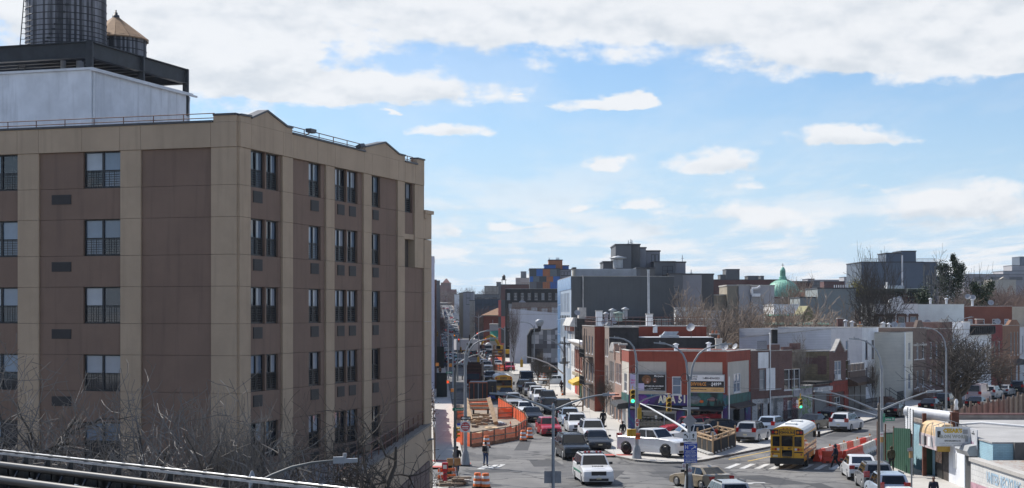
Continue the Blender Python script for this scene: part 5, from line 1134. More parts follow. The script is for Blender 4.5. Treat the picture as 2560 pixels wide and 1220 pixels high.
TANW=plain('tan_plaster',(.29,.255,.20),.9,.07,.3);PALW=plain('pale_grey_plaster',(.40,.39,.40),.9,.06,.3,streak=.1);SAGE=plain('sage_grey_wall',(.25,.275,.27),.9,.06,.3,streak=.1)
Y=310;T=far('apartment_building','blank tan and pale grey block with a rooftop hood in front of the dome',1870,Y)
block(T,'wall_block',1818,1846.5,715,Y,12,TANW,top=COPING);block(T,'wall_block',1846.8,1878,714.5,Y-.5,12,PALW,top=COPING);block(T,'wall_block',1878.3,1936,715.5,Y-1,12,PALW,top=COPING);block(T,'low_wing',1728,1817.5,739,Y+1,10,TANW,top=COPING)
o=T.location;m=MB();a=P(1880,722,Y-1.6)-o
m.path([a,a+Vector((1.0,0,.1)),a+Vector((1.6,0,.5))],.25,6);m.tube(a,a+Vector((0,0,-1.2)),.25);m.box(a.x,a.x+1.6,a.y-.2,a.y+.5,a.z-1.5,a.z-.9);m.build('duct',WHT,T)
Y=262;T=far('row_houses','low pale sided house backs with flat roofs behind the trees',1760,Y)
block(T,'wall_block',1690,1745,772,Y,12,WHT,top=SILV);block(T,'wall_block',1745.3,1802,780,Y-2,12,SDG,top=SILV);block(T,'wall_block',1720,1800,800,Y-22,12,SDL,top=SILV);block(T,'wall_block',1935,1995,764,Y+30,12,WHT,top=SILV)
wins(T,1945,1990,Y+30,[10.0],3,.9,1.2,'dh')
T=far('house','tan gabled house back half hidden by bare branches',1980,250,cat='house');block(T,'wall_block',1938,2020,790,250,10,plain('tan_clapboard',(.35,.22,.14),.8,.1),top=VERD)
o=T.location;m=MB();x0,x1=XY(1990,250)[0]-o.x,XY(2050,250)[0]-o.x;z=ZA(806,250);m.prism([(x0,-.5,z),(x1,-.5,z),((x0+x1)/2,-.5,z+2.6)],(0,8,0));m.build('gable',plain('olive_gable',(.22,.2,.1),.8,.1),T)
T=far('brick_house','low dark brick terrace behind the bare trees',2010,235,cat='house');block(T,'wall_block',1935,2075,812,235,9,BK3,top=VERD);wins(T,1960,2070,235,[6.6],6,.9,1.4,'dh')
Y=335;T=far('apartment_building','blank sage grey block with a row of white roof pipes',2090,Y)
block(T,'wall_block',2044,2140,722,Y,14,SAGE);block(T,'low_wing',2000,2043.6,745,Y+.5,12,SAGE);block(T,'low_wing',2140.3,2200,745,Y+.5,12,SAGE)
wins(T,2138,2160,Y-.2,[9.2],3,1.0,2.6,'pl',WWHITE)
m=MB();o=T.location
for k in range(6):p=P(2086+5.5*k,722,Y+2)-o;m=MB();m.tube(p+Vector((0,0,-.3)),p+Vector((0,0,.8)),.1);m.build('roof_pipe',WHITEP,T)
BG=plain('blue_grey_cladding',(.115,.145,.185),.7,.05,.3)
Y=405;T=far('apartment_building','blue grey clad block with dark slit windows and a railed roof',2245,Y)
block(T,'wall_block',2153.5,2308,656.5,Y,18,BG);block(T,'wall_block',2308.3,2342,657,Y+2,16,BG);block(T,'penthouse',2215,2253,634,Y+4,9,BG);block(T,'penthouse',2253.3,2290,629,Y+5,9,BG)
o=T.location;m=MB()
for(a,b)in((2156,2214),(2291,2340)):
 p,q=P(a,656,Y+.4)-o,P(b,656,Y+.4)-o;railing(m,(p.x,p.y,0),(q.x,q.y,0),int((b-a)/3),p.z,.95,(1,),.05)
m.build('roof_railing',GALV,T)
for(px,a,b)in((2309,662,690),(2309,692,722),(2337,664,690),(2337,692,740),(2317,688,720),(2324,688,725),(2331,688,725),(2317,722,750)):
 m=MB();x=XY(px,Y+2)[0]-o.x;m.box(x-.22,x+.22,1.85,1.99,ZA(b,Y)-o.z,ZA(a,Y)-o.z);m.build('slit_window',DARKG,T)
m=MB();m.box(XY(2316,Y)[0]-o.x,XY(2329,Y)[0]-o.x,1.87,1.99,ZA(675,Y)-o.z,ZA(659,Y)-o.z);m.build('dark_panel',LAVD,T)
m=MB();p=P(2256,638,Y-30);q=P(2256,720,Y-30);m.tube(q,p,.16,n=8);tag(m.build('flue_pipe',SILV),'tall thin pale flue pipe in front of the blue grey block','flue')
m=MB();m.box(XY(2262,Y)[0]-o.x,XY(2268,Y)[0]-o.x,4.9,4.98,ZA(650,Y)-o.z,ZA(634,Y)-o.z);m.build('door',DARKG,T)
Y=345;T=far('brick_building','old red brick building with a green bracketed cornice and pointed arch windows',2230,Y)
GRC=plain('green_cornice',(.045,.06,.045),.7,.2,1);o=T.location
block(T,'wall_block',2140,2308,735,Y,16,BK3,top=GRC)
for(a,b)in((2138,2262),(2267,2310)):
 x0,x1=XY(a,Y)[0]-o.x,XY(b,Y)[0]-o.x;m=MB();z=ZA(734,Y)-o.z;m.prism([(x0,.2,z),(x0,-.9,z+.4),(x0,-.9,z+1.0),(x0,.2,z+1.1)],(x1-x0,0,0));m.build('cornice',GRC,T)
 for k in range(int((b-a)/6)):m=MB();x=x0+.25+k*.5175;m.box(x,x+.16,-.7,-.01,z-.7,z+.35);m.build('bracket',GRC,T)
m=MB();m.box(XY(2140,Y)[0]-o.x,XY(2308,Y)[0]-o.x,-.08,-.004,ZA(741,Y)-o.z,ZA(738.5,Y)-o.z);m.build('string_course',COPING,T)
for px in(2196,2203,2210,2272,2278,2283,2290):
 m=MB();x=XY(px,Y)[0]-o.x;z=ZA(757,Y)-o.z;m.prism([(x-.2,-.06,z),(x+.2,-.06,z),(x+.2,-.06,z+.9),(x,-.06,z+1.25),(x-.2,-.06,z+.9)],(0,.05,0));m.build('arched_window',DARKG,T)
m=MB();p=P(2218,720,Y+4);m.box(p.x,p.x+3.7,p.y,p.y+3,p.z-.8,p.z+.55);m.prism([(p.x,p.y,p.z+.55),(p.x+.7,p.y,p.z+.3),(p.x+.1,p.y,p.z+1.3)],(0,2,0));tag(m.build('roof_hatch',SILV),'silver coated roof hatch on the green corniced building','roof hatch')
Y=900;T=far('apartment_building','long pale grey block on the right skyline with an upper terrace',2480,Y)
block(T,'wall_block',2411,2560,686,Y,20,LAVG);block(T,'upper_floor',2508,2640,678,Y+8,20,PALW);block(T,'upper_floor',2530,2640,664,Y+12,16,PALW);block(T,'upper_floor',2560.3,2700,686,Y,20,LAVG)
o=T.location
for(a,b)in((2434,2458),(2478,2508),(2524,2556)):m=MB();m.box(XY(a,Y)[0]-o.x,XY(b,Y)[0]-o.x,-.3,-.02,ZA(700,Y)-o.z,ZA(692,Y)-o.z);m.build('dark_recess',LAVD,T)
Y=800;T=far('school_building','cream pediment building among the trees at right',2510,Y);block(T,'wall_block',2480,2540,700,Y,14,plain('cream_stucco',(.45,.42,.36),.9,.05),top=STN);m=MB();o=T.location;p=P(2510,698,Y)-o;m.prism([(p.x-1.8,-.1,p.z),(p.x+1.8,-.1,p.z),(p.x,-.1,p.z+1.2)],(0,3,0));m.build('pediment',STN,T)
Y=1300;T=far('office_tower','distant blue tower cut by the right edge',2556,Y,cat='tower');block(T,'wall_block',2549,2590,642,Y,20,BG)
Y=950;T=far('hospital_building','distant white block with a scaffolded domed turret',2130,Y);block(T,'wall_block',2110,2153,693,Y,14,PALW);o=T.location;p=P(2138,692,Y)-o;m=MB();m.lathe([(6*Y/F,p.z-1),(6*Y/F,p.z+3.2),(4.5*Y/F,p.z+4.6),(.2,p.z+5.6)],14,(p.x,p.y,0));m.build('turret',BG,T)
m=MB()
for dx in(-2.2,-1.1,1.1,2.2):
 for dy in(-2,2):m.tube((p.x+dx,p.y+dy,p.z-1),(p.x+dx,p.y+dy,p.z+5.8),.06,n=4)
for k in range(6):m.tube((p.x-2.2,p.y-2,p.z+k*1.1),(p.x+2.2,p.y-2,p.z+k*1.1),.05,n=4)
m.build('scaffold',GALV,T)
wins(T,2112,2150,Y,[ZA(699,Y)],7,1.0,1.1,'pl',BLKW)
for(a,b,t,Y,mt,lab)in((1960,2050,704,700,LAVD,'dark low skyline block right of the dome'),(2020,2036,698,720,LAVG,'small pale bulkhead building on the skyline right of the dome'),(2060,2112,704,760,DRB,'low brown skyline block beside the white scaffolded one'),(2342,2356,690,700,PALW,'narrow pale block behind the ivy covered tree'),(2036,2112,700,1150,LAVG,'pale hazy block on the skyline left of the turret'),(1990,2030,706,620,DRB,'brown brick block behind the right half domes')):
 T=far('skyline_block',lab,(a+b)/2,Y);block(T,'wall_block',a,b,t,Y,14,mt);wins(T,a+2,b-2,Y,[ZA(t+9,Y)],max(2,int((b-a)/8)),1.1,1.4,'pl',BLKW)
 # avenue, far right side
Y=505;T=far('house','red walled building with a brown hipped roof along the avenue',1226,Y,cat='house');block(T,'wall_block',1209,1255,790,Y,14,plain('brick_red_render',(.20,.06,.045),.9,.12),top=STN)
o=T.location;x0,x1=XY(1203,Y)[0]-o.x,XY(1262,Y)[0]-o.x;z=ZA(790,Y)-o.z+.25;m=MB();m.add([(x0,-1.2,z),(x1,-1.2,z),(x1,15,z),(x0,15,z),(x0+5,5,z+2.3),(x1-1,5,z+2.3)],[(0,1,5,4),(1,2,5),(2,3,4,5),(3,0,4)]);m.build('hip_roof',plain('brown_shingle_roof',(.26,.15,.09),.9,.15),T)
Y=445;T=far('shop','low pale shop with a green awning',1236,Y,cat='shop');block(T,'wall_block',1224,1262,812,Y,12,PALW,top=COPING);o=T.location;a=P(1226,826,Y)-o;b=P(1247,846,Y)-o
m=MB();m.prism([(a.x,-.05,a.z),(a.x,-2.0,b.z+.3),(a.x,-2.0,b.z-.6),(a.x,-.05,b.z)],(b.x-a.x,0,0));m.build('awning',plain('green_awning',(.03,.27,.18),.7,.1),T)
text_mesh('FAST',1.0,WHITEP,T,((a.x+b.x)/2+.6,-2.06,b.z+.0),0,'lettering',.02)
for(a,b,t,Y,mt,lab,nm)in((1158,1184,731,640,LAVG,'grey apartment building with three side windows far along the avenue','apartment_building'),(1148,1158,733,650,TANW,'narrow tan building left of the grey apartment one','apartment_building'),(1174,1186,752,600,STN,'pale low corner building on the avenue','shop'),(1184,1248,737,690,LAVD,'dark long flat roofed building over the avenue','warehouse'),(1187,1249,748,560,plain('navy_cladding',(.045,.07,.10),.7,.08),'navy clad building with a pale roof terrace','apartment_building'),(1212,1262,768,530,plain('navy_low',(.06,.09,.13),.7),'low navy wing above the hipped roof','apartment_building'),(1211,1245,716,830,STN,'pale distant building under the bare skyline trees','apartment_building'),(1241,1252,706,850,LAVD,'small dark bulkhead beside the roof water tower','warehouse'),(1252,1330,712,760,DRB,'dark brick block below the distant water tower','apartment_building'),(1136,1150,736,900,WHT,'white distant building at the end of the avenue row','shop')):
 T=far(nm,lab,(a+b)/2,Y);block(T,'wall_block',a,b,t,Y,16,mt);
 if a in(1158,1187,1211):wins(T,a+1,b-2,Y,[ZA(t+14,Y),ZA(t+30,Y)],3 if a!=1158 else 1,1.6,2.6,'pl',BLKW)
Y=700;T=far('water_tower','small dark water tower standing on a distant roof',1259.5,Y,cat='water tower');o=T.location;u=Y/F;z0=ZA(713,Y)-o.z
for(sx,sy)in((-1,-1),(1,-1),(-1,1),(1,1)):m=MB();m.tube((sx*5*u,sy*5*u,z0-1),(sx*4.2*u,sy*4.2*u,ZA(700,Y)-o.z),.12,n=4);m.build('leg',COPE,T)
m=MB();m.box(-7*u,7*u,-6*u,6*u,ZA(700.5,Y)-o.z,ZA(699,Y)-o.z);m.build('deck',COPE,T)
m=MB();m.lathe([(4.2*u,ZA(699,Y)-o.z),(4.2*u,ZA(690,Y)-o.z)],14);m.build('tank',plain('dark_wood_tank',(.05,.045,.04),.9,.2),T);m=MB();m.lathe([(4.6*u,ZA(690.5,Y)-o.z),(.1,ZA(686,Y)-o.z)],14);m.build('roof',COPE,T)
Y=1500;T=far('apartment_tower','pale pink apartment slab with a taller tower on the left skyline',1306,Y,cat='tower');PKT=plain('pinkish_brick',(.38,.30,.27),.9,.08);block(T,'wall_block',1289,1324,695,Y,15,PKT);block(T,'tower_block',1302,1316,679,Y+2,14,LAVD);wins(T,1290,1302,Y,[ZA(703,Y),ZA(711,Y)],4,1.6,1.6,'pl',BLKW)
Y=1650;T=far('institution','distant red brick building with a pyramid roof at the end of the avenue',1118,Y);RB=plain('distant_red_brick',(.20,.095,.085),.9,.08);block(T,'wall_block',1088,1125,713,Y,20,RB);block(T,'wall_block',1102,1126,707,Y+2,20,RB)
o=T.location;u=Y/F;p=P(1115,707,Y)-o;m=MB();m.add([(p.x-9*u,0,p.z),(p.x+10*u,0,p.z),(p.x+10*u,20*u,p.z),(p.x-9*u,20*u,p.z),(p.x-1*u,10*u,p.z+4.4),(p.x+2*u,10*u,p.z+4.4)],[(0,1,5,4),(1,2,5),(2,3,4,5),(3,0,4)]);m.build('pyramid_roof',plain('dull_red_roof',(.24,.10,.085),.9),T)
block(T,'low_wing',1126,1140,724,Y-20,20,RB)
T=far('rail_bridge','dark steel bridge crossing the avenue far away',1117,1320,cat='bridge');o=T.location;m=MB();x0,x1=XY(1085,1320)[0]-o.x,XY(1150,1320)[0]-o.x;m.box(x0,x1,0,6,ZA(763,1320)-o.z,ZA(758,1320)-o.z);m.build('deck_girder',COPE,T)
for x in(x0+1,x1-1):m=MB();m.box(x-.8,x+.8,0,6,-1,ZA(763,1320)-o.z);m.build('pier',COPE,T)
# avenue, left side
LB_=[((-7.2,112),118,1,1,'x'),]
def left(name,label,Y0,Y1,py,mat,setb=0.0,wz=(),n=4,side=None,D=14):
 B=(XFL(Y0)-setb,Y0);A=(XFL(Y1)-setb,Y1);h=ZA(py,Y0)-gz(Y0)
 Wd=hypot(A[0]-B[0],A[1]-B[1])
 return bld(name,label,'building',B,A,D,h,mat,side or mat,ROOFM,frame=WGREY,front=rows_of(Wd,n,1.2,list(wz),1.9,'dh'))
T=left('apartment_building','white rendered building edge with a blue roof line beyond the brown block',206,232,642,plain('lilac_white_render',(.50,.50,.58),.8,.06),-.62,(3.5,6.8,10.1,13.4),5)
left('brick_building','dark red brick building edge along the left of the avenue',233,262,700,BK3,-.9,(3.5,6.8,10),5)
left('brick_building','low brown shop building along the left of the avenue',292,330,770,BK4,-.9,(3.5,),6)
left('apartment_building','dark four-storey building along the left of the avenue',332,372,702,LAVD,-1.6,(3.5,6.8,10),6)
left('brick_building','brown brick building further up the left of the avenue',374,448,722,BK4,-1.8,(3.5,6.8),8)
left('brick_building','dark building past the second side street on the left',470,540,728,BK3,-1.0,(3.5,6.8),8)
left('apartment_building','dim slate building far up the left of the avenue',545,680,735,LAVD,-1.5,(3.5,6.8),8)
left('apartment_building','last brown building far up the left of the avenue',690,900,742,BK4,-1.5,(3.5,),8)
# vehicles
TYRE=plain('tyre_rubber',(.015,.015,.016),.85,.1);RIM=plain('alloy_rim',(.24,.245,.25),.4,.15);CGL=glass('car_glass',(.010,.012,.015),.05,.38)
LENS=plain('headlight_lens',(.62,.64,.66),.12,.1,6,coat=.5);TAIL=plain('tail_lens',(.36,.012,.012),.2,.1,coat=.5);GRIL=plain('black_grille',(.012,.012,.013),.4,.1)
PLATE=plain('number_plate',(.60,.55,.38),.5,.1);AMB=plain('amber_lens',(.6,.2,.02),.2,.1);CHR=plain('chrome_trim',(.5,.5,.52),.2,.05,metal=.8);WHLAMP=plain('white_lens',(.6,.6,.6),.2)
def paint(name,c,rough=.22):
 return plain('paint_'+name,c,rough,.05,.6,coat=.35 if sum(c)>.4 else.12,spec=.4 if sum(c)>.4 else.25)
PAINTS={'white':paint('white',(.66,.67,.68)),'black':paint('black',(.008,.008,.010)),'charcoal':paint('charcoal',(.020,.023,.027)),'silver':paint('silver',(.36,.37,.38)),'grey':paint('grey',(.15,.155,.165)),'red':paint('red',(.36,.02,.035)),'blue':paint('blue',(.05,.09,.17)),'paleblue':paint('paleblue',(.34,.41,.50)),'gold':paint('gold',(.30,.25,.18)),'green':paint('green',(.06,.14,.05)),'yellow':paint('yellow',(.72,.37,.03)),'darkred':paint('darkred',(.09,.018,.02)),'teal':paint('teal',(.03,.12,.12)),'pink':paint('pink',(.46,.36,.36))}
SPEC={'sedan':(4.75,1.84,1.46,.70,.93,.96,1.04,.80,.05,-1.00,-1.78,.33,1.42,-1.38),'hatch':(4.25,1.80,1.60,.80,1.02,1.02,1.05,.85,.30,-1.45,-2.00,.34,1.32,-1.30),'suv':(4.75,1.92,1.72,.88,1.07,1.09,1.10,.85,.28,-1.80,-2.25,.37,1.45,-1.40),'big':(5.10,2.00,1.84,1.0,1.18,1.19,1.20,.95,.40,-2.05,-2.44,.40,1.52,-1.55),'ev':(4.90,1.98,1.58,.70,.95,1.00,1.12,1.15,.15,-.95,-2.15,.36,1.48,-1.48),'van':(5.60,2.02,2.35,1.0,1.25,1.30,1.30,1.75,1.15,-2.60,-2.74,.36,1.75,-1.75),'pickup':(5.90,2.06,2.10,1.26,1.43,1.45,1.45,1.15,.55,-.80,-1.02,.53,1.95,-1.95)}
CARM={}
def car_parts(kd):
 if kd in CARM:return CARM[kd]
 L,Wd,Hh,hf,hc,bl,dk,wb,rf,rr,rb,wr,af,ar=SPEC[kd];hw=Wd/2;l=L/2;g=wr*.62;parts=[]
 top=[(l-.02,g+.02),(l,.48*hf+.1),(l-.05,hf-.10),(l-.22,hf),(l-.75,(hf+hc)/2+.02),(wb+.10,hc),(wb,bl)]
 if kd=='pickup':top+=[(rb,bl),(rb-.02,bl),(-l+.04,bl),(-l,bl-.08),(-l,.6),(-l+.05,g+.15)]
 else:top+=[(rb+.3,bl+.02),(rb,dk),(-l+.12,dk-.03),(-l+.03,dk-.18),(-l,.58),(-l+.05,g+.05)]
 def arch(a):
  R=wr+.075;n=8;zc=wr;t0=math.asin(max(-1,min(1,(g-zc)/R)))
  return[(a+R*cos(pi-t0-(pi-2*t0)*k/n),zc+R*sin(pi-t0-(pi-2*t0)*k/n))for k in range(n+1)]
 prof=top+arch(ar)+arch(af)
 m=MB();rings=[(-1,.955,.06),(-.955,.985,.015),(-.8,1,0),(0,1.012,-.012),(.8,1,0),(.955,.985,.015),(1,.955,.06)];n=len(prof);vs=[]
 for(f,sy,dz)in rings:
  for k,(y,z)in enumerate(prof):
   zz=z-(dz if z>.62 else 0);x=f*hw*(1.0 if.4<z<.85 else.985);vs.append((x,y*sy if abs(y)>l-.5 else y,zz))
 fs=[(r*n+k,r*n+(k+1)%n,(r+1)*n+(k+1)%n,(r+1)*n+k)for r in range(len(rings)-1)for k in range(n)]
 m.add(vs,fs,0,False);m.add(vs[:n],[tuple(range(n))[::-1]]);m.add(vs[-n:],[tuple(range(n))])
 bi=hw-.05;ti=hw*(.76 if kd!='van' else.88);Ht=Hh-.05
 def ring(z,yf,yr,x):return[(-x,yf,z),(x,yf,z),(x,yr,z),(-x,yr,z)]
 b_=ring(bl-.02,wb,rb,bi);t_=ring(Ht,rf,rr,ti);c_=ring(Hh,rf-.22,rr+.22,ti*.82)
 m.add(b_+t_+c_,[(0,1,5,4),(1,2,6,5),(2,3,7,6),(3,0,4,7),(4,5,9,8),(5,6,10,9),(6,7,11,10),(7,4,8,11),(8,9,10,11)])
 if kd=='pickup':
  m.box(-hw+.1,hw-.1,-l+.1,rb-.1,bl-.02,bl+.004)
 parts.append(('body',m,None,(0,0,0)))
 V=Vector
 def pane(name,q,inset=(.06,.06,.05,.06),out=.012):
  a,b,c,d=[V(p)for p in q]
  l0,r0,b0,t0=inset
  def bil(u,v):return(a.lerp(b,u)).lerp(d.lerp(c,u),v)
  nrm=(b-a).cross(d-a).normalized()*out
  p=[bil(l0,b0)+nrm,bil(1-r0,b0)+nrm,bil(1-r0,1-t0)+nrm,bil(l0,1-t0)+nrm];mm=MB()
  mm.add(p+[x-nrm*1.6 for x in p],[(0,1,2,3),(0,4,5,1),(1,5,6,2),(2,6,7,3),(3,7,4,0)]);parts.append((name,mm,CGL,(0,0,0)))
 pane('windscreen',(b_[1],b_[0],t_[0],t_[1]),(.06,.06,.04,.05));pane('rear_window',(b_[3],b_[2],t_[2],t_[3]),(.10,.10,.16,.10))
 nsp={'sedan':(.52,),'ev':(.5,),'hatch':(.42,.82),'suv':(.36,.70),'big':(.34,.66),'van':(.24,),'pickup':(.52,)}[kd]
 cuts=[0.02]+list(nsp)+[.98]
 if kd=='van':cuts=[.02,.26]
 for s in(1,-1):
  for u0,u1 in zip(cuts,cuts[1:]):
   if s>0:q=[V(b_[2]).lerp(V(b_[1]),1-u1),V(b_[2]).lerp(V(b_[1]),1-u0),V(t_[2]).lerp(V(t_[1]),1-u0),V(t_[2]).lerp(V(t_[1]),1-u1)]
   else:q=[V(b_[0]).lerp(V(b_[3]),u0),V(b_[0]).lerp(V(b_[3]),u1),V(t_[0]).lerp(V(t_[3]),u1),V(t_[0]).lerp(V(t_[3]),u0)]
   pane('side_window',q,(.05,.05,.08,.10))
 def bx(name,mat,*b):mm=MB();mm.box(*b);parts.append((name,mm,mat,(0,0,0)))
 ln=l*.957
 for s in(-1,1):
  x0,x1=sorted((s*hw*.52,s*hw*.93))
  mm=MB();mm.prism([(x0,ln-.12,hf-.22),(x1,ln-.20,hf-.20),(x1,ln-.36,hf-.05),(x0,ln-.12,hf-.07)],(0,.16,0));parts.append(('headlight',mm,LENS,(0,0,0)))
  zt=(dk-.34,dk-.10)if kd in('sedan','ev')else(bl-.18,bl+.18);x0,x1=sorted((s*hw*.60,s*hw*.965));mm=MB();mm.box(x0,x1,-ln-.10,-ln+.16,*zt);parts.append(('tail_light',mm,TAIL,(0,0,0)))
  x0,x1=sorted((s*(hw-.03),s*(hw+.17)));bx('mirror',GRIL,x0,x1,wb-.30,wb-.14,bl+.02,bl+.18)
  for a in(af,ar):
   t=MB();w2=.11;t.lathe([(wr*.62,-w2),(wr*.95,-w2),(wr,-w2*.6),(wr,w2*.6),(wr*.95,w2),(wr*.62,w2)],18,(0,0,0),'x');parts.append(('tyre',t,TYRE,(s*(hw-.12),a,wr)))
   r=MB();r.lathe([(.02,-.10),(wr*.5,-.118),(wr*.64,-.105),(wr*.64,.105),(wr*.5,.118),(.02,.10)],12,(0,0,0),'x')
   parts.append(('rim',r,RIM if kd!='pickup' else GRIL,(s*(hw-.10),a,wr)))
 bx('grille',GRIL,-hw*.48,hw*.48,l-.14,l+.015,hf-.34,hf-.08);bx('lower_grille',GRIL,-hw*.62,hw*.62,l-.14,l+.02,g+.05,g+.22)
 bx('number_plate',PLATE,-.16,.16,l+.0,l+.03,.42,.52);bx('number_plate',PLATE,-.16,.16,-l-.025,-l+.05,.62 if kd!='sedan' else.60,.76)
 bx('bumper',GRIL,-hw*.86,hw*.86,-l-.01,-l+.10,g+.06,g+.28)
 if kd in('suv','big'):
  for s in(-1,1):mm=MB();mm.box(s*ti*.92-.025,s*ti*.92+.025,rr+.25,rf-.30,Hh-.02,Hh+.05);parts.append(('roof_rail',mm,GRIL,(0,0,0)))
 CARM[kd]=parts;return parts
CARCACHE={}
def car(kd,col,x,y,a,label,name=None,group=None,cat=None,lod=False,glow=False,z=None):
 nm=name or{'sedan':'sedan_car','hatch':'hatchback_car','suv':'suv_car','big':'large_suv_car','ev':'sedan_car','van':'van','pickup':'pickup_truck'}[kd]
 cat=cat or{'van':'van','pickup':'pickup truck'}.get(kd,'car');P_=PAINTS[col]
 zz=(gz(y)if z is None else z)+.012
 if lod:
  key=(kd,col,'lod')
  if key not in CARCACHE:
   mm=MB();mats=[P_,CGL,TYRE,RIM,LENS,TAIL,GRIL,PLATE]
   for(pn,pm,mt,loc)in car_parts(kd):
    mi=mats.index(mt)if mt in mats else 0;b=len(mm.v)
    mm.v.extend([(v[0]+loc[0],v[1]+loc[1],v[2]+loc[2])for v in pm.v]);mm.f.extend([tuple(b+i for i in f)for f in pm.f]);mm.m.extend([mi]*len(pm.f));mm.sm.extend(pm.sm)
   CARCACHE[key]=mm.mesh(nm,mats)
  o=link(nm,CARCACHE[key],None,(x,y,zz),-radians(a));return tag(o,label,cat,group)
 if kd not in CARCACHE:CARCACHE[kd]=[(pn,pm.mesh(pn,mt or P_),mt,loc)for(pn,pm,mt,loc)in car_parts(kd)]
 T=thing(nm,label,cat,(x,y,zz),-radians(a),group);wheel=None
 for(pn,me,mt,loc)in CARCACHE[kd]:
  if pn=='tyre':wheel=link('wheel',me,T,loc);continue
  if pn=='rim':o=link('rim',me,wheel,(loc[0]-wheel.location.x,0,0));continue
  o=link(pn,me,T)
  if mt is None:o.material_slots[0].link='OBJECT';o.material_slots[0].material=P_
 return T
def Gz(px,py):
 lo,hi=30.0,3000.0
 for _ in range(60):
  mid=(lo+hi)/2
  if ZA(py,mid)>gz(mid):lo=mid
  else:hi=mid
 return((px-CX)/F*lo,lo)
def carpx(kd,col,px,py,a,label,**k):
 """place so that the near wheels stand at picture row py"""
 X,Y=Gz(px,py);L=SPEC[kd][0];r=radians(a);off=abs(cos(r))*L*.34+abs(sin(r))*.3
 Yc=Y+off;return car(kd,col,(px-CX)/F*Yc,Yc,a,label,**k)
 # oncoming queue in the avenue
T=carpx('big','white',1482,1212,174,'white patrol car with a red light bar nearest the camera in the junction',name='patrol_car')
m=MB();m.box(-.62,.62,-.28,.02,1.86,1.98);m.build('light_bar',GALV,T)
for k in range(5):m=MB();x=-.5+.25*k;m.box(x-.07,x+.07,-.30,.035,1.90,2.0);m.build('beacon',TAIL if k!=2 else WHLAMP,T)
m=MB();m.box(-1.015,-1.0,-1.9,1.2,.70,.82);m.box(1.0,1.015,-1.9,1.2,.70,.82);m.build('side_stripe',plain('green_stripe',(.02,.16,.10),.4),T)
text_mesh('POLICE',.17,GRIL,T,(0,2.02,1.20),pi,'lettering',.003,1.3,.01,rx=.55)
carpx('big','charcoal',1430,1150,172,'dark grey large SUV behind the patrol car in the junction')
carpx('hatch','red',1371,1090,172,'red small hatchback following the dark SUV')
carpx('sedan','charcoal',1492,1125,176,'charcoal sedan at the head of the right hand queue')
carpx('big','white',1480,1106,176,'tall white SUV right behind the charcoal sedan')
carpx('suv','white',1441,1083,176,'white SUV with a black grille in the middle of the right queue')
carpx('suv','paleblue',1424,1066,176,'pale blue grey SUV behind the white one with the black grille')
carpx('big','black',1408,1044,176,'black SUV by the sidewalk barricade in the right queue');carpx('suv','black',1377,1036,177,'black SUV left beside another black one in the queue')
carpx('suv','charcoal',1370,1014,177,'dark green grey SUV in the right queue with roof rails');carpx('suv','white',1351,1008,177,'white SUV partly hidden behind the dark green grey one')
carpx('suv','white',1340,1000,177,'white SUV with a clear front left of the hidden white one');carpx('suv','grey',1326,990,177,'mid grey SUV behind the white SUVs in the queue')
carpx('big','black',1311,984,177,'black large SUV beside the oncoming school bus');carpx('van','charcoal',1316,968,177,'dark minivan behind the black large SUV')
carpx('sedan','black',1331,1056,174,'black sedan turning past the red netted trench');carpx('sedan','white',1313,1040,175,'white sedan in the left queue behind the black one')
carpx('suv','silver',1283,1021,175,'silver SUV with a dark grille in the left queue');carpx('sedan','charcoal',1265,999,176,'dark sedan just in front of the oncoming school bus')
carpx('sedan','silver',1210,951,177,'silver sedan left behind the oncoming school bus');carpx('suv','black',1225,955,177,'black car between the silver sedan and the school bus')
carpx('pickup','grey',1217,931,177,'grey pickup truck behind the oncoming school bus');carpx('big','white',1210,922,177,'white SUV with a roof beacon behind the grey pickup')
carpx('suv','red',1274,928,177,'red car parked by the fenced pit on the right');carpx('sedan','white',1382,962,260,'white car leaving the side street below the bodega',)
carpx('suv','charcoal',1184,893,-3,'dark SUV driving away beyond the side street');carpx('pickup','charcoal',1223,897,-3,'dark pickup beside the white mixer truck')
carpx('suv','white',1146,918,-3,'white SUV queuing on the left beyond the dark red truck');carpx('suv','blue',1123,914,177,'dark blue SUV at the left kerb beyond the green bin');carpx('sedan','teal',1133,898,177,'teal car behind the dark blue one at the left kerb')
carpx('van','white',1147,878,-3,'white van in front of the long white box truck');carpx('sedan','white',1103,883,177,'white car at the far left kerb');carpx('sedan','blue',1112,889,177,'blue car beside the white one at the far left kerb')
carpx('sedan','black',1111,849,177,'black sedan far up the left lane');carpx('sedan','white',1102,841,177,'white sedan far up the left lane');carpx('sedan','green',1132,831,-3,'green taxi far up the avenue')
carpx('sedan','black',1149,841,177,'black oncoming car with lights on far up the avenue');carpx('suv','white',1163,836,177,'white SUV far up the avenue by the white truck');carpx('van','paleblue',1159,826,177,'pale blue van far up the right kerb')
carpx('suv','silver',1172,845,177,'silver SUV far up the right lane behind the box truck');carpx('van','white',1143,808,-3,'small white van stopped at the far lights')
cs=['white','silver','black','grey','white','blue','red','charcoal','silver','white']
rr_=random.Random(3)
for k in range(56):
 Y=640+k*12.5+rr_.random()*5;lane=(.16,.40,.62,.86)[k%4]
 x=XL(Y)+(XR(Y)-XL(Y))*lane+rr_.uniform(-.3,.3)
 car(rr_.choice(['sedan','suv','suv','hatch','van' if k%9==0 else 'sedan']),rr_.choice(cs),x,Y,-3 if k%4<2 else 177,'tiny car in the distant traffic far up the avenue',name='distant_car',group='distant cars far up the avenue',lod=True,cat='car')
for k in range(16):
 Y=330+k*17;x=XR(Y)-1.2
 if 440<Y<470:continue
 car(rr_.choice(['sedan','suv','hatch']),rr_.choice(cs),x,Y,177,'car parked along the right kerb of the far avenue',name='parked_car',group='cars parked along the far right kerb',lod=True)
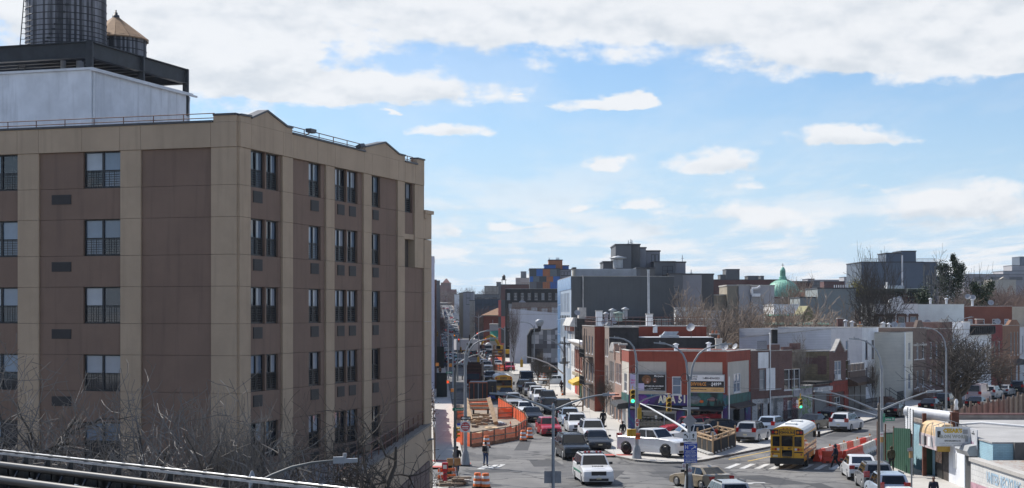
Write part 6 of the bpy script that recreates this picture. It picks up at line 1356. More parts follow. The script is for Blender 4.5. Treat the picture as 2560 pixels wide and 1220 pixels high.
for k in range(14):
 Y=335+k*19;x=XL(Y)+1.2
 if 440<Y<470:continue
 car(rr_.choice(['sedan','suv','hatch']),rr_.choice(cs),x,Y,-3,'car parked along the left kerb of the far avenue',name='parked_car',group='cars parked along the far left kerb',lod=True)
 # corner lot
car('pickup','white',10.9,122.9,134,'white lifted pickup truck with black wheels parked on the corner pavement',z=.13)
car('suv','white',14.6,133.5,262,'white SUV parked behind the white pickup',z=.13);car('suv','charcoal',17.3,138.5,258,'charcoal SUV between the white and the red ones outside the smoke shop',z=.13);car('suv','red',15.6,142.6,258,'red SUV parked right against the smoke shop window',z=.13)
car('suv','silver',20.6,137.0,24,'silver SUV with its rear to us beside the black fabric enclosure',z=.13);car('hatch','paleblue',23.8,146.0,28,'pale hatchback beside the silver SUV, half hidden by the bus',z=.13);car('sedan','black',28.7,151.5,33,'black sedan parked outside the graffiti garage',z=.13)
car('sedan','charcoal',33.0,163.5,34,'dark grey sedan behind the white SUV in the side street',z=.13);car('suv','white',31.6,151.2,30,'white SUV driving away up the side street')
# up the side street
carpx('sedan','black',2237,1043,29,'black sedan hidden partly by the lamp post in the side street');carpx('sedan','black',2328,1030,29,'black sedan parked left of the big bare tree');carpx('suv','charcoal',2366,1020,29,'dark SUV directly behind the big bare tree')
carpx('sedan','black',2443,1024,29,'black sedan right of the big tree trunk');carpx('van','pink',2446,1008,29,'pale van under the branches of the big tree');carpx('van','white',2420,985,29,'white van parked before the white row house');carpx('suv','silver',2480,998,29,'silver SUV parked in the side street right of the tree');carpx('sedan','silver',2513,990,29,'silver sedan beside the silver SUV in the side street');carpx('big','charcoal',2551,986,29,'dark large SUV at the right edge of the side street')
# bottom right lane
car('ev','white',23.35,107.6,5,'white electric sedan first in the line at the right kerb');car('suv','grey',22.85,101.0,5,'grey SUV second in the line behind the white electric sedan');car('suv','paleblue',22.15,94.5,3,'pale blue SUV with tall red tail lights third in the line');car('sedan','white',21.4,88.6,3,'white car last in the line cut by the bottom edge')
car('sedan','gold',11.95,101.2,-27,'gold sedan turning in front of the hospital sign');car('suv','silver',12.0,89.8,-8,'pale SUV roof cut by the bottom edge behind the gold sedan')
# school buses
YB=PAINTS['yellow'];YBD=plain('bus_black',(.015,.015,.016),.5,.1);BRF=plain('bus_white_roof',(.62,.63,.62),.5,.08,1,streak=.1)
def bus(label,x,y,a):
 """origin under the middle of the body; +y is forward"""
 T=thing('school_bus',label,'school bus',(x,y,.012),-radians(a));hw=1.17;y0=-4.9;y1=3.1
 sec=[(-hw,.62),(hw,.62),(hw,2.45),(hw*.97,2.62)];
 m=MB();m.prism([(-hw,y0,.55),(hw,y0,.55),(hw,y0,2.50),(-hw,y0,2.50)],(0,y1-y0,0))
 m.prism([(-1.0,y1,.55),(1.0,y1,.55),(1.0,y1,1.45),(.92,y1,1.55),(-.92,y1,1.55),(-1.0,y1,1.45)],(0,1.0,0))
 m.add([(-1.0,y1+1.0,.55),(1.0,y1+1,.55),(1.0,y1+1,1.45),(.92,y1+1,1.55),(-.92,y1+1,1.55),(-1,y1+1,1.45),(-.85,y1+1.65,.55),(.85,y1+1.65,.55),(.80,y1+1.65,1.22),(-.80,y1+1.65,1.22)],[(0,6,9,5),(1,2,8,7),(2,3,4,5,9,8),(6,7,8,9)])
 m.build('body',YB,T)
 n=10;pr=[(-hw*cos(pi*k/n)*(1 if 0<k<n else 1.0),2.50+.55*sin(pi*k/n)**.75 if 0<k<n else 2.50)for k in range(n+1)]
 m=MB();m.prism([(p[0],y0+.28,p[1])for p in pr],(0,y1-y0-.5,0));m.build('roof',BRF,T)
 for(ya,yb)in((y0,y0+.28),(y1-.22,y1)):m=MB();m.prism([(p[0]*.999,ya,p[1]*.995)for p in pr],(0,yb-ya,0));m.build('roof_cap',YB,T)
 for y in(-2.6,.6):m=MB();m.box(-.4,.4,y-.35,y+.35,3.04,3.12);m.build('roof_hatch',BRF,T)
 for s in(-1,1):
  for k in range(11):m=MB();ya=y0+.35+.67*k;m.box(s*hw-.012,s*hw+.012,ya,ya+.55,1.65,2.38);m.build('side_window',CGL,T)
  for z in(.95,1.35):m=MB();m.box(s*hw-.02,s*hw+.025,y0+.1,y1-.05,z,z+.08);m.build('rub_rail',YBD,T)
  for(ya,r)in((-2.5,.50),(3.75,.48)):
   t=MB();t.lathe([(r*.6,-.17),(r*.96,-.17),(r,-.1),(r,.1),(r*.96,.17),(r*.6,.17)],20,(0,0,0),'x');w=t.build('wheel',TYRE,T,(s*(hw-.16 if ya<0 else.86),ya,r))
   q=MB();q.lathe([(.02,-.16),(r*.62,-.1),(r*.62,.1),(.02,.16)],12,(0,0,0),'x');q.build('rim',YBD,w)
   t=MB();t.box(s*hw-.03 if s>0 else s*hw-.015,s*hw+.015 if s>0 else s*hw+.03,ya-.62,ya+.62,.5,1.06);t.build('wheel_arch',YBD,T)if ya<0 else None
 yr=y0-.012
 def rb(nm,mt,x0,x1,z0,z1,d=.03):m=MB();m.box(x0,x1,yr-d,yr+.03,z0,z1);return m.build(nm,mt,T)
 rb('rear_bumper',YBD,-hw-.02,hw+.02,.38,.80,.12)
 for(x0,x1,z0,z1)in((-1.02,-.52,1.62,2.32),(-.40,.40,1.62,2.36),(.52,1.02,1.62,2.32),(-.36,.36,.92,1.36)):rb('rear_window',CGL,x0,x1,z0,z1)
 for x in(-.48,.46):rb('door_seam',YBD,x,x+.02,.82,2.42,.01)
 for s in(-1,1):
  rb('lamp_panel',YBD,*sorted((s*.62,s*1.14)),2.44,2.80,.03)
  for k,(x,mt)in enumerate(((.76,AMB),(.99,TAIL))):m=MB();m.lathe([(.10,0),(.10,.05),(.02,.07)],12,(s*x,0,0),'y');o=m.build('warning_lamp',mt,T,(0,yr-.09,2.62))
  for k,(x,mt)in enumerate(((.62,WHLAMP),(.80,TAIL),(1.0,AMB))):m=MB();m.lathe([(.09,0),(.09,.04),(.02,.06)],12,(s*x,0,0),'y');m.build('tail_light',mt,T,(0,yr-.06,1.42))
  rb('rub_strip',YBD,*sorted((s*.5,s*1.12)),1.17,1.24,.03);
  m=MB();m.lathe([(.06,0),(.06,.04),(.01,.05)],10,(s*1.0,0,0),'y');m.build('reflector',TAIL,T,(0,yr-.05,1.06))
 rb('number_plate',PLATE,-1.0,-.66,.86,1.0)
 rb('sign_panel',YB,-.52,.52,2.44,2.76,.035);t=text_mesh('SCHOOL BUS',.25,YBD,T,(0,yr-.06,2.60),0,'lettering',.004,.72,.012);rb('sign_frame',YBD,-.56,.56,2.40,2.80,.025)
 text_mesh('407',.2,YBD,T,(.18,yr-.02,1.48),0,'lettering',.004,.9,.006);text_mesh('VJ',.2,YBD,T,(-.33,yr-.02,1.48),0,'lettering',.004,.9,.006);text_mesh('(718) 383-9400',.10,YBD,T,(0,yr-.02,.86),0,'lettering',.004,1,.002)
 for k in(-1,0,1):m=MB();m.box(k*.25-.05,k*.25+.05,yr-.02,yr+.05,2.84,2.90);m.build('marker_lamp',TAIL,T)
 m=MB();m.add([(-1.05,y1+.012,1.62),(1.05,y1+.012,1.62),(1.0,y1+.012,2.36),(-1.0,y1+.012,2.36)],[(3,2,1,0)]);m.box(-1.05,1.05,y1,y1+.02,1.62,2.36);m.build('windscreen',CGL,T)
 m=MB();m.box(-1.12,1.12,y1,y1+.05,2.42,2.78);m.build('front_panel',YB,T)
 m=MB();m.box(-.45,.45,y1+.05,y1+.07,2.47,2.74);m.build('front_sign',YBD,T);text_mesh('SCHOOL BUS',.2,YB,T,(0,y1+.08,2.60),pi,'lettering',.004,.8,.01)
 for s in(-1,1):
  for k,(x,mt)in enumerate(((.66,AMB),(.92,TAIL))):m=MB();m.box(s*x-.1,s*x+.1,y1+.05,y1+.09,2.5,2.7);m.build('warning_lamp',mt,T)
  m=MB();m.lathe([(.14,0),(.14,.05)],12,(s*.62,0,0),'y');m.build('headlight',LENS,T,(0,y1+1.62,.95))
  m=MB();m.box(s*1.35-.1,s*1.35+.1,y1+.1,y1+.2,1.7,2.15);m.tube((s*1.1,y1,1.9),(s*1.3,y1+.15,1.95),.03);m.build('mirror',YBD,T)
 m=MB();m.box(-.5,.5,y1+1.6,y1+1.67,.75,1.15);m.build('grille',YBD,T);m=MB();m.box(-1.1,1.1,y1+1.62,y1+1.8,.42,.68);m.build('front_bumper',YBD,T)
 return T
bus('yellow school bus with a white roof seen from behind on the crosswalk',20.9,117.9,17)
bus('yellow school bus facing us in the left queue of the avenue',*((1256-CX)/F*212,212),177);bus('small looking yellow school bus far up the avenue by the box truck',*((1171-CX)/F*459,459),192)
# lamps, signals, signs, wires
POLEG=plain('galvanised_pole',(.27,.29,.31),.5,.12,2,streak=.1);POLED=plain('dark_pole',(.10,.11,.115),.55,.15,2);POLEB=plain('weathered_brown_pole',(.17,.14,.11),.7,.2,2)
SIGY=plain('signal_yellow',(.50,.30,.02),.5,.12,3);LAMPB=plain('signal_lamp_off',(.05,.045,.03),.25,.1)
GREENL=plain('signal_green',(.05,.75,.45),.3,0,emit=1.6);REDL=plain('signal_red',(.9,.05,.02),.3,0,emit=1.6);ORL=plain('signal_orange',(.9,.25,.02),.3,0,emit=1.0)
SGREEN=plain('street_sign_green',(.01,.20,.12),.5,.05);SBLUE=plain('hospital_blue',(.015,.06,.40),.5,.05);SRED=plain('sign_red',(.50,.02,.03),.5,.08);SGRY=plain('sign_back',(.28,.28,.29),.5,.12,2)
def wpos(px,py,Y):return P(px,py,Y)
def arm(T,Y,pts,r,mat,head=None,Ye=None,name='arm'):
 """a tube through picture points at depth Y (drifting to Ye)"""
 o=T.location;n=len(pts);Ye=Ye or Y
 q=[P(px,py,Y+(Ye-Y)*k/(n-1))-o for k,(px,py)in enumerate(pts)]
 m=MB();m.path(q,[r*(1-.45*k/(n-1))for k in range(n)],8);m.build(name,mat,T)
 if head:
  d=(q[-1]-q[-2]).normalized();e=Vector((d.x,d.y,d.z*.3)).normalized();s=e.cross(Vector((0,0,1))).normalized()*.5;a=q[-1];L_=head;m=MB()
  def pr(t0,t1,w0,w1,z0,z1):m.prism([a+e*t0-s*w0+Vector((0,0,z0)),a+e*t1-s*w1+Vector((0,0,z0)),a+e*t1+s*w1+Vector((0,0,z0)),a+e*t0+s*w0+Vector((0,0,z0))],(0,0,z1-z0))
  pr(-.05*L_,.5*L_,.20*L_,.32*L_,-.06,.07);pr(.5*L_,L_,.32*L_,.26*L_,-.05,.03);m.build('lamp_head',POLEG,T)
  m=MB();p=a+e*.45*L_;m.lathe([(.04,.07),(.04,.14)],8,tuple(p));m.build('photocell',SGRY,T)
def post(name,label,px,Y,pytop,r,mat,cat,taper=.7,base=True,group=None):
 T=thing(name,label,cat,(XY(px,Y)[0],Y,gz(Y)+.1),0,group);h=ZA(pytop,Y)-T.location.z
 m=MB();m.path([(0,0,0),(0,0,h*.5),(0,0,h)],[r,r*(1+taper)/2,r*taper],8);m.lathe([(r*taper*1.1,h),(r*.3,h+.12)],8);m.build('pole',mat,T)
 if base:m=MB();m.lathe([(r*2.6,0),(r*2.3,.15),(r*1.9,.7),(r*1.3,1.0)],8);m.build('pole_base',mat,T)
 return T
def signal(label,px,py0,py1,Y,lit=None,back=False,rz=0.0,name='traffic_signal'):
 p0=P(px,py1,Y);h=ZA(py0,Y)-p0.z;w=h*.36;T=thing(name,label,'traffic light',p0,rz)
 m=MB();m.box(-w/2,w/2,0,w*.8,0,h);m.build('housing',SIGY,T)
 for k in range(3):
  z=h*(5-2*k)/6;c=(LAMPB if lit!=k else(REDL,ORL,GREENL)[k]);f=1 if back else-1
  m=MB();m.lathe([(w*.40,0),(w*.36,.03),(.01,.05)],12,(0,0,0),'y');o=m.build('lens',c,T,(0,-.005 if f<0 else w*.8,z))
  if f<0:o.rotation_euler=(0,0,pi)
  m=MB();nn=8;R=w*.45
  for j in range(nn):
   a0=pi*j/nn-.1;a1=pi*(j+1)/nn-.1;y0,y1=(0,-w*.75)if f<0 else(w*.8,w*1.55)
   m.quad((R*cos(a0),y0,z+R*sin(a0)),(R*cos(a1),y0,z+R*sin(a1)),(R*.95*cos(a1),y1,z+R*.95*sin(a1)),(R*.95*cos(a0),y1,z+R*.95*sin(a0)))
  m.build('visor',SIGY,T)
 m=MB();m.tube((0,w*.4,h),(0,w*.4,h+.3),.03);m.build('hanger',SIGY,T)
 return T
def sign(name,label,px0,px1,py0,py1,Y,mat,rz=0.0,lines=(),cat='sign',border=None,rot=0.0):
 x0,x1=XY(px0,Y)[0],XY(px1,Y)[0];z0,z1=ZA(py1,Y),ZA(py0,Y);w=x1-x0;h=z1-z0
 T=thing(name,label,cat,((x0+x1)/2,Y,(z0+z1)/2),rz)
 m=MB();m.box(-w/2,w/2,0,.02,-h/2,h/2);b=m.build('panel',mat,T)
 if rot:b.rotation_euler=(0,rot,0)
 if border:m=MB();t=h*.03;m.box(-w/2+t,w/2-t,-.004,-.001,h/2-2*t,h/2-t);m.box(-w/2+t,w/2-t,-.004,-.001,-h/2+t,-h/2+2*t);m.build('border',border,T)
 for(s,sz,mt,x,z,sx)in lines:text_mesh(s,sz*h,mt,T,(x*w,-.012,z*h),0,'lettering',.003,sx,.02*sz*h)
 return T,w,h
T=post('street_lamp','grey double armed lamp post at the bottom centre in front of the queue',1383,75,1014,.085,POLEG,'street lamp',.8)
arm(T,75,[(1383,1026),(1345,1010),(1310,998),(1280,989),(1262,985)],.055,POLEG,.72);arm(T,75,[(1383,1026),(1425,1008),(1460,996),(1490,989),(1508,987)],.055,POLEG,.55)
for(a,b)in((1360.5,1381),(1385.5,1403)):sign('street_sign','grey back of the %s of two signs on the centre lamp post'%('left' if a<1370 else 'right'),a,b,1178,1208,75.2,SGRY)
T=post('street_lamp','grey lamp post with two curved arms carrying the hospital sign',1722.5,100,945,.13,POLEG,'street lamp',.75)
arm(T,100,[(1719,950),(1718,925),(1715,903),(1707,885),(1695,873),(1680,865),(1662,859)],.075,POLEG,.68);arm(T,100,[(1727,950),(1730,922),(1736,903),(1747,885),(1762,873),(1780,866),(1802,861)],.075,POLEG,.68)
arm(T,100,[(1722,1080),(1700,1064),(1660,1040),(1625,1020),(1601,1009)],.085,plain('white_arm',(.55,.56,.57),.4,.1),None,112,'mast_arm')
arm(T,100,[(1722,1025),(1690,1022),(1640,1014),(1601,1009)],.018,POLEG,None,112,'stay_wire')
m=MB();m.path([P(1712,944,99.8)-T.location+Vector((.25*cos(2*pi*j/16),0,.30*sin(2*pi*j/16)-.05))for j in range(17)],.018,4,cap=False);m.build('cable_loop',TAR,T)
T2,w,h=sign('lane_sign','white lane control sign with left and straight arrows marked ONLY',1707,1742,1082,1104,99.8,WHITEP,0,[('ONLY',.24,BLACKP,-.25,-.30,.95),('ONLY',.24,BLACKP,.25,-.30,.95)])
m=MB();m.box(-.004,.012,-.004,-.001,-h*.45,h*.45);m.build('divider',BLACKP,T2)
m=MB();x=w*.25;m.box(x-.03,x+.03,-.008,-.002,-h*.08,h*.22);m.prism([(x-.09,-.008,h*.2),(x+.09,-.008,h*.2),(x,-.008,h*.42)],(0,.006,0));m.build('straight_arrow',BLACKP,T2)
m=MB();x=-w*.25;m.box(x+.04,x+.10,-.008,-.002,-h*.08,h*.14);m.prism([(x+.10,-.008,h*.14),(x+.04,-.008,h*.12),(x-.08,-.008,h*.24),(x-.04,-.008,h*.33)],(0,.006,0));m.prism([(x-.15,-.008,h*.36),(x-.10,-.008,h*.15),(x+.0,-.008,h*.38)],(0,.006,0));m.build('left_arrow',BLACKP,T2)
T2,w,h=sign('hospital_sign','blue hospital direction sign with a large H and three hospital names',1710,1743,1106,1157,99.8,SBLUE,0,[('H',.25,WHITEP,-.30,.26,.9),('OSPITAL',.085,WHITEP,.12,.36,1.0),('KINGS COUNTY\nHOSPITAL CENTER',.072,WHITEP,0,.025,.85),('KINGSBROOK JEWISH\nMEDICAL CENTER',.072,WHITEP,0,-.17,.78),('SUNY DOWNSTATE\nMEDICAL CENTER',.072,WHITEP,0,-.37,.85)],border=WHITEP)
m=MB();a=Vector((.05*w,-.012,h*.16));b=Vector((.30*w,-.012,h*.26));d=(b-a).normalized();n=Vector((-d.z,0,d.x));m.prism([a+n*.025,a-n*.025,b-n*.025,b+n*.025],(0,.006,0));m.prism([b+n*.09,b-n*.09,b+d*.13],(0,.006,0));m.build('arrow',WHITEP,T2)
for z in(.105,-.075,-.27):m=MB();m.box(-w*.46,w*.46,-.006,-.001,h*z-.006,h*z+.006);m.build('divider',WHITEP,T2)
T2,w,h=sign('warning_sign','grey back of a diamond sign on the hospital sign pole',1711,1737,1039,1065,99.7,SGRY,0,rot=pi/4)
sign('street_name_sign','pale edge-on street sign across the hospital sign pole',1707,1748,1018,1023,99.5,GREYP)
T2,w,h=sign('parking_sign','small white and red parking sign on the lower hospital sign pole',1718,1730,1166,1186,99.7,WHITEP,0,[('NO\nSTANDING\nANYTIME',.17,SRED,0,.05,.7)]);T2,w,h=sign('parking_sign','narrow parking sign left of another below the hospital sign',1706,1714,1158,1172,99.9,WHITEP,0,[('NO\nPKG',.3,SRED,0,0,.8)])
m=MB();p=P(1717.5,1160,99.6);m.path([p,(p.x,p.y,.1)],.06,6);tag(m.build('sign_post',BLACKP),'thin black sign post beside the hospital sign pole','post')
signal('yellow traffic light seen from behind on the long white mast arm',1599,1020,1048,112,None,True)
T=post('street_lamp','grey corner lamp post with mast arms standing before the smoke shop',1592,120.4,905,.15,POLEG,'street lamp',.7)
arm(T,120.4,[(1591,912),(1589,885),(1584,868),(1574,855),(1560,848),(1547,845)],.085,POLEG,.72)
arm(T,120.4,[(1592,1010),(1612,998),(1640,989),(1660,986),(1676,985)],.06,POLEG,None,118,'mast_arm');arm(T,120.4,[(1592,970),(1574,967)],.04,POLEG,None,118,'mast_arm')
for(a,b)in(((1574,967),(1676,986)),((1617,972),(1676,984))):arm(T,119.5,[a,b],.02,POLEG,None,None,'stay_wire')
m=MB();m.path([P(1586,926,120)-T.location+Vector((.22*cos(2*pi*j/16),0,.30*sin(2*pi*j/16)))for j in range(17)],.018,4,cap=False);m.build('cable_loop',TAR,T)
signal('yellow traffic light with a green lamp left of the corner lamp post',1582,974,1008,117.8,2);signal('yellow traffic light hanging in front of the painted 51',1672.5,994,1029,117.8,None)
T2,w,h=sign('do_not_enter_sign','faded do not enter sign on the corner lamp post',1588.5,1598,1045,1067,120.1,WHITEP);m=MB();n=18;m.add([(w*.46*cos(2*pi*j/n),-.006,h*.43*sin(2*pi*j/n))for j in range(n)],[tuple(range(n))]);m.build('red_disc',SRED,T2);m=MB();m.box(-w*.34,w*.34,-.012,-.008,-h*.07,h*.07);m.build('white_bar',WHITEP,T2);text_mesh('DO NOT',.09,WHITEP,T2,(0,-.012,h*.2),0,'lettering',.002);text_mesh('ENTER',.09,WHITEP,T2,(0,-.012,-h*.2),0,'lettering',.002)
sign('work_sign','small orange road work sign on the corner lamp post',1589,1601,1083,1098,120,plain('orange_sheet',(.75,.12,.03),.5,.1),.3,[('ROAD\nWORK',.3,BLACKP,0,0,.9)])
for k,(a,b,lab)in enumerate(((1568,1579,'left yellow pedestrian signal box at the corner post'),(1579,1589,'right yellow pedestrian signal box at the corner post'))):
 x0,x1=XY(a,119.8)[0],XY(b,119.8)[0];z0,z1=ZA(1091,119.8),ZA(1073,119.8);T2=thing('pedestrian_signal',lab,'pedestrian signal',((x0+x1)/2,119.8,z0),.25);m=MB();m.box(-(x1-x0)/2,(x1-x0)/2,-.1,.12,0,z1-z0);m.build('housing',SIGY,T2);m=MB();m.box(-(x1-x0)/2,(x1-x0)/2,-.2,-.1,z1-z0-.06,z1-z0);m.build('visor',SIGY,T2)
T=post('street_lamp','weathered brown pole with two lamp arms and a long mast arm at lower right',2197,88,1012,.085,POLEB,'street lamp',.85)
arm(T,88,[(2192,1026),(2150,1008),(2115,993),(2090,985),(2075,981)],.055,POLEG,.88);arm(T,88,[(2202,1026),(2245,1007),(2280,993),(2305,984),(2318,980)],.055,POLEG,.85)
arm(T,88,[(2192,1040),(2130,1021),(2060,1003),(2003,989)],.06,POLEG,None,90,'mast_arm');arm(T,88,[(2003,989),(2100,988),(2195,988)],.015,POLEG,None,None,'stay_wire')
signal('yellow traffic light with a green lamp at the end of the right mast arm',2002,997,1021,90,2)
T=post('street_lamp','slim grey lamp post with a curved arm right behind the brown pole',2204.5,108.4,917,.13,POLEG,'street lamp',.7);arm(T,108.4,[(2203,922),(2200,897),(2192,877),(2178,862),(2162,852),(2146,848)],.075,POLEG,.66)
T2,w,h=sign('street_name_sign','green Junius street name sign on the right lamp post',2210,2237,1043,1052,108,SGREEN,0,[('Junius St',.75,WHITEP,0,0,1.0)]);sign('street_name_sign','green cross street sign end-on below the Junius one',2204,2217,1034,1056,107.9,SGREEN,1.0)
sign('parking_sign','white parking sign at mid height of the right lamp post',2201,2209,1080,1092,108,WHITEP,0,[('NO',.4,SRED,0,0,1)])
T=post('street_lamp','tall curved lamp post before the big bare tree',2365.5,164.8,872,.12,POLEG,'street lamp',.7);arm(T,164.8,[(2365,876),(2362,853),(2354,838),(2342,827),(2328,821),(2322,820)],.075,POLEG,.85)
T=post('street_lamp','curved lamp post against the white row house',2382.5,214,838,.11,POLEG,'street lamp',.7);arm(T,214,[(2382,840),(2386,820),(2395,805),(2408,797),(2424,793)],.07,POLEG,.5)
T=post('sign_post','plain grey post with a sign edge by the ironwork shop',2279,100,1122,.055,POLEG,'sign post',.9,False);sign('street_sign','dark sign edge-on at the top of the plain grey post',2267,2281,1120,1128,99.8,SGRY,.5)
for k,(a,b,c,d,Y,lab)in enumerate(((2275,2282,1128,1145,99.7,'tan crossing signal box on the plain grey post'),(2202,2209,1092,1106,108,'tan crossing signal box on the right lamp post'))):
 T2,w,h=sign('pedestrian_signal',lab,a,b,c,d,Y,plain('tan_box',(.34,.2,.08),.6,.15),.3,cat='pedestrian signal');m=MB();m.box(-w/2,w/2,.02,.16,-h/2,h/2);m.build('housing',MATS['tan_box'],T2)
m=MB();p=P(1997,1078,150);m.path([p,(p.x,p.y,ZA(1000,150))],.05,6);tag(m.build('sign_post',POLED),'dark green sign post outside the graffiti garage','post');sign('parking_sign','red and white parking sign outside the graffiti garage',1991,1997,1000,1020,149.9,WHITEP,0,[('NO\nPARKING',.3,SRED,0,-.2,.8)])
m=MB();p=P(2338,1060,150);m.path([(p.x,p.y,.1),(p.x,p.y,2.5)],.06,6);tag(m.build('sign_post',POLED),'short dark post right of the left parked black sedan','post')
T=post('utility_pole','grey utility pole with crossarms halfway along the avenue',1411,214,843,.16,POLED,'utility pole',.8,False);o=T.location
for z,w in((858,16),(905,14),(908,10)):m=MB();zz=ZA(z,214)-o.z;m.box(-w*.0535/2-.3,w*.0535,-.25,-.12,zz-.07,zz+.07);m.build('crossarm',POLED,T)
m=MB();zz=ZA(900,214)-o.z;m.lathe([(.25,zz-.5),(.28,zz),(.25,zz+.35),(.05,zz+.42)],10,(-.05,-.35,0));m.build('transformer',POLED,T)
arm(T,214,[(1410,885),(1403,870),(1395,860),(1384,853),(1374,851)],.08,POLEG,.8);arm(T,214,[(1411,936),(1390,920),(1368,907),(1340,897),(1308,890)],.11,plain('pale_arm',(.50,.51,.53),.4,.1),None,212,'mast_arm')
signal('yellow traffic light hanging at the end of the pale mast arm over the avenue',1304,899,918,212,None,True)
T=post('street_lamp','lamp post with a curved arm by the black duct',1336,290,815,.12,POLEG,'street lamp',.7,False);arm(T,290,[(1336,823),(1332,815),(1325,809),(1315,806),(1308,805.5)],.09,POLEG,.7)
T=post('street_lamp','double armed lamp post before the red walled building',1196.5,420,788,.15,POLEG,'street lamp',.7,False);arm(T,420,[(1196,794),(1188,791),(1183,790)],.1,POLEG,.7);arm(T,420,[(1197,794),(1203,790.5),(1207,789.5)],.1,POLEG,.7)
T=post('signal_pole','tall signal pole by the white mixer truck',1262,330,818,.14,POLEG,'signal pole',.8,False);arm(T,330,[(1262,826),(1253,820),(1243,817)],.09,POLEG,.6);signal('yellow traffic light on the tall pole by the fenced pit',1259,890,906,329,None,True)
for(px,Y,top,lab)in((1278,300,880,'grey signal post in front of the small street tree'),(1198,340,856,'thin post with a red light near the mixer truck'),(1232,500,800,'thin pole before the green awning shop')):
 T=post('signal_pole',lab,px,Y,top,.09,POLEG,'pole',.9,False)
T=post('street_lamp','dark grey pole nearest the junction on the left pavement',1137.5,106,925,.10,POLED,'pole',.8)
T=post('street_lamp','pale octagonal lamp post with two long curved arms on the left corner',1163.5,115.8,905,.14,POLEG,'street lamp',.7)
arm(T,115.8,[(1161,910),(1163,890),(1168,870),(1176,853),(1187,840),(1201,831),(1217,827)],.07,POLEG,.62);arm(T,115.8,[(1166,912),(1168,893),(1174,875),(1184,862),(1198,853),(1214,849),(1226,847)],.07,POLEG,.5)
for(px,Y,top,pts,lab)in((1132.5,205,836,[(1132,845),(1128,836),(1120,832)],'thin grey lamp pole second along the left pavement'),(1144.5,260,840,None,'thin grey signal pole third along the left pavement'),(1121,270,800,[(1121,806),(1126,799),(1133,796)],'lamp pole with a small curved arm over the dark cars on the left'),(1094.5,380,805,[(1094.5,806),(1096,797),(1100,791),(1104,790)],'curved lamp post at the far left kerb'),(1113,520,790,[(1113,794),(1115,785),(1121,781)],'curved lamp post far up the left kerb'),(1150,330,836,None,'thin pole beside the white box truck')):
 T=post('street_lamp',lab,px,Y,top,.11,POLEG,'street lamp',.7,False)
 if pts:arm(T,Y,pts,.08,POLEG,.6)
T=post('signal_pole','short signal pole with a long white arm crossing the avenue',1143.5,262,905,.12,POLEG,'signal pole',.9,False);arm(T,262,[(1144,910),(1160,898),(1178,890),(1199,885)],.1,MATS['white_arm'],None,None,'mast_arm')
signal('yellow traffic light hanging over the middle of the avenue crossing',1195.5,893,909,261,None,True)
for(px,a,b,Y,lit,lab)in((1147,847,856,330,0,'red traffic light in front of the white box truck'),(1152,868,880,320,None,'yellow traffic light beside the white van'),(1136,834,843,400,1,'small traffic light left of the box truck roof'),(1193,832,840,420,0,'small red traffic light right of the box truck roof'),(1214,846,855,380,0,'red traffic light over the mixer truck'),(1093,830,841,330,None,'yellow traffic light at the far left building'),(1114,824,830,560,0,'tiny red traffic light far up on the left'),(1160,801,806,760,0,'tiny red traffic light far up the avenue'),(1137,803,808,760,0,'tiny red traffic light over the small white van'),(1110,813,817,600,0,'tiny red traffic light by the far left lamps')):
 signal(lab,px,a,b,Y,lit)
T2,w,h=sign('street_name_sign','green street name sign with the end of Junius behind the dark pole',1131,1159,1020,1027,105.8,SGREEN,0,[('Junius St',.8,WHITEP,.1,0,1.0)]);sign('street_name_sign','small green street sign high on the left behind the poles',1116,1131,929,933.5,200,SGREEN,0,[('Powell',.8,WHITEP,0,0,1)])
T2,w,h=sign('one_way_sign','black one way sign with a white arrow above the do not enter sign',1152,1177,1041,1050,115.4,BLACKP,0,[('WAY',.55,BLACKP,.14,0,.9)]);m=MB();m.prism([(-w*.46,-.006,0),(-w*.22,-.006,h*.38),(-w*.22,-.006,h*.22),(w*.42,-.006,h*.22),(w*.42,-.006,-h*.22),(-w*.22,-.006,-h*.22),(-w*.22,-.006,-h*.38)],(0,.004,0));m.build('arrow',WHITEP,T2)
T2,w,h=sign('one_way_sign','distant one way sign on a thin pole up the left pavement',1125,1139,937,942,205,BLACKP,0);m=MB();m.box(-w*.4,w*.4,-.006,-.002,-h*.2,h*.2);m.build('arrow',WHITEP,T2)
T2,w,h=sign('do_not_enter_sign','square do not enter sign on the left corner lamp post',1151.5,1175.5,1053,1080,115.4,WHITEP);m=MB();n=24;m.add([(w*.46*cos(2*pi*j/n),-.006,w*.46*sin(2*pi*j/n))for j in range(n)],[tuple(range(n))]);m.build('red_disc',SRED,T2);m=MB();m.box(-w*.34,w*.34,-.012,-.008,-h*.055,h*.055);m.build('white_bar',WHITEP,T2);text_mesh('DO NOT',.15,WHITEP,T2,(0,-.012,h*.2),0,'lettering',.002,1,.004);text_mesh('ENTER',.15,WHITEP,T2,(0,-.012,-h*.2),0,'lettering',.002,1,.004)
sign('street_name_sign','small blue and white sign left of the do not enter sign',1143,1151,1058,1064,115.6,SBLUE);sign('parking_sign','blank white sign left of the do not enter sign',1142,1152,1064,1076,115.6,WHITEP)
signal('yellow traffic light side-on at the dark pole on the left corner',1142,1068,1096,106.5,None,False,1.4)
for(a,b,lab)in((1118,1133,'left tan crossing signal box on the dark pole at the left corner'),(1137,1152,'right tan crossing signal box on the dark pole at the left corner')):
 T2,w,h=sign('pedestrian_signal',lab,a,b,1146,1164,105.7,MATS['tan_box'],.15,cat='pedestrian signal');m=MB();m.box(-w/2,w/2,.02,.22,-h/2,h/2);m.build('housing',MATS['tan_box'],T2)
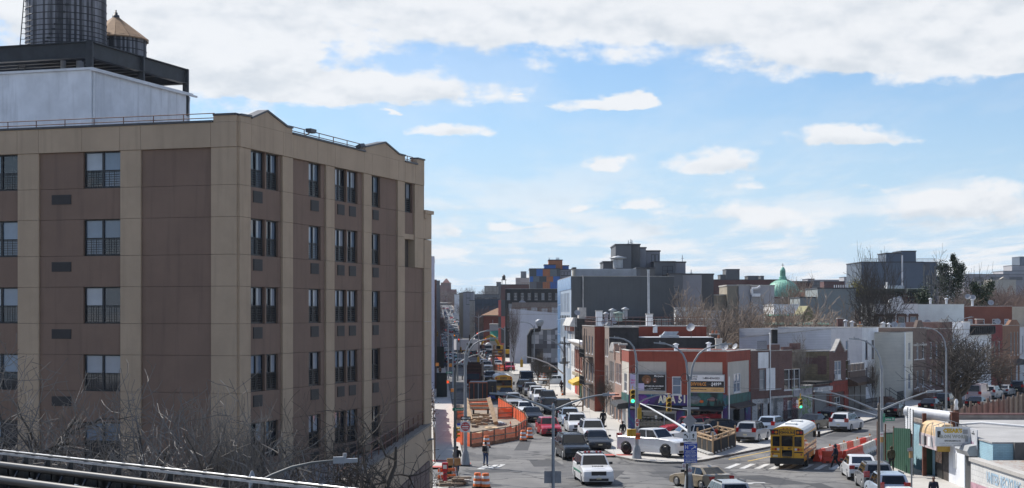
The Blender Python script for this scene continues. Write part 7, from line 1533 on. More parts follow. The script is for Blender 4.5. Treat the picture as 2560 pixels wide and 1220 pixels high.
for(px,py,Y,lab)in((1093,911,200,'orange crossing signal on the far left pavement'),(1126,913,205,'orange crossing signal beside the thin left pole'),(1120,955,180,'orange framed crossing signal with a red hand'),(1131,976,160,'orange crossing signal box above the green bin')):
 T2,w,h=sign('pedestrian_signal',lab,px-4,px+4,py-4,py+4,Y,plain('orange_signal_box',(.62,.22,.03),.5,.1),0,cat='pedestrian signal');m=MB();m.box(-w/2,w/2,.02,.25,-h/2,h/2);m.build('housing',MATS['orange_signal_box'],T2)
 if px==1120:m=MB();m.box(-w*.25,w*.1,-.01,-.002,-h*.3,h*.3);m.build('lens',REDL,T2)
WIRE=plain('black_wire',(.02,.02,.02),.6,0)
def wire(label,pts,sag=.5,r=.012):
 m=MB();q=[]
 for(a,b)in zip(pts,pts[1:]):
  a,b=P(*a),P(*b)
  for k in range(9):t=k/8;p=a.lerp(b,t);p.z-=sag*4*t*(1-t);q.append(p)
 m.path(q,r,3,cap=False);tag(m.build('overhead_wire',WIRE),label,'wire')
wire('black wire from the corner post to the hospital sign pole',[(1592,908,120.4),(1722,952,100)],.25);wire('black wire running from the corner post up the brick row',[(1592,908,120.4),(1480,940,178)],.3);wire('wire running across the fronts of the side street buildings',[(1722,952,100),(1990,966,150),(2196,940,200)],.35);wire('lower wire from the utility pole toward the corner post',[(1411,905,214),(1592,930,120.4)],.4)
wire('wire slanting down the corner shop beside the white pipe',[(1815,880,149),(1842,985,155)],.1)
T=post('street_lamp','lamp arm in the left foreground just behind the railing',630,32,1192,.07,POLEG,'street lamp',.9,False);arm(T,32,[(630,1215),(680,1188),(730,1168),(780,1157),(815,1153),(836,1151)],.035,POLED,.46)
# street works, barriers, trucks
def net_mat():
 m,nt,b=_new('orange_net');tc=N(nt,'ShaderNodeTexCoord');vec,sp,_=wallvec(nt)
 br=N(nt,'ShaderNodeTexBrick',offset=0.0,i={'Vector':vec,'Scale':1.0,'Mortar Size':.022,'Brick Width':.09,'Row Height':.07})
 n=N(nt,'ShaderNodeTexNoise',i={'Vector':tc.outputs['Object'],'Scale':2.0,'Detail':4})
 nt.links.new(mixc(nt,n.outputs[0],(.78,.09,.02),(.92,.20,.07)),b.inputs['Base Color']);b.inputs['Roughness'].default_value=.5
 nt.links.new(mth(nt,'MAXIMUM',br.outputs[1],.55),b.inputs['Alpha']);b.inputs['Transmission Weight'].default_value=0.0
 MATS['orange_net']=m;return m
NET=net_mat();ORG=plain('orange_plastic',(.78,.17,.03),.45,.12,2);OWHT=plain('reflective_white',(.72,.72,.72),.4,.1);TIM=plain('raw_timber',(.38,.26,.155),.85,.2,3,streak=.2);TIMD=plain('weathered_timber',(.25,.19,.14),.9,.25,3,streak=.3);PLY=plain('plywood',(.45,.33,.20),.85,.12,2)
def net_fence(label,pts,h=1.15,timber=True,group=None):
 T=thing('safety_fence',label,'fence',(*pts[0],0));o=T.location
 for(a,b)in zip(pts,pts[1:]):
  a=Vector((*a,0))-o;b=Vector((*b,0))-o;n=max(1,int((b-a).length/1.9));d=(b-a).normalized();s=Vector((-d.y,d.x,0))*.02
  q=[a.lerp(b,k/(n*3))for k in range(n*3+1)];m=MB()
  for k,(p,r)in enumerate(zip(q,q[1:])):
   j0,j1=.06*sin(k*2.1),.06*sin(k*2.1+2.1);m.quad(p+s*(1+j0*20),r+s*(1+j1*20),r+s*(1+j1*30)+Vector((0,0,h-.05+j1)),p+s*(1+j0*30)+Vector((0,0,h-.05+j0)))
  m.build('net',NET,T)
  for k in range(n+1):
   p=a.lerp(b,k/n);m=MB();m.box(p.x-.05,p.x+.05,p.y-.05,p.y+.05,0,h+.12);m.build('post',TIMD,T)
  for z in(.12,h*.5,h):
   m=MB();m.prism([a+s*-2+Vector((0,0,z)),b+s*-2+Vector((0,0,z)),b+s*-4+Vector((0,0,z)),a+s*-4+Vector((0,0,z))],(0,0,.09));m.build('rail',TIMD,T)
 return T
g=lambda px,py:tuple(G(px,py).xy)
net_fence('orange netted timber fence across the near end of the trench',[g(1178,1117),g(1290,1098),g(1316,1080)]);net_fence('orange netted fence down the traffic side of the trench',[g(1318,1078),g(1311,1062),g(1280,1040),g(1246,1018)]);net_fence('orange netted fence along the left pavement side of the trench',[g(1176,1117),g(1140,1108),g(1136,1060),g(1138,1012)])
net_fence('orange netted fence round the second pit further up the avenue',[g(1226,925),g(1260,928),g(1262,905),g(1228,900),g(1226,925)],1.3)
T=thing('timber_kerb','timber beams laid along the foot of the netted fence','timber beam',(*g(1180,1119),0));o=T.location
for(a,b)in((g(1180,1119),g(1236,1111)),(g(1237,1111),g(1294,1100))):
 a=Vector((*a,.012))-o;b=Vector((*b,.012))-o;m=MB();m.prism([a,b,b+Vector((.05,.3,0)),a+Vector((.05,.3,0))],(0,0,.3));m.build('beam',plain('rusty_timber',(.22,.11,.06),.9,.3,3),T)
DIRT=plain('dug_earth',(.24,.20,.155),.95,.3,1.2,bump=.6,bscale=6)
m=MB();m.add([(*g(1182,1115),.02),(*g(1288,1097),.02),(*g(1310,1062),.02),(*g(1248,1020),.02),(*g(1140,1010),.02),(*g(1142,1106),.02)],[(0,1,2,3,4,5)]);kind(m.build('earth_patch',DIRT),'structure')
def drum(label,px,py,Y=None,h=1.0):
 X,Yv=Gz(px,py)if Y is None else((px-CX)/F*Y,Y);T=thing('traffic_barrel',label,'traffic barrel',(X,Yv,gz(Yv)+.015));m=MB();m.lathe([(.36,0),(.36,.08),(.30,.10)],14);m.build('rubber_base',TYRE,T)
 for k in range(5):r0=.29-.018*k;m=MB();m.lathe([(r0,.10+.17*k),(r0-.004,.255+.17*k),(r0-.018,.268+.17*k)],14);m.build('orange_band' if k%2==0 else 'white_band',ORG if k%2==0 else OWHT,T)
 return T
drum('orange and white barrel before the near end of the netted trench',1216,1119);drum('front orange and white barrel of two at the trench corner',1308,1103);drum('orange and white barrel right beside another at the trench corner',1324,1097)
drum('orange and white barrel on the pavement before the bodega',1361,946);drum('second orange barrel left of another before the bodega',1348,944);
drum('orange barrel at the bottom edge left of another',1194,1220);drum('orange barrel at the bottom edge right of another',1214,1221);drum('orange barrel between the mixer truck and the excavator',1240,880)
def cone(label,px,py):
 X,Y=Gz(px,py);T=thing('traffic_cone',label,'traffic cone',(X,Y,gz(Y)+.14 if px>1400 else gz(Y)+.012));m=MB();m.box(-.18,.18,-.18,.18,0,.04);m.build('base',TYRE,T);m=MB();m.lathe([(.14,.04),(.03,.72)],10);m.build('body',ORG,T);m=MB();m.lathe([(.115,.3),(.085,.46)],10);m.build('white_band',OWHT,T)
cone('orange cone on the pavement beside the utility pole',1406,991);cone('orange cone in front of the dark pickup',1213,899)
T=thing('shoring_frame','heavy timber trench shoring frame leaning on the works site','timber frame',(*g(1204,1058),0));o=T.location
def beam3(T,nm,a,b,w,mat):
 a=Vector(a);b=Vector(b);d=(b-a).normalized();e=d.cross(Vector((0,1,0)));e=e.normalized()if e.length>.1 else Vector((1,0,0));f=d.cross(e)
 m=MB();m.prism([a+(e+f)*w/2,a+(e-f)*w/2,a-(e+f)*w/2,a-(e-f)*w/2],b-a);return m.build(nm,mat,T)
A0=P(1240,1058,157)-o;A1=P(1222,997,160)-o;B0=P(1178,1052,160)-o;B1=P(1166,1000,164)-o
beam3(T,'side_beam',A0,A1,.42,TIM);beam3(T,'side_beam',B0,B1,.42,TIM)
for t in(.97,.80,.62):beam3(T,'cross_beam',B0.lerp(B1,t),A0.lerp(A1,t),.22,TIMD)
T=thing('lumber_pile','pile of squared timbers inside the netted works site','lumber pile',(*g(1200,1072),0));o=T.location
rn=random.Random(5)
for k in range(26):
 p=G(1180+rn.random()*40,1046+rn.random()*24)-o;ln=rn.uniform(.5,1.3);a=rn.choice([.1,.2,1.4,1.3])+rn.uniform(-.1,.1);z=.02+.22*(k%4);m=MB();m.box(-ln/2,ln/2,-.11,.11,0,.2);m.build('timber',rn.choice([TIM,TIMD,PLY]),T,(p.x,p.y,z),a)
T=thing('pipe_bundle','four grey pipes lying beside the timber pile','pipes',(*g(1255,1062),0));o=T.location
for k in range(4):p=G(1245+6.5*k,1064)-o;m=MB();m.tube((p.x,p.y,.13),(p.x-.6,p.y+3.2,.13),.12,n=10);m.build('pipe',GREYP,T)
T=thing('plywood_stack','plywood sheets lying at the near end of the trench','plywood',(*g(1225,1085),0));o=T.location
for(px,py,w,l,z)in((1195,1084,1.6,3.0,.03),(1238,1084,2.0,1.4,.06),(1228,1070,1.2,2.4,.03),(1265,1088,1.6,1.6,.03)):p=G(px,py)-o;m=MB();m.box(-w/2,w/2,-l/2,l/2,z,z+.04);m.build('sheet',PLY,T,(p.x,p.y,0),.12)
T=thing('generator','small orange towable machine behind the timber frame','generator',(*g(1202,1035),0));m=MB();m.box(-1.0,1.0,-.5,.5,.45,1.25);m.build('housing',ORG,T)
for s in(-1,1):m=MB();m.lathe([(.02,-.1),(.28,-.1),(.28,.1),(.02,.1)],12,(0,0,0),'x');m.build('wheel',TYRE,T,(s*.8,-.5,.28))
for(a,b,lab)in((g(1172,1022),g(1225,1020),'orange jersey barrier row behind the timber frame'),):net_fence(lab,[a,b],1.0)
T=thing('skip','black steel roll-off container with rust orange ribs behind the works','container',(*g(1197,1003),0));BLC=plain('black_container',(.018,.018,.02),.5,.2);ORR=plain('rust_orange_rib',(.40,.10,.03),.7,.2)
w0=1.15;m=MB();m.box(-w0*1.05,w0*.9,0,5.0,.25,2.35);m.build('body',BLC,T)
for k in range(5):m=MB();x=-w0*1.05+k*w0*.48;m.box(x,x+.07,-.05,-.004,.25,2.35);m.build('rib',ORR if k!=2 else GREYP,T)
m=MB();m.box(-w0*1.08,w0*.93,-.08,-.003,2.28,2.4);m.build('top_rail',ORR,T);m=MB();m.box(w0*.94,w0*1.9,.15,4.8,.2,2.5);m.build('side_wing',BLC,T)
text_mesh('REVL',.5,plain('blue_tag',(.03,.08,.35),.5),T,(w0*1.42,.12,.5),0,'lettering',.004,.9,.02);text_mesh('W\nI\nR\nE',.22,plain('gold_tag',(.4,.28,.05),.5),T,(w0*1.5,.12,1.5),0,'lettering',.004)
def wheels(T,ys,hw,r):
 for y in ys:
  for s in(-1,1):
   t=MB();t.lathe([(r*.6,-.15),(r*.95,-.15),(r,-.08),(r,.08),(r*.95,.15),(r*.6,.15)],16,(0,0,0),'x');w=t.build('wheel',TYRE,T,(s*(hw-.15),y,r));q=MB();q.lathe([(.02,-.13),(r*.6,-.1),(r*.6,.1),(.02,.13)],10,(0,0,0),'x');q.build('rim',RIM,w)
def cab(T,y0,mat,hood=1.2,hw=1.15,h=2.6):
 m=MB();m.prism([(-hw,y0,.6),(-hw,y0+1.7,.6),(-hw,y0+1.7,1.6),(-hw,y0+1.35,h),(-hw,y0,h)],(2*hw,0,0));m.box(-hw*.85,hw*.85,y0+1.7,y0+1.7+hood,.6,1.55);m.build('cab',mat,T)
 m=MB();m.prism([(-hw*.9,y0+1.68,1.66),(hw*.9,y0+1.68,1.66),(hw*.88,y0+1.38,h-.12),(-hw*.88,y0+1.38,h-.12)],(0,.04,.02));m.build('windscreen',CGL,T)
 for s in(-1,1):m=MB();m.box(s*hw-.012,s*hw+.012,y0+.4,y0+1.3,1.6,h-.25);m.build('side_window',CGL,T);m=MB();m.box(s*hw*.55-.15,s*hw*.55+.15,y0+1.7+hood,y0+1.75+hood,.85,1.1);m.build('headlight',LENS,T);m=MB();m.box(s*(hw+.25)-.08,s*(hw+.25)+.08,y0+1.5,y0+1.6,1.6,2.2);m.build('mirror',GRIL,T)
 m=MB();m.box(-hw*.4,hw*.4,y0+1.7+hood,y0+1.73+hood,.75,1.4);m.build('grille',GRIL,T);m=MB();m.box(-hw,hw,y0+1.6+hood,y0+1.85+hood,.4,.68);m.build('bumper',CHR,T)
DRT=PAINTS['darkred'];Yt=232;T=thing('dump_truck','dark red dump truck with a brown timber-lined bed beside the works','truck',(XY(1184,Yt)[0],Yt,.012),pi-.03)
cab(T,2.4,DRT,.9);m=MB();m.box(-1.2,1.2,-4.2,2.3,1.2,1.35);m.build('chassis',GRIL,T);BRD=plain('brown_bed',(.05,.027,.02),.7,.3,2)
for s in(-1,1):m=MB();m.box(s*1.2-.08,s*1.2+.08,-4.2,2.3,1.36,3.9);m.build('bed_side',BRD,T)
m=MB();m.box(-1.1,1.1,2.2,2.3,1.36,4.1);m.box(-1.1,1.1,-4.2,-4.1,1.36,3.6);m.build('bed_end',BRD,T)
for k in range(5):m=MB();m.box(-1.27,1.27,2.31,2.38,1.6+.5*k,1.75+.5*k);m.build('bed_rib',plain('dark_rib',(.08,.04,.03),.7),T)
wheels(T,(-3,-1.7,3.4),1.2,.5)
BOXW=plain('box_truck_white',(.55,.55,.58),.5,.05);Yt=448;T=thing('box_truck','long white box truck turning across the far avenue','truck',(XY(1168,Yt)[0],Yt+2,.012),-1.25)
m=MB();m.box(-1.25,1.25,-3.6,3.3,.9,3.9);m.build('cargo_box',BOXW,T);cab(T,3.4,PAINTS['white'],.3);wheels(T,(-2.4,4.6),1.2,.48)
MIX=PAINTS['white'];Yt=432;T=thing('mixer_truck','white dump truck facing us with a grey tank behind its cab','truck',(XY(1219.5,Yt)[0],Yt+4,.012),pi);cab(T,1.2,MIX,1.3);m=MB();m.box(-1.2,1.2,-5,1.0,1.0,1.2);m.build('chassis',GRIL,T);m=MB();m.lathe([(.4,-4.8),(.85,-3.6),(.9,-.5),(.6,.2)],16,(0,0,2.35),'y');m.build('drum',GREYP,T);wheels(T,(-3.6,-2.3,2.9),1.2,.5)
m=MB()
for k in range(3):m.box(-.9+.7*k,-.6+.7*k,4.3,4.34,.5,1.2)
m.build('hazard_stripes',SRED,T)
EXY=plain('excavator_yellow',(.52,.30,.02),.5,.15,2)
def excavator(label,px,Y,rz,s=1.0,raised=True):
 T=thing('excavator',label,'excavator',(XY(px,Y)[0],Y,.012),rz)
 for k in(-1,1):m=MB();m.prism([(k*1.1-.3,-2.0,.0),(k*1.1-.3,2.0,.0),(k*1.1-.3,2.3,.45),(k*1.1-.3,2.0,.9),(k*1.1-.3,-2.0,.9),(k*1.1-.3,-2.3,.45)],(.6,0,0));m.build('track',TYRE,T)
 m=MB();m.box(-1.3,1.3,-2.4,1.2,1.1,2.1);m.build('house',EXY,T);m=MB();m.box(-1.25,-.2,.3,1.7,2.1,3.2);m.build('cab',EXY,T);m=MB();m.box(-1.28,-.17,.5,1.72,2.25,3.05);m.build('cab_window',CGL,T)
 pts=[(.3,1.2,2.0),(.3,3.2,5.0),(.3,4.6,5.6)];q=[(.3,4.6,5.6),(.3,6.8,4.6),(.3,7.4,3.2)]
 for a,b in zip(pts,pts[1:]):beam3(T,'boom',a,b,.5,EXY)
 beam3(T,'stick',q[0],q[1],.4,EXY);beam3(T,'stick',q[1],q[2],.35,EXY);m=MB();m.prism([(-.3,7.0,3.2),(-.3,7.9,3.1),(-.3,7.7,2.2),(-.3,7.0,2.3)],(1.2,0,0));m.build('bucket',GRIL,T);m=MB();m.tube((.3,1.3,2.8),(.3,3.0,4.4),.09);m.build('ram',CHR,T)
excavator('yellow excavator with a raised boom working by the white warehouse',1262,400,.95);
T=thing('backhoe','dark backhoe bucket raised against the white box truck','digger',(XY(1174,415)[0],415,.012),0);beam3(T,'stick',(0,0,0),(.1,0,3.4),.3,GRIL);m=MB();m.prism([(-.8,-.2,3.4),(.8,-.2,3.4),(.6,-.2,2.2),(-.6,-.2,2.2)],(0,.5,0));m.build('bucket',GRIL,T);beam3(T,'boom',(0,0,3.4),(0,.3,5.6),.35,BRD)
T=thing('timber_rig','brown timber shaft frame over the second netted pit','timber frame',(*g(1243,922),0));o=T.location
for(px,py)in((1233,926),(1258,926),(1236,906),(1260,906)):p=G(px,py)-o;m=MB();m.box(p.x-.25,p.x+.25,p.y-.25,p.y+.25,0,4.0);m.build('post',TIMD,T)
for z in(2.6,3.2,3.8):m=MB();a=G(1233,926)-o;b=G(1258,926)-o;m.box(a.x,b.x,a.y-.45,a.y-.26,z,z+.3);m.build('cross_beam',plain('brown_beam',(.13,.06,.035),.8,.2),T)
for k,(px,py,h_,nm,mt,lab)in enumerate(((1104,995,3.0,'site_box',plain('dark_green_box',(.012,.022,.02),.6,.2),'tall dark green site box on the left pavement'),(1101,922,4.2,'site_box',MATS['dark_green_box'],'dark green netted hoarding box further up the left pavement'),(1096,871,4.0,'container',plain('red_container',(.50,.015,.03),.5,.1),'bright red site container with a white lid on the far left'))):
 X,Y=Gz(px,py);w=(13,9,5)[k]*Y/F*2;T=thing(nm,lab,'box',(X,Y,gz(Y)+.14));m=MB();m.box(-w/2,w/2,0,w*.9,0,h_);m.build('body',mt,T);m=MB();m.box(-w/2-.05,w/2+.05,-.05,w*.9+.05,h_+.003,h_+.14);m.build('lid',OWHT if k==2 else MATS['dark_green_box'],T)
for k in range(7):
 Y=405+6*k;T=thing('water_barrier','red plastic barrier in the row at the far left kerb','barrier',(XL(Y)+1.9,Y,.012),.05,'red barriers at the far left kerb');m=MB();m.prism([(-.3,0,0),(.3,0,0),(.12,0,1.0),(-.12,0,1.0)],(0,2.2,0));m.build('body',SRED,T)
T=thing('fire_alarm_box','red fire alarm post on the left corner','alarm post',(*g(1112.5,1210),.1));m=MB();m.lathe([(.19,0),(.16,.15),(.13,.2),(.13,.75)],10);m.build('pedestal',SRED,T);m=MB();m.box(-.19,.19,-.14,.14,.75,1.28);m.build('box',SRED,T);m=MB();m.box(-.12,.12,-.16,-.141,.9,1.15);m.build('plate',OWHT,T)
T=thing('litter_bin','dark green litter bin right of the red alarm post','litter bin',(*g(1123,1198),.1));m=MB();m.lathe([(.19,0),(.24,.85),(.26,.86),(.26,.92),(.15,1.0)],14);m.build('body',plain('bin_green',(.01,.05,.03),.6,.2),T);m=MB();m.lathe([(.25,.7),(.25,.75)],14);m.build('rim',BLACKP,T)
T=thing('rubble_pile','pile of broken concrete and timber at the bottom left kerb','rubble pile',(*g(1135,1213),.02));o=T.location
for k in range(24):
 p=G(1103+rn.random()*55,1204+rn.random()*16)-o;m=MB();m.box(-rn.uniform(.15,.6),rn.uniform(.15,.6),-.15,.15,0,.12);m.build('slab' if k%2 else 'timber',rn.choice([GREYP,TIMD,TIMD,CONC]),T,(p.x,p.y,.08*(k%5)),rn.uniform(-.5,.5))
T=thing('barricade','orange and white folding barricade at the bottom left','barricade',(*g(1118,1208),.012),.6)
for z in(.35,.75):m=MB();m.box(-.7,.7,-.03,.03,z,z+.2);m.build('board',ORG,T)
for s in(-1,1):m=MB();m.tube((s*.6,-.3,0),(s*.6,0,1.0),.03);m.tube((s*.6,.3,0),(s*.6,0,1.0),.03);m.build('leg',OWHT,T)
for(px,py,w,lab)in((1432,1032,2.6,'timber barricade frame on the pavement right of the queue'),(1352,975,2.6,'wooden rack by the right kerb near the dead plants')):
 T=thing('barricade',lab,'barricade',(*g(px,py),.13),.5 if px>1400 else-.4)
 for s in(-1,1):m=MB();m.box(s*w/2-.06,s*w/2+.06,-.06,.06,0,1.5);m.build('post',TIMD,T);m=MB();m.tube((s*w/2,0,1.3),(s*w/2*.2,.5,.1),.05,n=4);m.build('brace',TIMD,T)
 for z in(.5,1.2):m=MB();m.box(-w/2+.06,w/2-.06,-.05,.03,z,z+.16);m.build('board',TIMD,T)
T=thing('site_hoarding','leaning grey panel hoarding along the left pavement','fence',(-6.0,117,.1));o=T.location;HG=plain('hoarding_grey',(.30,.30,.31),.6,.25,2)
for k in range(22):
 Y=117.5+k*3.0;x=XFL(Y)+.55;x2=XFL(Y+2.9)+.55;lean=.10*sin(k*1.7);m=MB();m.prism([(x-o.x,Y-o.y,.1),(x2-o.x,Y+2.82-o.y,.1),(x2-o.x-.04,Y+2.82-o.y,.1),(x-o.x-.04,Y-o.y,.1)],(lean-.12,0,2.5-.2*(k%3==2)));m.build('panel',HG,T)
 m=MB();m.box(x-o.x-.16,x-o.x-.06,Y-o.y-.08,Y-o.y-.02,0,2.2);m.build('post',TIMD,T)
T=thing('climbing_plant','dead brown creeper hanging over the grey hoarding','plant',(-7.0,140,0));m=MB()
for k in range(900):Y=rn.uniform(118,165);x=XFL(Y)-.05+rn.gauss(0,.25);z=2.6+rn.gauss(.4,.45);a=rn.uniform(0,6);s=.12;m.add([(x+7.0,Y-140,z),(x+7.0+s*cos(a),Y-140+s*sin(a),z+.05),(x+7.0+s*.4,Y-140,z+s)],[(0,1,2)])
m.build('foliage',plain('dead_leaf',(.05,.035,.028),.9,.3),T)
# black fabric pit enclosure on the corner
T=thing('fabric_enclosure','black fabric enclosure on a raw timber frame at the corner kerb','enclosure',(*g(1782,1141),.13));o=T.location;FAB=plain('black_fabric',(.012,.012,.012),.9,.3,2,bump=.6,bscale=3)
c=[Vector((*g(1744,1128),0)),Vector((*g(1782,1141),0)),Vector((*g(1838,1120),0)),Vector((*g(1795,1110),0))];c=[p-Vector((o.x,o.y,0))for p in c]
for k in range(4):
 a,b=c[k],c[(k+1)%4];n=8;m=MB();d=(b-a);nn=Vector((d.y,-d.x,0)).normalized()
 for j in range(n):
  p,q=a.lerp(b,j/n)+nn*.04*sin(j*2.3),a.lerp(b,(j+1)/n)+nn*.04*sin((j+1)*2.3);m.quad(p+nn*.05,q+nn*.05,q+Vector((0,0,1.12)),p+Vector((0,0,1.12)))
 m.build('fabric',FAB,T);beam3(T,'top_rail',a+Vector((0,0,1.38)),b+Vector((0,0,1.38)),.10,TIM);beam3(T,'mid_rail',a+Vector((0,0,1.10)),b+Vector((0,0,1.10)),.10,TIM)
 for j in range(3):p=a.lerp(b,j/3);m=MB();m.box(p.x-.06,p.x+.06,p.y-.06,p.y+.06,0,1.75 if j==0 else 1.42);m.build('post',TIM,T);beam3(T,'brace',p+Vector((0,0,1.1)),a.lerp(b,(j+.5)/3)+Vector((0,0,1.36)),.06,TIM)
T=thing('sandbag_row','row of pale sandbags along the foot of the black enclosure','sandbags',(*g(1765,1142),.14));o=T.location
for k in range(12):p=c[1].lerp(c[0],k/6)if k<6 else c[1].lerp(c[2],(k-5)/7);d=Vector((-.25,-.35,0));p=p+Vector((*g(1782,1141),0))+d-Vector((o.x,o.y,0));m=MB();m.sphere((0,0,.1),.3,6,0,.35);ob=m.build('sandbag',plain('sandbag',(.50,.49,.46),.9,.15),T,(p.x,p.y,0),.4)
# red and white water barriers
WBW=plain('barrier_white',(.60,.57,.50),.5,.2,1.5,streak=.3);WBR=plain('barrier_red',(.58,.06,.025),.5,.15,1.5)
def wbar(label,a,b,mat,group,lamp=False):
 a=Vector((*a,.012));b=Vector((*b,.012));d=b-a;L_=d.length-.04;T=thing('water_barrier',label,'barrier',a,atan2(d.y,d.x),group)
 m=MB();pr=[(-.28,0),(.28,0),(.28,.18),(.14,.42),(.11,.86),(-.11,.86),(-.14,.42),(-.28,.18)];m.prism([(0,y,z)for y,z in pr],(L_,0,0));m.build('body',mat,T)
 for k in range(3):
  x=L_*(.2+.3*k);m=MB();m.box(x-.13,x+.13,-.30,-.12,.03,.12);m.build('fork_slot',GRIL,T);m=MB();m.box(x-.10,x+.10,-.155,-.10,.52,.66);m.build('moulded_recess',mat,T)
 m=MB();m.lathe([(.06,.86),(.06,.90)],8,(L_/2,0,0));m.build('fill_cap',mat,T)
 if lamp:m=MB();m.lathe([(.05,.88),(.06,1.02),(.03,1.06)],8,(L_*.8,0,0));m.build('warning_lamp',AMB,T)
a=Vector((22.7,119.2));b=Vector((29.9,133.2));nb=8;ordn=['nearest','second','third','fourth','fifth','sixth','seventh','farthest']
for k in range(nb):p,q=a.lerp(b,k/nb),a.lerp(b,(k+1)/nb);wbar('%s %s water barrier in the back row across the side street'%(ordn[k],'red' if k%2==0 else 'dirty white'),p,q,WBR if k%2==0 else WBW,'red and white water barriers',k%2==1)
wbar('red water barrier closing the near end between the two rows',(22.95,118.2),(24.45,118.3),WBR,'red and white water barriers')
for k,(p,q,mt,lab)in enumerate((((24.6,118.4),(25.8,121.0),WBR,'nearest red water barrier of the front row'),((25.8,121.0),(27.0,123.6),WBR,'second red water barrier of the front row'),((27.0,123.6),(28.1,126.3),WBW,'first white water barrier of the front row'),((28.1,126.3),(29.2,129.0),WBW,'second white water barrier of the front row'),((29.2,129.0),(30.3,131.6),WBR,'far red water barrier of the front row'))):wbar(lab,p,q,mt,'red and white water barriers')
net_fence('orange netted fence across the middle of the trench by the timber frame',[g(1142,1050),g(1166,1046)]);net_fence('short orange netted fence by the four grey pipes',[g(1245,1048),g(1282,1046)])
cone('orange cone inside the trench by the plywood sheets',1276,1072);cone('orange cone at the foot of the leaning timber frame',1248,1040)
# bare trees
BARK=plain('bark',(.075,.064,.054),.9,.25,4);TWIG=plain('twigs',(.13,.10,.085),.9,.3,.6);TWIGR=plain('reddish_twigs',(.15,.10,.082),.9,.3,.5);TWIGT=plain('tan_twigs',(.25,.195,.15),.9,.3,.6);TWIGG=plain('grey_twigs',(.175,.16,.145),.85,.35,.6)
IVY=plain('ivy_leaves',(.025,.045,.018),.8,.5,.8);WIL=plain('yellow_green_shoots',(.30,.26,.05),.9,.3,.7)
def tree_mesh(seed,h,ln=(.36,.52,.30,.18,.10),n=(6,8,6,5),r0=.16,up=.12,wob=.22,tw=.011,ang=(.5,1.0),first=.55):
 """(trunk and limbs, twigs) of a bare tree, foot at the origin"""
 R=random.Random(seed);A=MB();B=MB()
 def rv():return Vector((R.uniform(-1,1),R.uniform(-1,1),R.uniform(-1,1)))
 def grow(p,d,r,lv):
  L_=h*ln[lv]*R.uniform(.75,1.15);seg=(5,7,5,4,3)[lv];pts=[p];rr=[r];q=p.copy();e=d.copy()
  for k in range(seg):
   e=(e+rv()*wob*(.35 if lv==0 else 1)+Vector((0,0,up))).normalized();q=q+e*L_/seg;pts.append(q.copy());rr.append(max(tw,r*(1-(.35 if lv==0 else.8)*(k+1)/seg)))
  (A if lv<3 else B).path(pts,rr,6 if lv<2 else 3,0,False)
  if lv>=len(n):return
  f0=first if lv==0 else.18;az0=R.uniform(0,6.28)
  for j in range(n[lv]):
   t=f0+(1-f0)*(j+R.random()*.9)/n[lv];i=min(seg-1,int(t*seg));f=t*seg-i
   base=pts[i].lerp(pts[i+1],f);dd=(pts[i+1]-pts[i]).normalized();az=az0+j*2.4+R.uniform(-.4,.4);s=dd.orthogonal().normalized();s=s*cos(az)+dd.cross(s)*sin(az);a=R.uniform(*ang)
   grow(base,(dd*cos(a)+s*sin(a)).normalized(),max(tw,rr[i]*(.62 if lv else.7)),lv+1)
 grow(Vector((0,0,0)),Vector((R.uniform(-.06,.06),R.uniform(-.06,.06),1)).normalized(),r0,0)
 zs=sorted(v[2]for v in B.v);k=h/zs[int(len(zs)*.997)]
 for M_ in(A,B):M_.v=[(x*k,y*k,z*k)for x,y,z in M_.v]
 return A,B
TM={}
def tree(label,px,Y,h,kd=0,seed=1,rz=0.0,sx=1.0,twig=None,name='bare_tree',group=None,lean=0.0,base=None,**k):
 key=(kd,seed)
 if key not in TM:A,B=tree_mesh(seed*7+kd,10.0,**TK[kd]);TM[key]=(A.mesh('trunk',BARK),B.mesh('crown',TWIG))
 x=XY(px,Y)[0];T=thing(name,label,'tree',(x,Y,gz(Y)if base is None else base),rz,group);s=h/10.0;T.scale=(s*sx,s*sx,s)
 if lean:T.rotation_euler=(0,lean,rz)
 link('trunk',TM[key][0],T);c=link('crown',TM[key][1],T);c.material_slots[0].link='OBJECT';c.material_slots[0].material=twig or TWIG
 return T
TK=[dict(n=(6,7,6,4),ln=(.22,.62,.36,.22,.12),r0=.55,wob=.46,tw=.0105,up=.05,ang=(.6,1.25),first=.5),dict(n=(9,9,6,4),ln=(.62,.46,.24,.14,.08),r0=.13,up=.22,wob=.18,tw=.009,ang=(.35,.75),first=.25),dict(n=(7,8,7,4),ln=(.24,.56,.32,.18,.10),r0=.45,up=.12,wob=.26,tw=.020,ang=(.45,.95),first=.6),dict(n=(7,8,6,5),ln=(.30,.52,.30,.17,.10),r0=.18,up=.15,wob=.24,tw=.017,ang=(.45,1.0),first=.5),dict(n=(6,7,5,4),ln=(.20,.58,.34,.20,.12),r0=.52,up=.10,wob=.25,tw=.021,ang=(.5,1.0),first=.5)]
tree('bare tangled tree at the far left in front of the brown block',175,52,10.0,0,1,.3,.9,TWIGG);tree('bare tangled tree second from the left before the brown block',335,50,8.9,0,2,2.0,.95,TWIGG);tree('bare tree cut by the left edge before the brown block',20,54,9.0,0,3,1.0,.9,TWIGG)
tree('slender pale upright sapling before the corner of the brown block',545,52,8.4,1,1,.5,.7,TWIGG);tree('slender bare tree right of the pale sapling',640,51,7.7,1,2,1.5,1.0,TWIGG);tree('low bare bush of twigs between the tangled trees',450,50,7.6,0,4,1.2,1.0,TWIGG)
tree('dark bare tree in front of the podium terrace',880,60,8.0,0,5,.2,.9,BARK);tree('small dark bare tree left of the podium terrace',780,58,5.9,0,2,1.2,.8,TWIG)
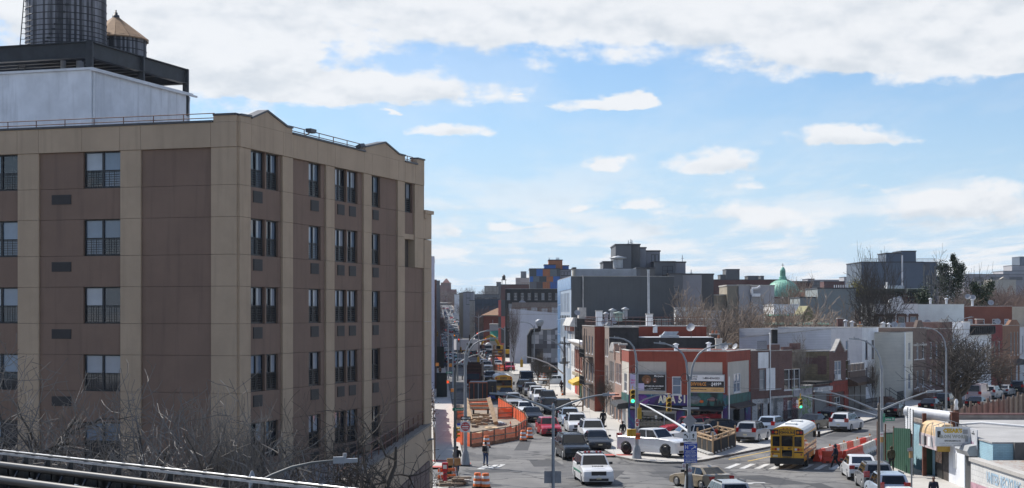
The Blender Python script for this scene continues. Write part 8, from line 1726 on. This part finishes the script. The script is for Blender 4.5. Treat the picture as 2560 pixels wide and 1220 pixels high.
for k,(px,Y,top,kd,sd,sx,tw_,lab)in enumerate(((1760,205,722,4,1,.75,TWIGT,'spreading bare tree left in the clump behind the corner shop'),(1800,225,755,4,2,1.0,TWIGT,'dense tan bare tree behind the corner shop roof'),(1850,215,748,4,3,.95,TWIGT,'bushy bare tree in the middle of the clump behind the shops'),(1955,210,728,4,4,.85,TWIGT,'tall dark limbed bare tree right in the clump behind the shops'),(1905,235,766,4,5,.95,TWIGT,'fine twigged bare tree between the two taller ones behind the shops'),(2030,225,752,4,2,1.0,TWIGT,'bare tree right of the clump before the sage grey wall'),(1740,250,735,4,1,.95,TWIGT,'reddish bare tree by the dark grey wall'),(1890,250,742,4,3,1.1,TWIGT,'reddish bare tree half hidden behind the clump'),(2185,240,628,3,6,.50,BARK,'very tall dark bare tree in front of the blue grey block'),(2130,250,745,4,4,.9,TWIGT,'lower bare tree left of the very tall one'),(2375,330,632,4,5,.55,TWIGG,'tall tree with ivy covered limbs right of the blue grey block'),(2340,300,735,4,1,1.1,TWIGT,'bare reddish tree below the ivy covered tree'),(1986,440,694,3,3,.8,TWIGT,'small bare tree beside the green dome'))):
 tree(lab,px,Y,ZA(top,Y)-gz(Y),kd,sd,k*.9+.3,sx,tw_)
def leaves(name,label,cat,pts,n,s,mat,seed=1):
 R=random.Random(seed);m=MB();o=Vector(pts[0][0])
 for k in range(n):
  (c,rad)=R.choice(pts);p=Vector(c)-o+Vector((R.gauss(0,rad),R.gauss(0,rad),R.gauss(0,rad*1.5)));a=R.uniform(0,6.28);b=R.uniform(-1,1);e1=Vector((cos(a),sin(a),b*.5))*s;e2=Vector((-sin(a)*.6,cos(a)*.6,.8))*s;m.add([p,p+e1,p+e1+e2,p+e2],[(0,1,2,3)])
 T=thing(name,label,cat,o);m.build('foliage',mat,T);return T
Yv=329;leaves('ivy','dark green ivy climbing the limbs of the tall tree','ivy',[(P(px,py,Yv+random.uniform(-1.5,1.5)),r*.75)for px,py,r in((2375,722,1.1),(2368,705,1.0),(2358,690,.7),(2352,672,.5),(2384,700,1.0),(2390,680,.7),(2388,662,.5),(2398,690,.7),(2404,672,.5),(2378,735,1.3),(2400,712,.8),(2355,715,.8),(2365,670,.4),(2383,645,.3))],5200,.22,IVY)
leaves('ivy','ivy covered stumps before the reddish brown back house','ivy',[(P(px,py,300+random.uniform(-1,1)),r)for px,py,r in((2448,745,.9),(2460,735,.7),(2442,728,.5),(2470,722,.5),(2478,715,.3),(2436,718,.3),(2455,752,.9))],2600,.2,IVY,2)
leaves('shrub','yellow green budding willow left of the green corniced school','shrub',[(P(2142,y,344),.8)for y in(722,730,738)],1500,.16,WIL,3);leaves('shrub','small dark evergreen right of the green corniced school','shrub',[(P(px,py,300),.7)for px,py in((2305,752),(2312,758),(2308,744))],1500,.2,IVY,4)
tree('large dense bare street tree with a thick low fork',2396,176,9.9,2,6,.6,1.6,BARK,base=.1);tree('bare tree beside the white row house with a few brown leaves',2500,214,6.5,3,4,.4,.8,TWIGR,base=.1)
tree('thin young bare tree by the cream house',2180,180,6.0,1,2,.3,.6,BARK,base=.1);tree('thin crooked bare tree growing behind the graffiti garage',1996,166,9.0,3,6,.2,.35,TWIGG,base=.1)
tree('slim bare street tree in front of the white warehouse wall',1285,300,13.0,1,6,.6,.42,TWIG);tree('scrubby bare tree at the kerb by the bodega',1345,262,4.5,2,2,.6,.8,BARK,base=.1);tree('small bare tree behind the tool rack',1368,240,3.6,3,3,.6,.7,BARK,base=.1);tree('small bare street tree before the brick row',1508,168,4.6,3,6,1.6,.6,BARK,base=.1)
leaves('shrub','little tree still holding dry brown leaves before the porch','tree',[(P(px,py,214),.7)for px,py in((2490,925),(2500,915),(2482,912),(2508,928),(2495,938))],900,.14,plain('dry_leaves',(.23,.15,.10),.9,.3,.8),5)
rt=random.Random(11)
for k in range(34):
 Y=500+k*24;s=-1 if k%3==0 else 1;x=XL(Y)-2.2-rt.random()*2 if s<0 else XR(Y)+2.0+rt.random()*5
 tree('bare tree in the row along the far avenue',CX+F*x/Y,Y,rt.uniform(9,14),3,1+k%6,rt.uniform(0,6),1.1,rt.choice([TWIG,TWIGR]),group='bare trees along the far avenue')
for k in range(10):tree('bare tree on the skyline over the far avenue roofs',1215+13*k,800+rt.random()*60,15,3,1+k%6,k,1.2,TWIGR,group='bare skyline trees over the far avenue')
def wood(name,n,boxes,s,seed):
 """a far-off wood: twig fans massed in one mesh"""
 R=random.Random(seed);m=MB()
 for k in range(n):
  px0,px1,Y0,Y1,ht=R.choice(boxes);Y=R.uniform(Y0,Y1);px=R.uniform(px0,px1);b=Vector((XY(px,Y)[0],Y,gz(Y)));h=ht*R.uniform(.75,1.1);c=b+Vector((0,0,h*.62))
  m.path([b,c],[.16,.08],3,0,False)
  for j in range(60):
   d=Vector((R.gauss(0,1),R.gauss(0,1),R.gauss(.25,.8))).normalized();L_=h*.40*R.uniform(.6,1);p=c+d*L_*.1;q=c+d*L_*.6+Vector((R.uniform(-.4,.4),0,.3));r=c+d*L_+Vector((R.uniform(-.8,.8),0,.7));m.path([p,q,r],[.05,.035,.02],3,0,False)
   for i in range(4):e=(d+Vector((R.uniform(-1,1),R.uniform(-1,1),R.uniform(-.4,1)))*.9).normalized()*L_*.35;a=q.lerp(r,R.random());m.path([a,a+e],[.03,.015],3,0,False)
 return kind(m.build(name,TWIGR),'stuff')
wood('far_wood',190,[(2340,2600,295,340,14.5),(2330,2620,340,420,16),(2400,2640,450,700,19),(2290,2400,290,330,11.5),(2040,2160,420,640,13),(1690,1800,285,340,11)],1,5)
wood('far_wood',60,[(1080,1250,1150,1650,15),(1120,1180,900,1400,13),(1240,1330,620,900,11)],1,6)
# people
SKIN=plain('skin',(.22,.12,.08),.6,.05);DSKIN=plain('dark_skin',(.09,.05,.035),.6,.05)
CLO={k:plain('cloth_'+k,c,.9,.15,5)for k,c in(('black',(.012,.012,.014)),('navy',(.016,.02,.04)),('jeans',(.03,.06,.13)),('cream',(.48,.45,.40)),('olive',(.06,.055,.03)),('print',(.28,.24,.22)),('white',(.6,.6,.6)),('hivis',(.45,.62,.05)),('orange',(.7,.2,.03)),('brown',(.11,.06,.04)))}
def skin_mesh(name,verts,edges,mat,T,root=0,sub=1):
 me=bpy.data.meshes.new(name);me.from_pydata([v[:3]for v in verts],edges,[]);me.materials.append(mat)
 o=link(name,me,T);md=o.modifiers.new('skin','SKIN');md.use_smooth_shade=True
 for k,v in enumerate(verts):me.skin_vertices[0].data[k].radius=(v[3],v[4]if len(v)>4 else v[3]);me.skin_vertices[0].data[k].use_root=(k==root)
 ms=o.modifiers.new('sub','SUBSURF');ms.levels=sub;ms.render_levels=sub;return o
def person(label,x,y,a,top,legs,shoes='white',stride=.25,skin=SKIN,hair='black',hood=False,coat=False,s=1.0,arms=.12,hold=0.0,extra=None,z=.13):
 T=thing('person',label,'person',(x,y,z),-radians(a));T.scale=(s,s,s);st=stride
 K=[(0,0,.95,.13,.10),(0,.02,1.2,.125,.095),(0,.02,1.42,.12,.09),(0,.03,1.53,.055),(0,.05,1.60,.075,.085),(0,.05,1.70,.085,.098),(0,.045,1.76,.05)]
 E=[(0,1),(1,2),(2,3),(3,4),(4,5),(5,6)];hip=[]
 for sd in(-1,1):
  f=sd*st;b=len(K);K+=[(sd*.09,f*.1,.88,.085),(sd*.10,f*.55+.05,.50,.058),(sd*.10,f*1.0-(.06 if f<0 else 0),.10+(.06 if f<0 else 0),.038),(sd*.11,f*1.0+.14,.035+(.04 if f<0 else 0),.035)];E+=[(0,b),(b,b+1),(b+1,b+2),(b+2,b+3)]
  c=len(K);ar=-sd*arms;K+=[(sd*.19,.02,1.42,.055),(sd*.24,ar*.4-.02,1.16,.042),(sd*.23,ar+.08+hold*.15,.93+hold*.2,.03),(sd*.225,ar+.11+hold*.18,.86+hold*.22,.034)];E+=[(2,c),(c,c+1),(c+1,c+2),(c+2,c+3)]
  m=MB();w=Vector(K[-1][:3])
  for j in range(4):p=w+Vector((0,(j-1.5)*.02,-.02));m.path([p,p+Vector((-sd*.005,.008,-.045)),p+Vector((-sd*.02,.012,-.075-.008*(1.5-abs(j-1.5))))],[.010,.009,.006],5)
  p=w+Vector((0,.03,.0));m.path([p,p+Vector((-sd*.012,.03,-.03)),p+Vector((-sd*.015,.032,-.055))],[.011,.010,.007],5);m.build('fingers',skin,T)
 skin_mesh('body',K,E,skin,T)
 t=lambda v,r:(v[0],v[1],v[2],*[q+r for q in v[3:]])
 C=[t(K[0],.045),t(K[1],.045),t(K[2],.045),(0,.03,1.50,.075)];EC=[(0,1),(1,2),(2,3)]
 for i in(11,19):b=len(C);C+=[t(K[i],.03),t(K[i+1],.03),t(K[i+2],.025)];EC+=[(2,b),(b,b+1),(b+1,b+2)]
 if coat:b=len(C);C.append((0,0,.72,.20,.16));EC.append((0,b))
 skin_mesh('coat' if coat else 'top',C,EC,CLO[top],T)
 L_=[t(K[0],.025)];EL=[]
 for i in(7,15):b=len(L_);L_+=[t(K[i],.022),t(K[i+1],.024),t(K[i+2],.024)];EL+=[(0,b),(b,b+1),(b+1,b+2)]
 skin_mesh('trousers',L_,EL,CLO[legs],T)
 for i in(9,17):v=K[i];w=K[i+1];skin_mesh('shoe',[(v[0],v[1]-.03,w[2]+.01,.05),(w[0],w[1]-.02,w[2]+.01,.05),(w[0],w[1]+.06,w[2],.04)],[(0,1),(1,2)],CLO[shoes],T)
 if hood:skin_mesh('hood',[(0,-.01,1.50,.10),(0,.0,1.62,.115),(0,.02,1.72,.115),(0,.03,1.79,.06)],[(0,1),(1,2),(2,3)],CLO[top],T)
 else:skin_mesh('hair',[(0,.0,1.60,.08),(0,.015,1.70,.105),(0,.035,1.77,.075)],[(0,1),(1,2)],CLO[hair],T)
 m=MB();
 for sd in(-1,1):m.sphere((sd*.033,.142,1.675),.012,5)
 m.build('eyes',GRIL,T);m=MB();m.prism([(-.015,.135,1.625),(.015,.135,1.625),(0,.138,1.67)],(0,.03,-.005));m.build('nose',skin,T);m=MB();m.box(-.025,.025,.130,.143,1.592,1.602);m.build('mouth',SRED,T)
 for sd in(-1,1):m=MB();m.sphere((sd*.092,.045,1.66),.025,5);m.build('ear',skin,T)
 if extra=='pack':m=MB();m.box(-.15,.15,-.28,-.12,1.08,1.48);m.box(-.11,.11,-.33,-.28,1.12,1.34);m.build('backpack',CLO['black'],T)
 if extra=='vest':skin_mesh('vest',[t(K[1],.06),t(K[2],.06)],[(0,1)],CLO['hivis'],T)
 if extra=='helmet':m=MB();m.lathe([(.15,1.74),(.13,1.80),(.06,1.85),(.01,1.86)],12,(0,.04,0));m.build('helmet',CLO['orange'],T)
 return T
def pp(px,py):return tuple(G(px,py).xy)
person('person in a cream jacket and jeans with a black backpack waiting in the road',*pp(1214,1166),20,'cream','jeans','black',.05,hair='black',extra='pack',z=.015)
person('person in a black hooded coat walking up the pavement beside the queue',*pp(1508,1077),350,'black','black','black',.18,skin=DSKIN,hood=True,coat=True,s=1.06)
person('person in a black top and patterned trousers walking by the smoke shop',*pp(1557,1108),350,'black','print','black',.2,skin=DSKIN)
person('person in a dark hooded jacket striding over the crosswalk by the red barriers',*pp(2089,1173),300,'navy','black','white',.36,skin=DSKIN,hood=True,z=.015)
person('person in a long olive coat walking past the green fence',*pp(2228,1184),20,'olive','black','white',.28,hood=True,coat=True)
person('person in dark clothes on the far left pavement by the tall green box',*pp(1100,943),20,'brown','black','black',.12,z=.13);person('person in black walking at the left kerb beside the blue SUV',*pp(1113,920),20,'black','jeans','black',.2,s=1.05)
person('person in black by the utility pole on the right pavement',*pp(1404,985),170,'black','black','black',.15,skin=DSKIN);person('worker in black clothing with an orange helmet before the mixer truck',*pp(1209,894),180,'black','black','black',.12,extra='helmet',z=.015);person('worker in a bright yellow vest at the left works by the thin poles',*pp(1140,935),90,'black','navy','black',.1,extra='vest')
person('person in an orange coat crossing in front of the bodega',*pp(1374,940),260,'orange','black','black',.3)
person('person bending a little over a stroller behind the signal boxes at the left corner',*pp(1143,1184),350,'black','jeans','black',.15,hold=.5);person('person in a dark cap whose head shows at the bottom edge by the shop',23.9,90.7,200,'navy','black','black',.05,z=.015)
# ironwork shop, yard fences
GFN=plain('green_corrugated',(.02,.078,.046),.6,.15,1,streak=.25);LBL=brick('pale_blue_painted_brick',(.33,.52,.60),(.29,.47,.56),(.25,.40,.48),.3,.1,.015);GRF=plain('grey_roof_felt',(.34,.335,.33),.9,.12,.5,streak=.2);RST=plain('rusty_steel',(.12,.045,.028),.9,.3,2)
TANV=plain('tan_vinyl',(.60,.42,.23),.5,.12,2,streak=.2);PSG=plain('pinkish_sign',(.50,.42,.42),.6,.15,1);MUS=plain('mustard_panel',(.36,.22,.03),.6,.15)
XB=28.4
SH=thing('ironwork_shop','low shop with a grey felt roof and pale blue brick front at lower right','shop',(XB,88,.13));o=SH.location
m=MB();m.box(0,16,6.49,26.5,0,3.2);m.build('wall',LBL,SH);m=MB();m.box(-.05,16,6.5,26.6,3.21,3.3);m.build('roof',GRF,SH)
m=MB();m.box(-.1,16,26.55,26.9,3.2,3.62);m.box(-.1,.2,17,26.5,3.31,3.55);m.build('parapet',plain('roof_kerb',(.26,.22,.19),.9,.2),SH);m=MB();m.tube((-.1,26.7,3.68),(16,26.7,3.68),.1,n=6);m.build('ridge_pipe',plain('pinkish_pipe',(.28,.16,.14),.7,.2),SH)
m=MB();m.path([(1.5,20,3.4),(3,19,3.6),(6,17,3.42),(10,15.5,3.5),(16,14,3.45)],.09,6);m.build('roof_cable',WHITEP,SH)
m=MB();m.box(1.2,16,6.2,6.48,0,3.3);m.build('block_wall',plain('dark_block',(.10,.10,.10),.9,.2,1),SH)
for(a,b,z0,z1,mt,nm)in((17.3,19.2,0,2.3,BLACKP,'shop_window'),(15.9,17.2,0,2.5,plain('dark_timber_front',(.05,.04,.035),.8,.4,2),'door'),(12.2,15.8,0,2.4,WHITEW,'white_panel'),(9.6,12.0,0,2.2,ROLLD,'roll_shutter')):
 m=MB();m.box(-.06,-.004,a,b,z0,z1);m.build(nm,mt,SH)
m=MB();m.prism([(-.01,9.4,2.9),(-.55,9.4,2.8),(-.7,9.4,2.5),(-.55,9.4,2.2),(-.01,9.4,2.2)],(0,2.7,0));m.build('shutter_box',GREYP,SH);m=MB();m.prism([(-.01,6.4,1.9),(-.7,6.4,1.7),(-.7,6.4,1.3),(-.01,6.4,1.2)],(0,1.7,0));m.build('rusty_hood',RST,SH);m=MB();m.box(-.70,-.66,6.38,6.40,1.3,1.7);m.box(-.6,-.05,6.37,6.39,1.3,1.65);m.build('house_number_panel',plain('teal_panel',(.10,.30,.32),.6,.2),SH)
m=MB();m.box(-.075,-.065,17.5,19.0,1.0,2.2);m.build('poster',noisecol('food_posters',[(.3,(.35,.08,.05)),(.45,(.5,.4,.3)),(.6,(.2,.08,.06)),(.72,(.5,.3,.1))],3,4,.6),SH);m=MB();m.box(-.085,-.075,14.0,14.7,1.0,2.0);m.build('notice',WHITEP,SH)
m=MB();n=6;pr=[(-.01,3.75)]+[(-.5-.5*sin(pi/2*k/n)*1.0,2.95+.8*cos(pi/2*k/n))for k in range(n+1)]+[(-.01,2.95)];m.prism([(x,15.0,z)for x,z in pr],(0,4.6,0));m.build('awning',TANV,SH)
m=MB();m.box(-1.03,-.99,15.2,19.6,2.05,2.95);m.build('valance',PSG,SH);m=MB();m.box(-1.0,-.2,14.98,15.02,2.0,2.95);m.build('valance_end',MUS,SH)
for k,y in enumerate((18.6,17.9,17.0,16.3)):m=MB();m.box(-1.045,-1.032,y-.25,y+.25,2.2,2.8);m.build('printed_gate',[GREYP,BLACKP,WHITEP,GREYP][k],SH)
T=thing('shop_sign',"white projecting sign of Cesar's iron work with yellow lettering",'sign',(26.25,99.2,2.80),-.1);w,h=2.08,1.2
m=MB();m.box(0,w,0,.06,0,h);m.build('panel',WHITEP,T);m=MB();m.prism([(w+.01,0,-.05),(w+.12,-1.7,-.05),(w+.17,-1.7,-.05),(w+.06,0,-.05)],(0,0,h));m.build('side_panel',plain('pale_grey_panel',(.50,.51,.54),.5,.08),T)
text_mesh("CESAR'S",.34,plain('gold_lettering',(.62,.40,.03),.5),T,(w*.50,-.02,h*.80),0,'lettering',.006,.95,.02);text_mesh('IRON WORK',.30,plain('silver_lettering',(.42,.42,.36),.5),T,(w*.52,-.02,h*.50),0,'lettering',.006,.95,.012);text_mesh('SPECIALIZING IN',.13,BLACKP,T,(w*.5,-.02,h*.28),0,'lettering',.004,1.0,.003)
text_mesh('Iron Gates  Fences  Cellar Doors  Steel Doors',.085,GREYP,T,(w*.5,-.02,h*.15),0,'lettering',.003);text_mesh('718-418-2950   646-202-2511',.10,GREYP,T,(w*.5,-.02,h*.05),0,'lettering',.003,1.2)
text_mesh('348\nTROUTMAN ST',.12,BLACKP,T,(w+.05,-.85,h*.76),-1.5,'lettering',.003,.9,.003);m=MB();m.add([(w+.02+.012*k,-.3-.15*k,.18+.12*((k*5)%3))for k in range(8)]+[(w+.1,-1.4,0),(w+.01,-.2,0)],[tuple(range(10))]);m.build('purple_emblem',plain('purple_print',(.25,.06,.16),.5),T)
for(x0,x1,z0,z1)in((.12,.32,.55,.95),(w-.42,w-.12,.78,1.05),(w-.28,w-.1,.3,.65)):m=MB();m.box(x0,x1,-.012,-.004,z0,z1);m.build('printed_gate',GREYP if x0>1 else BLACKP,T)
m=MB()
for k in range(7):m.tube((w*k/6,.1,.1),(w*k/6,.9,h+.35*(1-abs(k-3)/3)),.02,n=4)
m.tube((0,.9,h),(w/2,.9,h+.35),.02,n=4);m.tube((w/2,.9,h+.35),(w,.9,h),.02,n=4);m.build('frame',GREYP,T)
T=thing('wall','white tiled wall with pale blue recycling lettering and a pink base','wall',(26.9,80,.13));tile=brick('white_wall_tile',(.62,.62,.60),(.58,.58,.57),(.42,.42,.42),.45,.3,.015)
m=MB();m.box(0,.3,0,13.8,0,2.25);m.build('panel',tile,T);m=MB();m.box(-.01,-.004,0,13.8,0,1.05);m.build('pink_base',plain('faded_pink',(.45,.26,.31),.7,.3,2),T);m=MB();m.box(-.1,.5,0,13.9,2.253,2.45);m.build('coping',CONC,T);m=MB();m.box(.5,12,6,13.7,2.1,2.3);m.build('flat_roof',noisecol('rusty_flat_roof',[(.4,(.36,.34,.31)),(.55,(.40,.38,.35)),(.62,(.25,.12,.06))],2.5,5),T)
text_mesh('UNITED RECYCLING',.85,plain('faded_blue_lettering',(.36,.50,.62),.6,.2),T,(-.015,7.6,1.62),-pi/2,'lettering',.004,.78,.02)
m=MB()
for k in range(5):m.box(11+.01,11.2,14+.2*k,14.1+.2*k,0,4)
for k in range(9):zz=2.5+.28*k;q=MB();q.box(6.0,11,11.0,11.08,zz,zz+.2);q.build('slat',plain('brown_slat',(.22,.13,.08),.8,.2),T)
T=thing('yard_gate','rolled white steel gate on rusty posts over the yard entrance','gate',(27.7,106.5,.13));
for(x,y,h_)in((0,1.0,4.2),(1.8,.5,4.0),(2.2,1.2,4.4)):m=MB();m.box(x-.12,x+.12,y-.12,y+.12,0,h_);m.build('post',RST,T)
m=MB();m.tube((-.4,4.2,4.15),(1.9,1.0,3.95),.36,n=16);m.build('rolled_gate',SILV,T);m=MB();m.box(1.7,2.2,.5,1.3,3.5,4.3);m.build('motor_box',RST,T)
m=MB();p=Vector((2.2,1.2,4.4));m.lathe([(.05,0),(.16,.05),(.10,.35),(.15,.55),(.06,.75)],10,tuple(p));m.build('white_ornament',WHITEP,T);m=MB();m.box(.2,2.4,1.6,1.65,0,2.6);m.build('gate_leaf',plain('dark_green_gate',(.012,.05,.03),.7,.2),T)
for k in range(12):m=MB();m.prism([(-.75,1.0,2.75+.13*k),(-.35,4.8,2.95+.13*k),(-.30,4.8,2.95+.13*k),(-.70,1.0,2.75+.13*k)],(0,0,.09));m.build('louvre_slat',SILV,T)
for y in(1.0,2.3,3.5,4.8):m=MB();x=-.78+.105*(y-1);m.box(x,x+.06,y-.03,y+.03,0,4.45);m.build('louvre_post',POLED,T)
T=thing('metal_fence','dark green corrugated metal fence along the near pavement','fence',(27.0,108.4,.13));m=MB()
a=Vector((0,0,0));b=Vector((.15,10.2,0));n=68
for q,(p0,p1,h0,h1)in enumerate(((a,b,3.0,2.4),(b,b+Vector((4.0,1.5,0)),2.4,2.4))):
 vs=[];nn=n if q==0 else 30
 for k in range(nn+1):p=p0.lerp(p1,k/nn);s=.035*(1 if(k//2)%2 else-1);hh=h0+(h1-h0)*k/nn+(.45 if q==0 and k<36 else 0);vs+=[(p.x+s,p.y,0),(p.x+s,p.y,hh-.35)]
 m.add(vs,[(2*k,2*k+2,2*k+3,2*k+1)for k in range(nn)])
kind(m.build('corrugated_sheet',GFN,T),'stuff')
for k in range(5):m=MB();y=10.2*k/4;m.box(.04,.12,y-.05,y+.05,0,2.9);m.build('post',RST,T)
T=thing('plank_fence','brown board fence with posts behind the ironwork shop','fence',(36.0,131,.13));a=Vector((0,0,0));b=Vector((14.6,26.2,0));WP=[plain('fence_plank_a',(.20,.15,.115),.9,.2,3,streak=.3),plain('fence_plank_b',(.255,.195,.145),.9,.2,3,streak=.3),plain('fence_plank_c',(.16,.12,.095),.9,.2,3)]
ln=(b-a).length;ang=atan2(b.y-a.y,b.x-a.x);npl=100
for k in range(npl):m=MB();x=ln*k/npl;h_=2.95+.08*sin(k*1.3)+.06*((k*7)%5)/5;m.box(x+.01,x+ln/npl-.015,-.015,.015,0,h_);ob=m.build('plank',WP[(k*k+k//3)%3],T);ob.rotation_euler=(0,0,ang)
for k in range(15):p=a.lerp(b,k/14);m=MB();m.box(p.x-.09,p.x+.09,p.y-.18,p.y-.02,0,3.15+.25*(k%3==0));m.build('post',WP[2],T)
net_fence('orange net strung behind the brown board fence at the right',[(41.5,131),(48.5,147)],2.0)
for(px,Y,lab)in((2215,190,'stoop with black iron railing at the white row house'),(2300,203,'stoop with pale stair rails by the brown brick house')):
 T=thing('stoop',lab,'stoop',(XY(px,Y)[0],Y,.13),1.04)
 for k in range(6):m=MB();m.box(-.8,.8,-2.0+.3*k,.6,.18*k,.18*(k+1));m.build('step',plain('brownstone_step',(.14,.09,.07),.9,.2),T)
 for s in(-.8,.8):m=MB();m.tube((s,-2.0,1.0),(s,-.2,2.1),.03,n=4);m.tube((s,-2.0,0),(s,-2.0,1.0),.03,n=4);m.tube((s,-.2,1.0),(s,-.2,2.1),.03,n=4);m.build('hand_rail',BLKW if Y==190 else GALV,T)
for(px,Y,lab)in((2178,183,'black iron fence before the white row house'),(2255,200,'black iron fence before the cream house'),(1975,160.5,'black spiked railing beside the castellated brick building')):
 T=thing('iron_fence',lab,'fence',(XY(px,Y)[0],Y,.13),1.04);m=MB();railing(m,(-2,0,0),(2.2,0,0),22,0,1.25,(.12,.95),.022);m.build('railing',BLKW,T)
 # viaduct railing in the foreground
VD=thing('viaduct_railing','dark elevated railway edge with pipes and a bright cable tray at the lower left','railing',(-5.63,17.6,0));d=Vector((1.1,-1.0,0)).normalized();nrm=Vector((-.67,-.74,0))
BST=plain('viaduct_black_steel',(.022,.022,.024),.42,.25,4);TRAY=plain('cable_tray_steel',(.42,.43,.45),.32,.25,6,metal=.5);PIPE=plain('conduit_dark',(.035,.032,.03),.4,.25,3)
a0=-d*4.0;a1=d*9.0
def pr(name,mat,off,z,r,n=10):
 m=MB();m.path([a0+nrm*off+Vector((0,0,z)),a1+nrm*off+Vector((0,0,z))],r,n);return m.build(name,mat,VD)
m=MB();o2=Vector((0,0,9.46));m.prism([a0-nrm*.05+o2,a1-nrm*.05+o2,a1+nrm*.03+o2,a0+nrm*.03+o2],(0,0,.022));m.build('cable_tray',TRAY,VD)
for off,z in((-.03,9.495),(.02,9.497)):pr('cable',TRAY if off<0 else PIPE,off,z,.012,6)
pr('pipe',PIPE,.10,9.36,.038);pr('pipe',PIPE,.22,9.22,.048);pr('pipe',BST,.28,9.08,.055);pr('pipe',PIPE,.30,8.93,.05)
m=MB()
for k in range(40):p=a0.lerp(a1,k/39)-nrm*.01;m.box(p.x-.02,p.x+.02,p.y-.02,p.y+.02,9.482,9.507)
kind(m.build('cable_ties',GALV,VD),'stuff')
for k in range(30):
 p=a0.lerp(a1,(k+.5)/30);m=MB();m.box(p.x-.025,p.x+.025,p.y-.03,p.y+.03,8.6,9.46);m.tube(p+nrm*.03+Vector((0,0,9.44)),p+nrm*.33+Vector((0,0,8.95)),.016,n=5);m.build('bracket',BST,VD)
 if k%2:m=MB();q=p+nrm*.22;m.path([q+Vector((.055*cos(t)*.7,-.055*cos(t)*.7,9.22+.055*sin(t)))for t in(0,1,2,3,4,5,6.28)],.012,4,cap=False);m.build('pipe_clamp',GALV,VD)
m=MB();m.prism([a0-nrm*.12+Vector((0,0,7.9)),a1-nrm*.12+Vector((0,0,7.9)),a1-nrm*.06+Vector((0,0,7.9)),a0-nrm*.06+Vector((0,0,7.9))],(0,0,1.44));m.build('edge_girder',BST,VD)
m=MB();m.prism([a0-nrm*.1+Vector((0,0,7.7)),a1-nrm*.1+Vector((0,0,7.7)),a1+nrm*2.2+Vector((0,0,7.7)),a0+nrm*2.2+Vector((0,0,7.7))],(0,0,.18));m.build('walkway',plain('walkway_grating',(.05,.05,.05),.8,.2),VD)
for t in(0.0,.4,.8):p=a0.lerp(a1,t)+nrm*.6;m=MB();m.box(p.x-.2,p.x+.2,p.y-.2,p.y+.2,0,7.7);m.build('column',BST,VD)
# air
m=MB();m.box(-420,620,-30,2300,-2.5,75)
hm=bpy.data.materials.new('air_haze');hm.use_nodes=True;hn=hm.node_tree;hn.nodes.clear()
pv=N(hn,'ShaderNodeVolumePrincipled',i={'Color':(.80,.88,1.0,1),'Density':.00006,'Anisotropy':.35});ho=N(hn,'ShaderNodeOutputMaterial');hn.links.new(pv.outputs[0],ho.inputs['Volume'])
kind(m.build('haze',hm),'stuff')
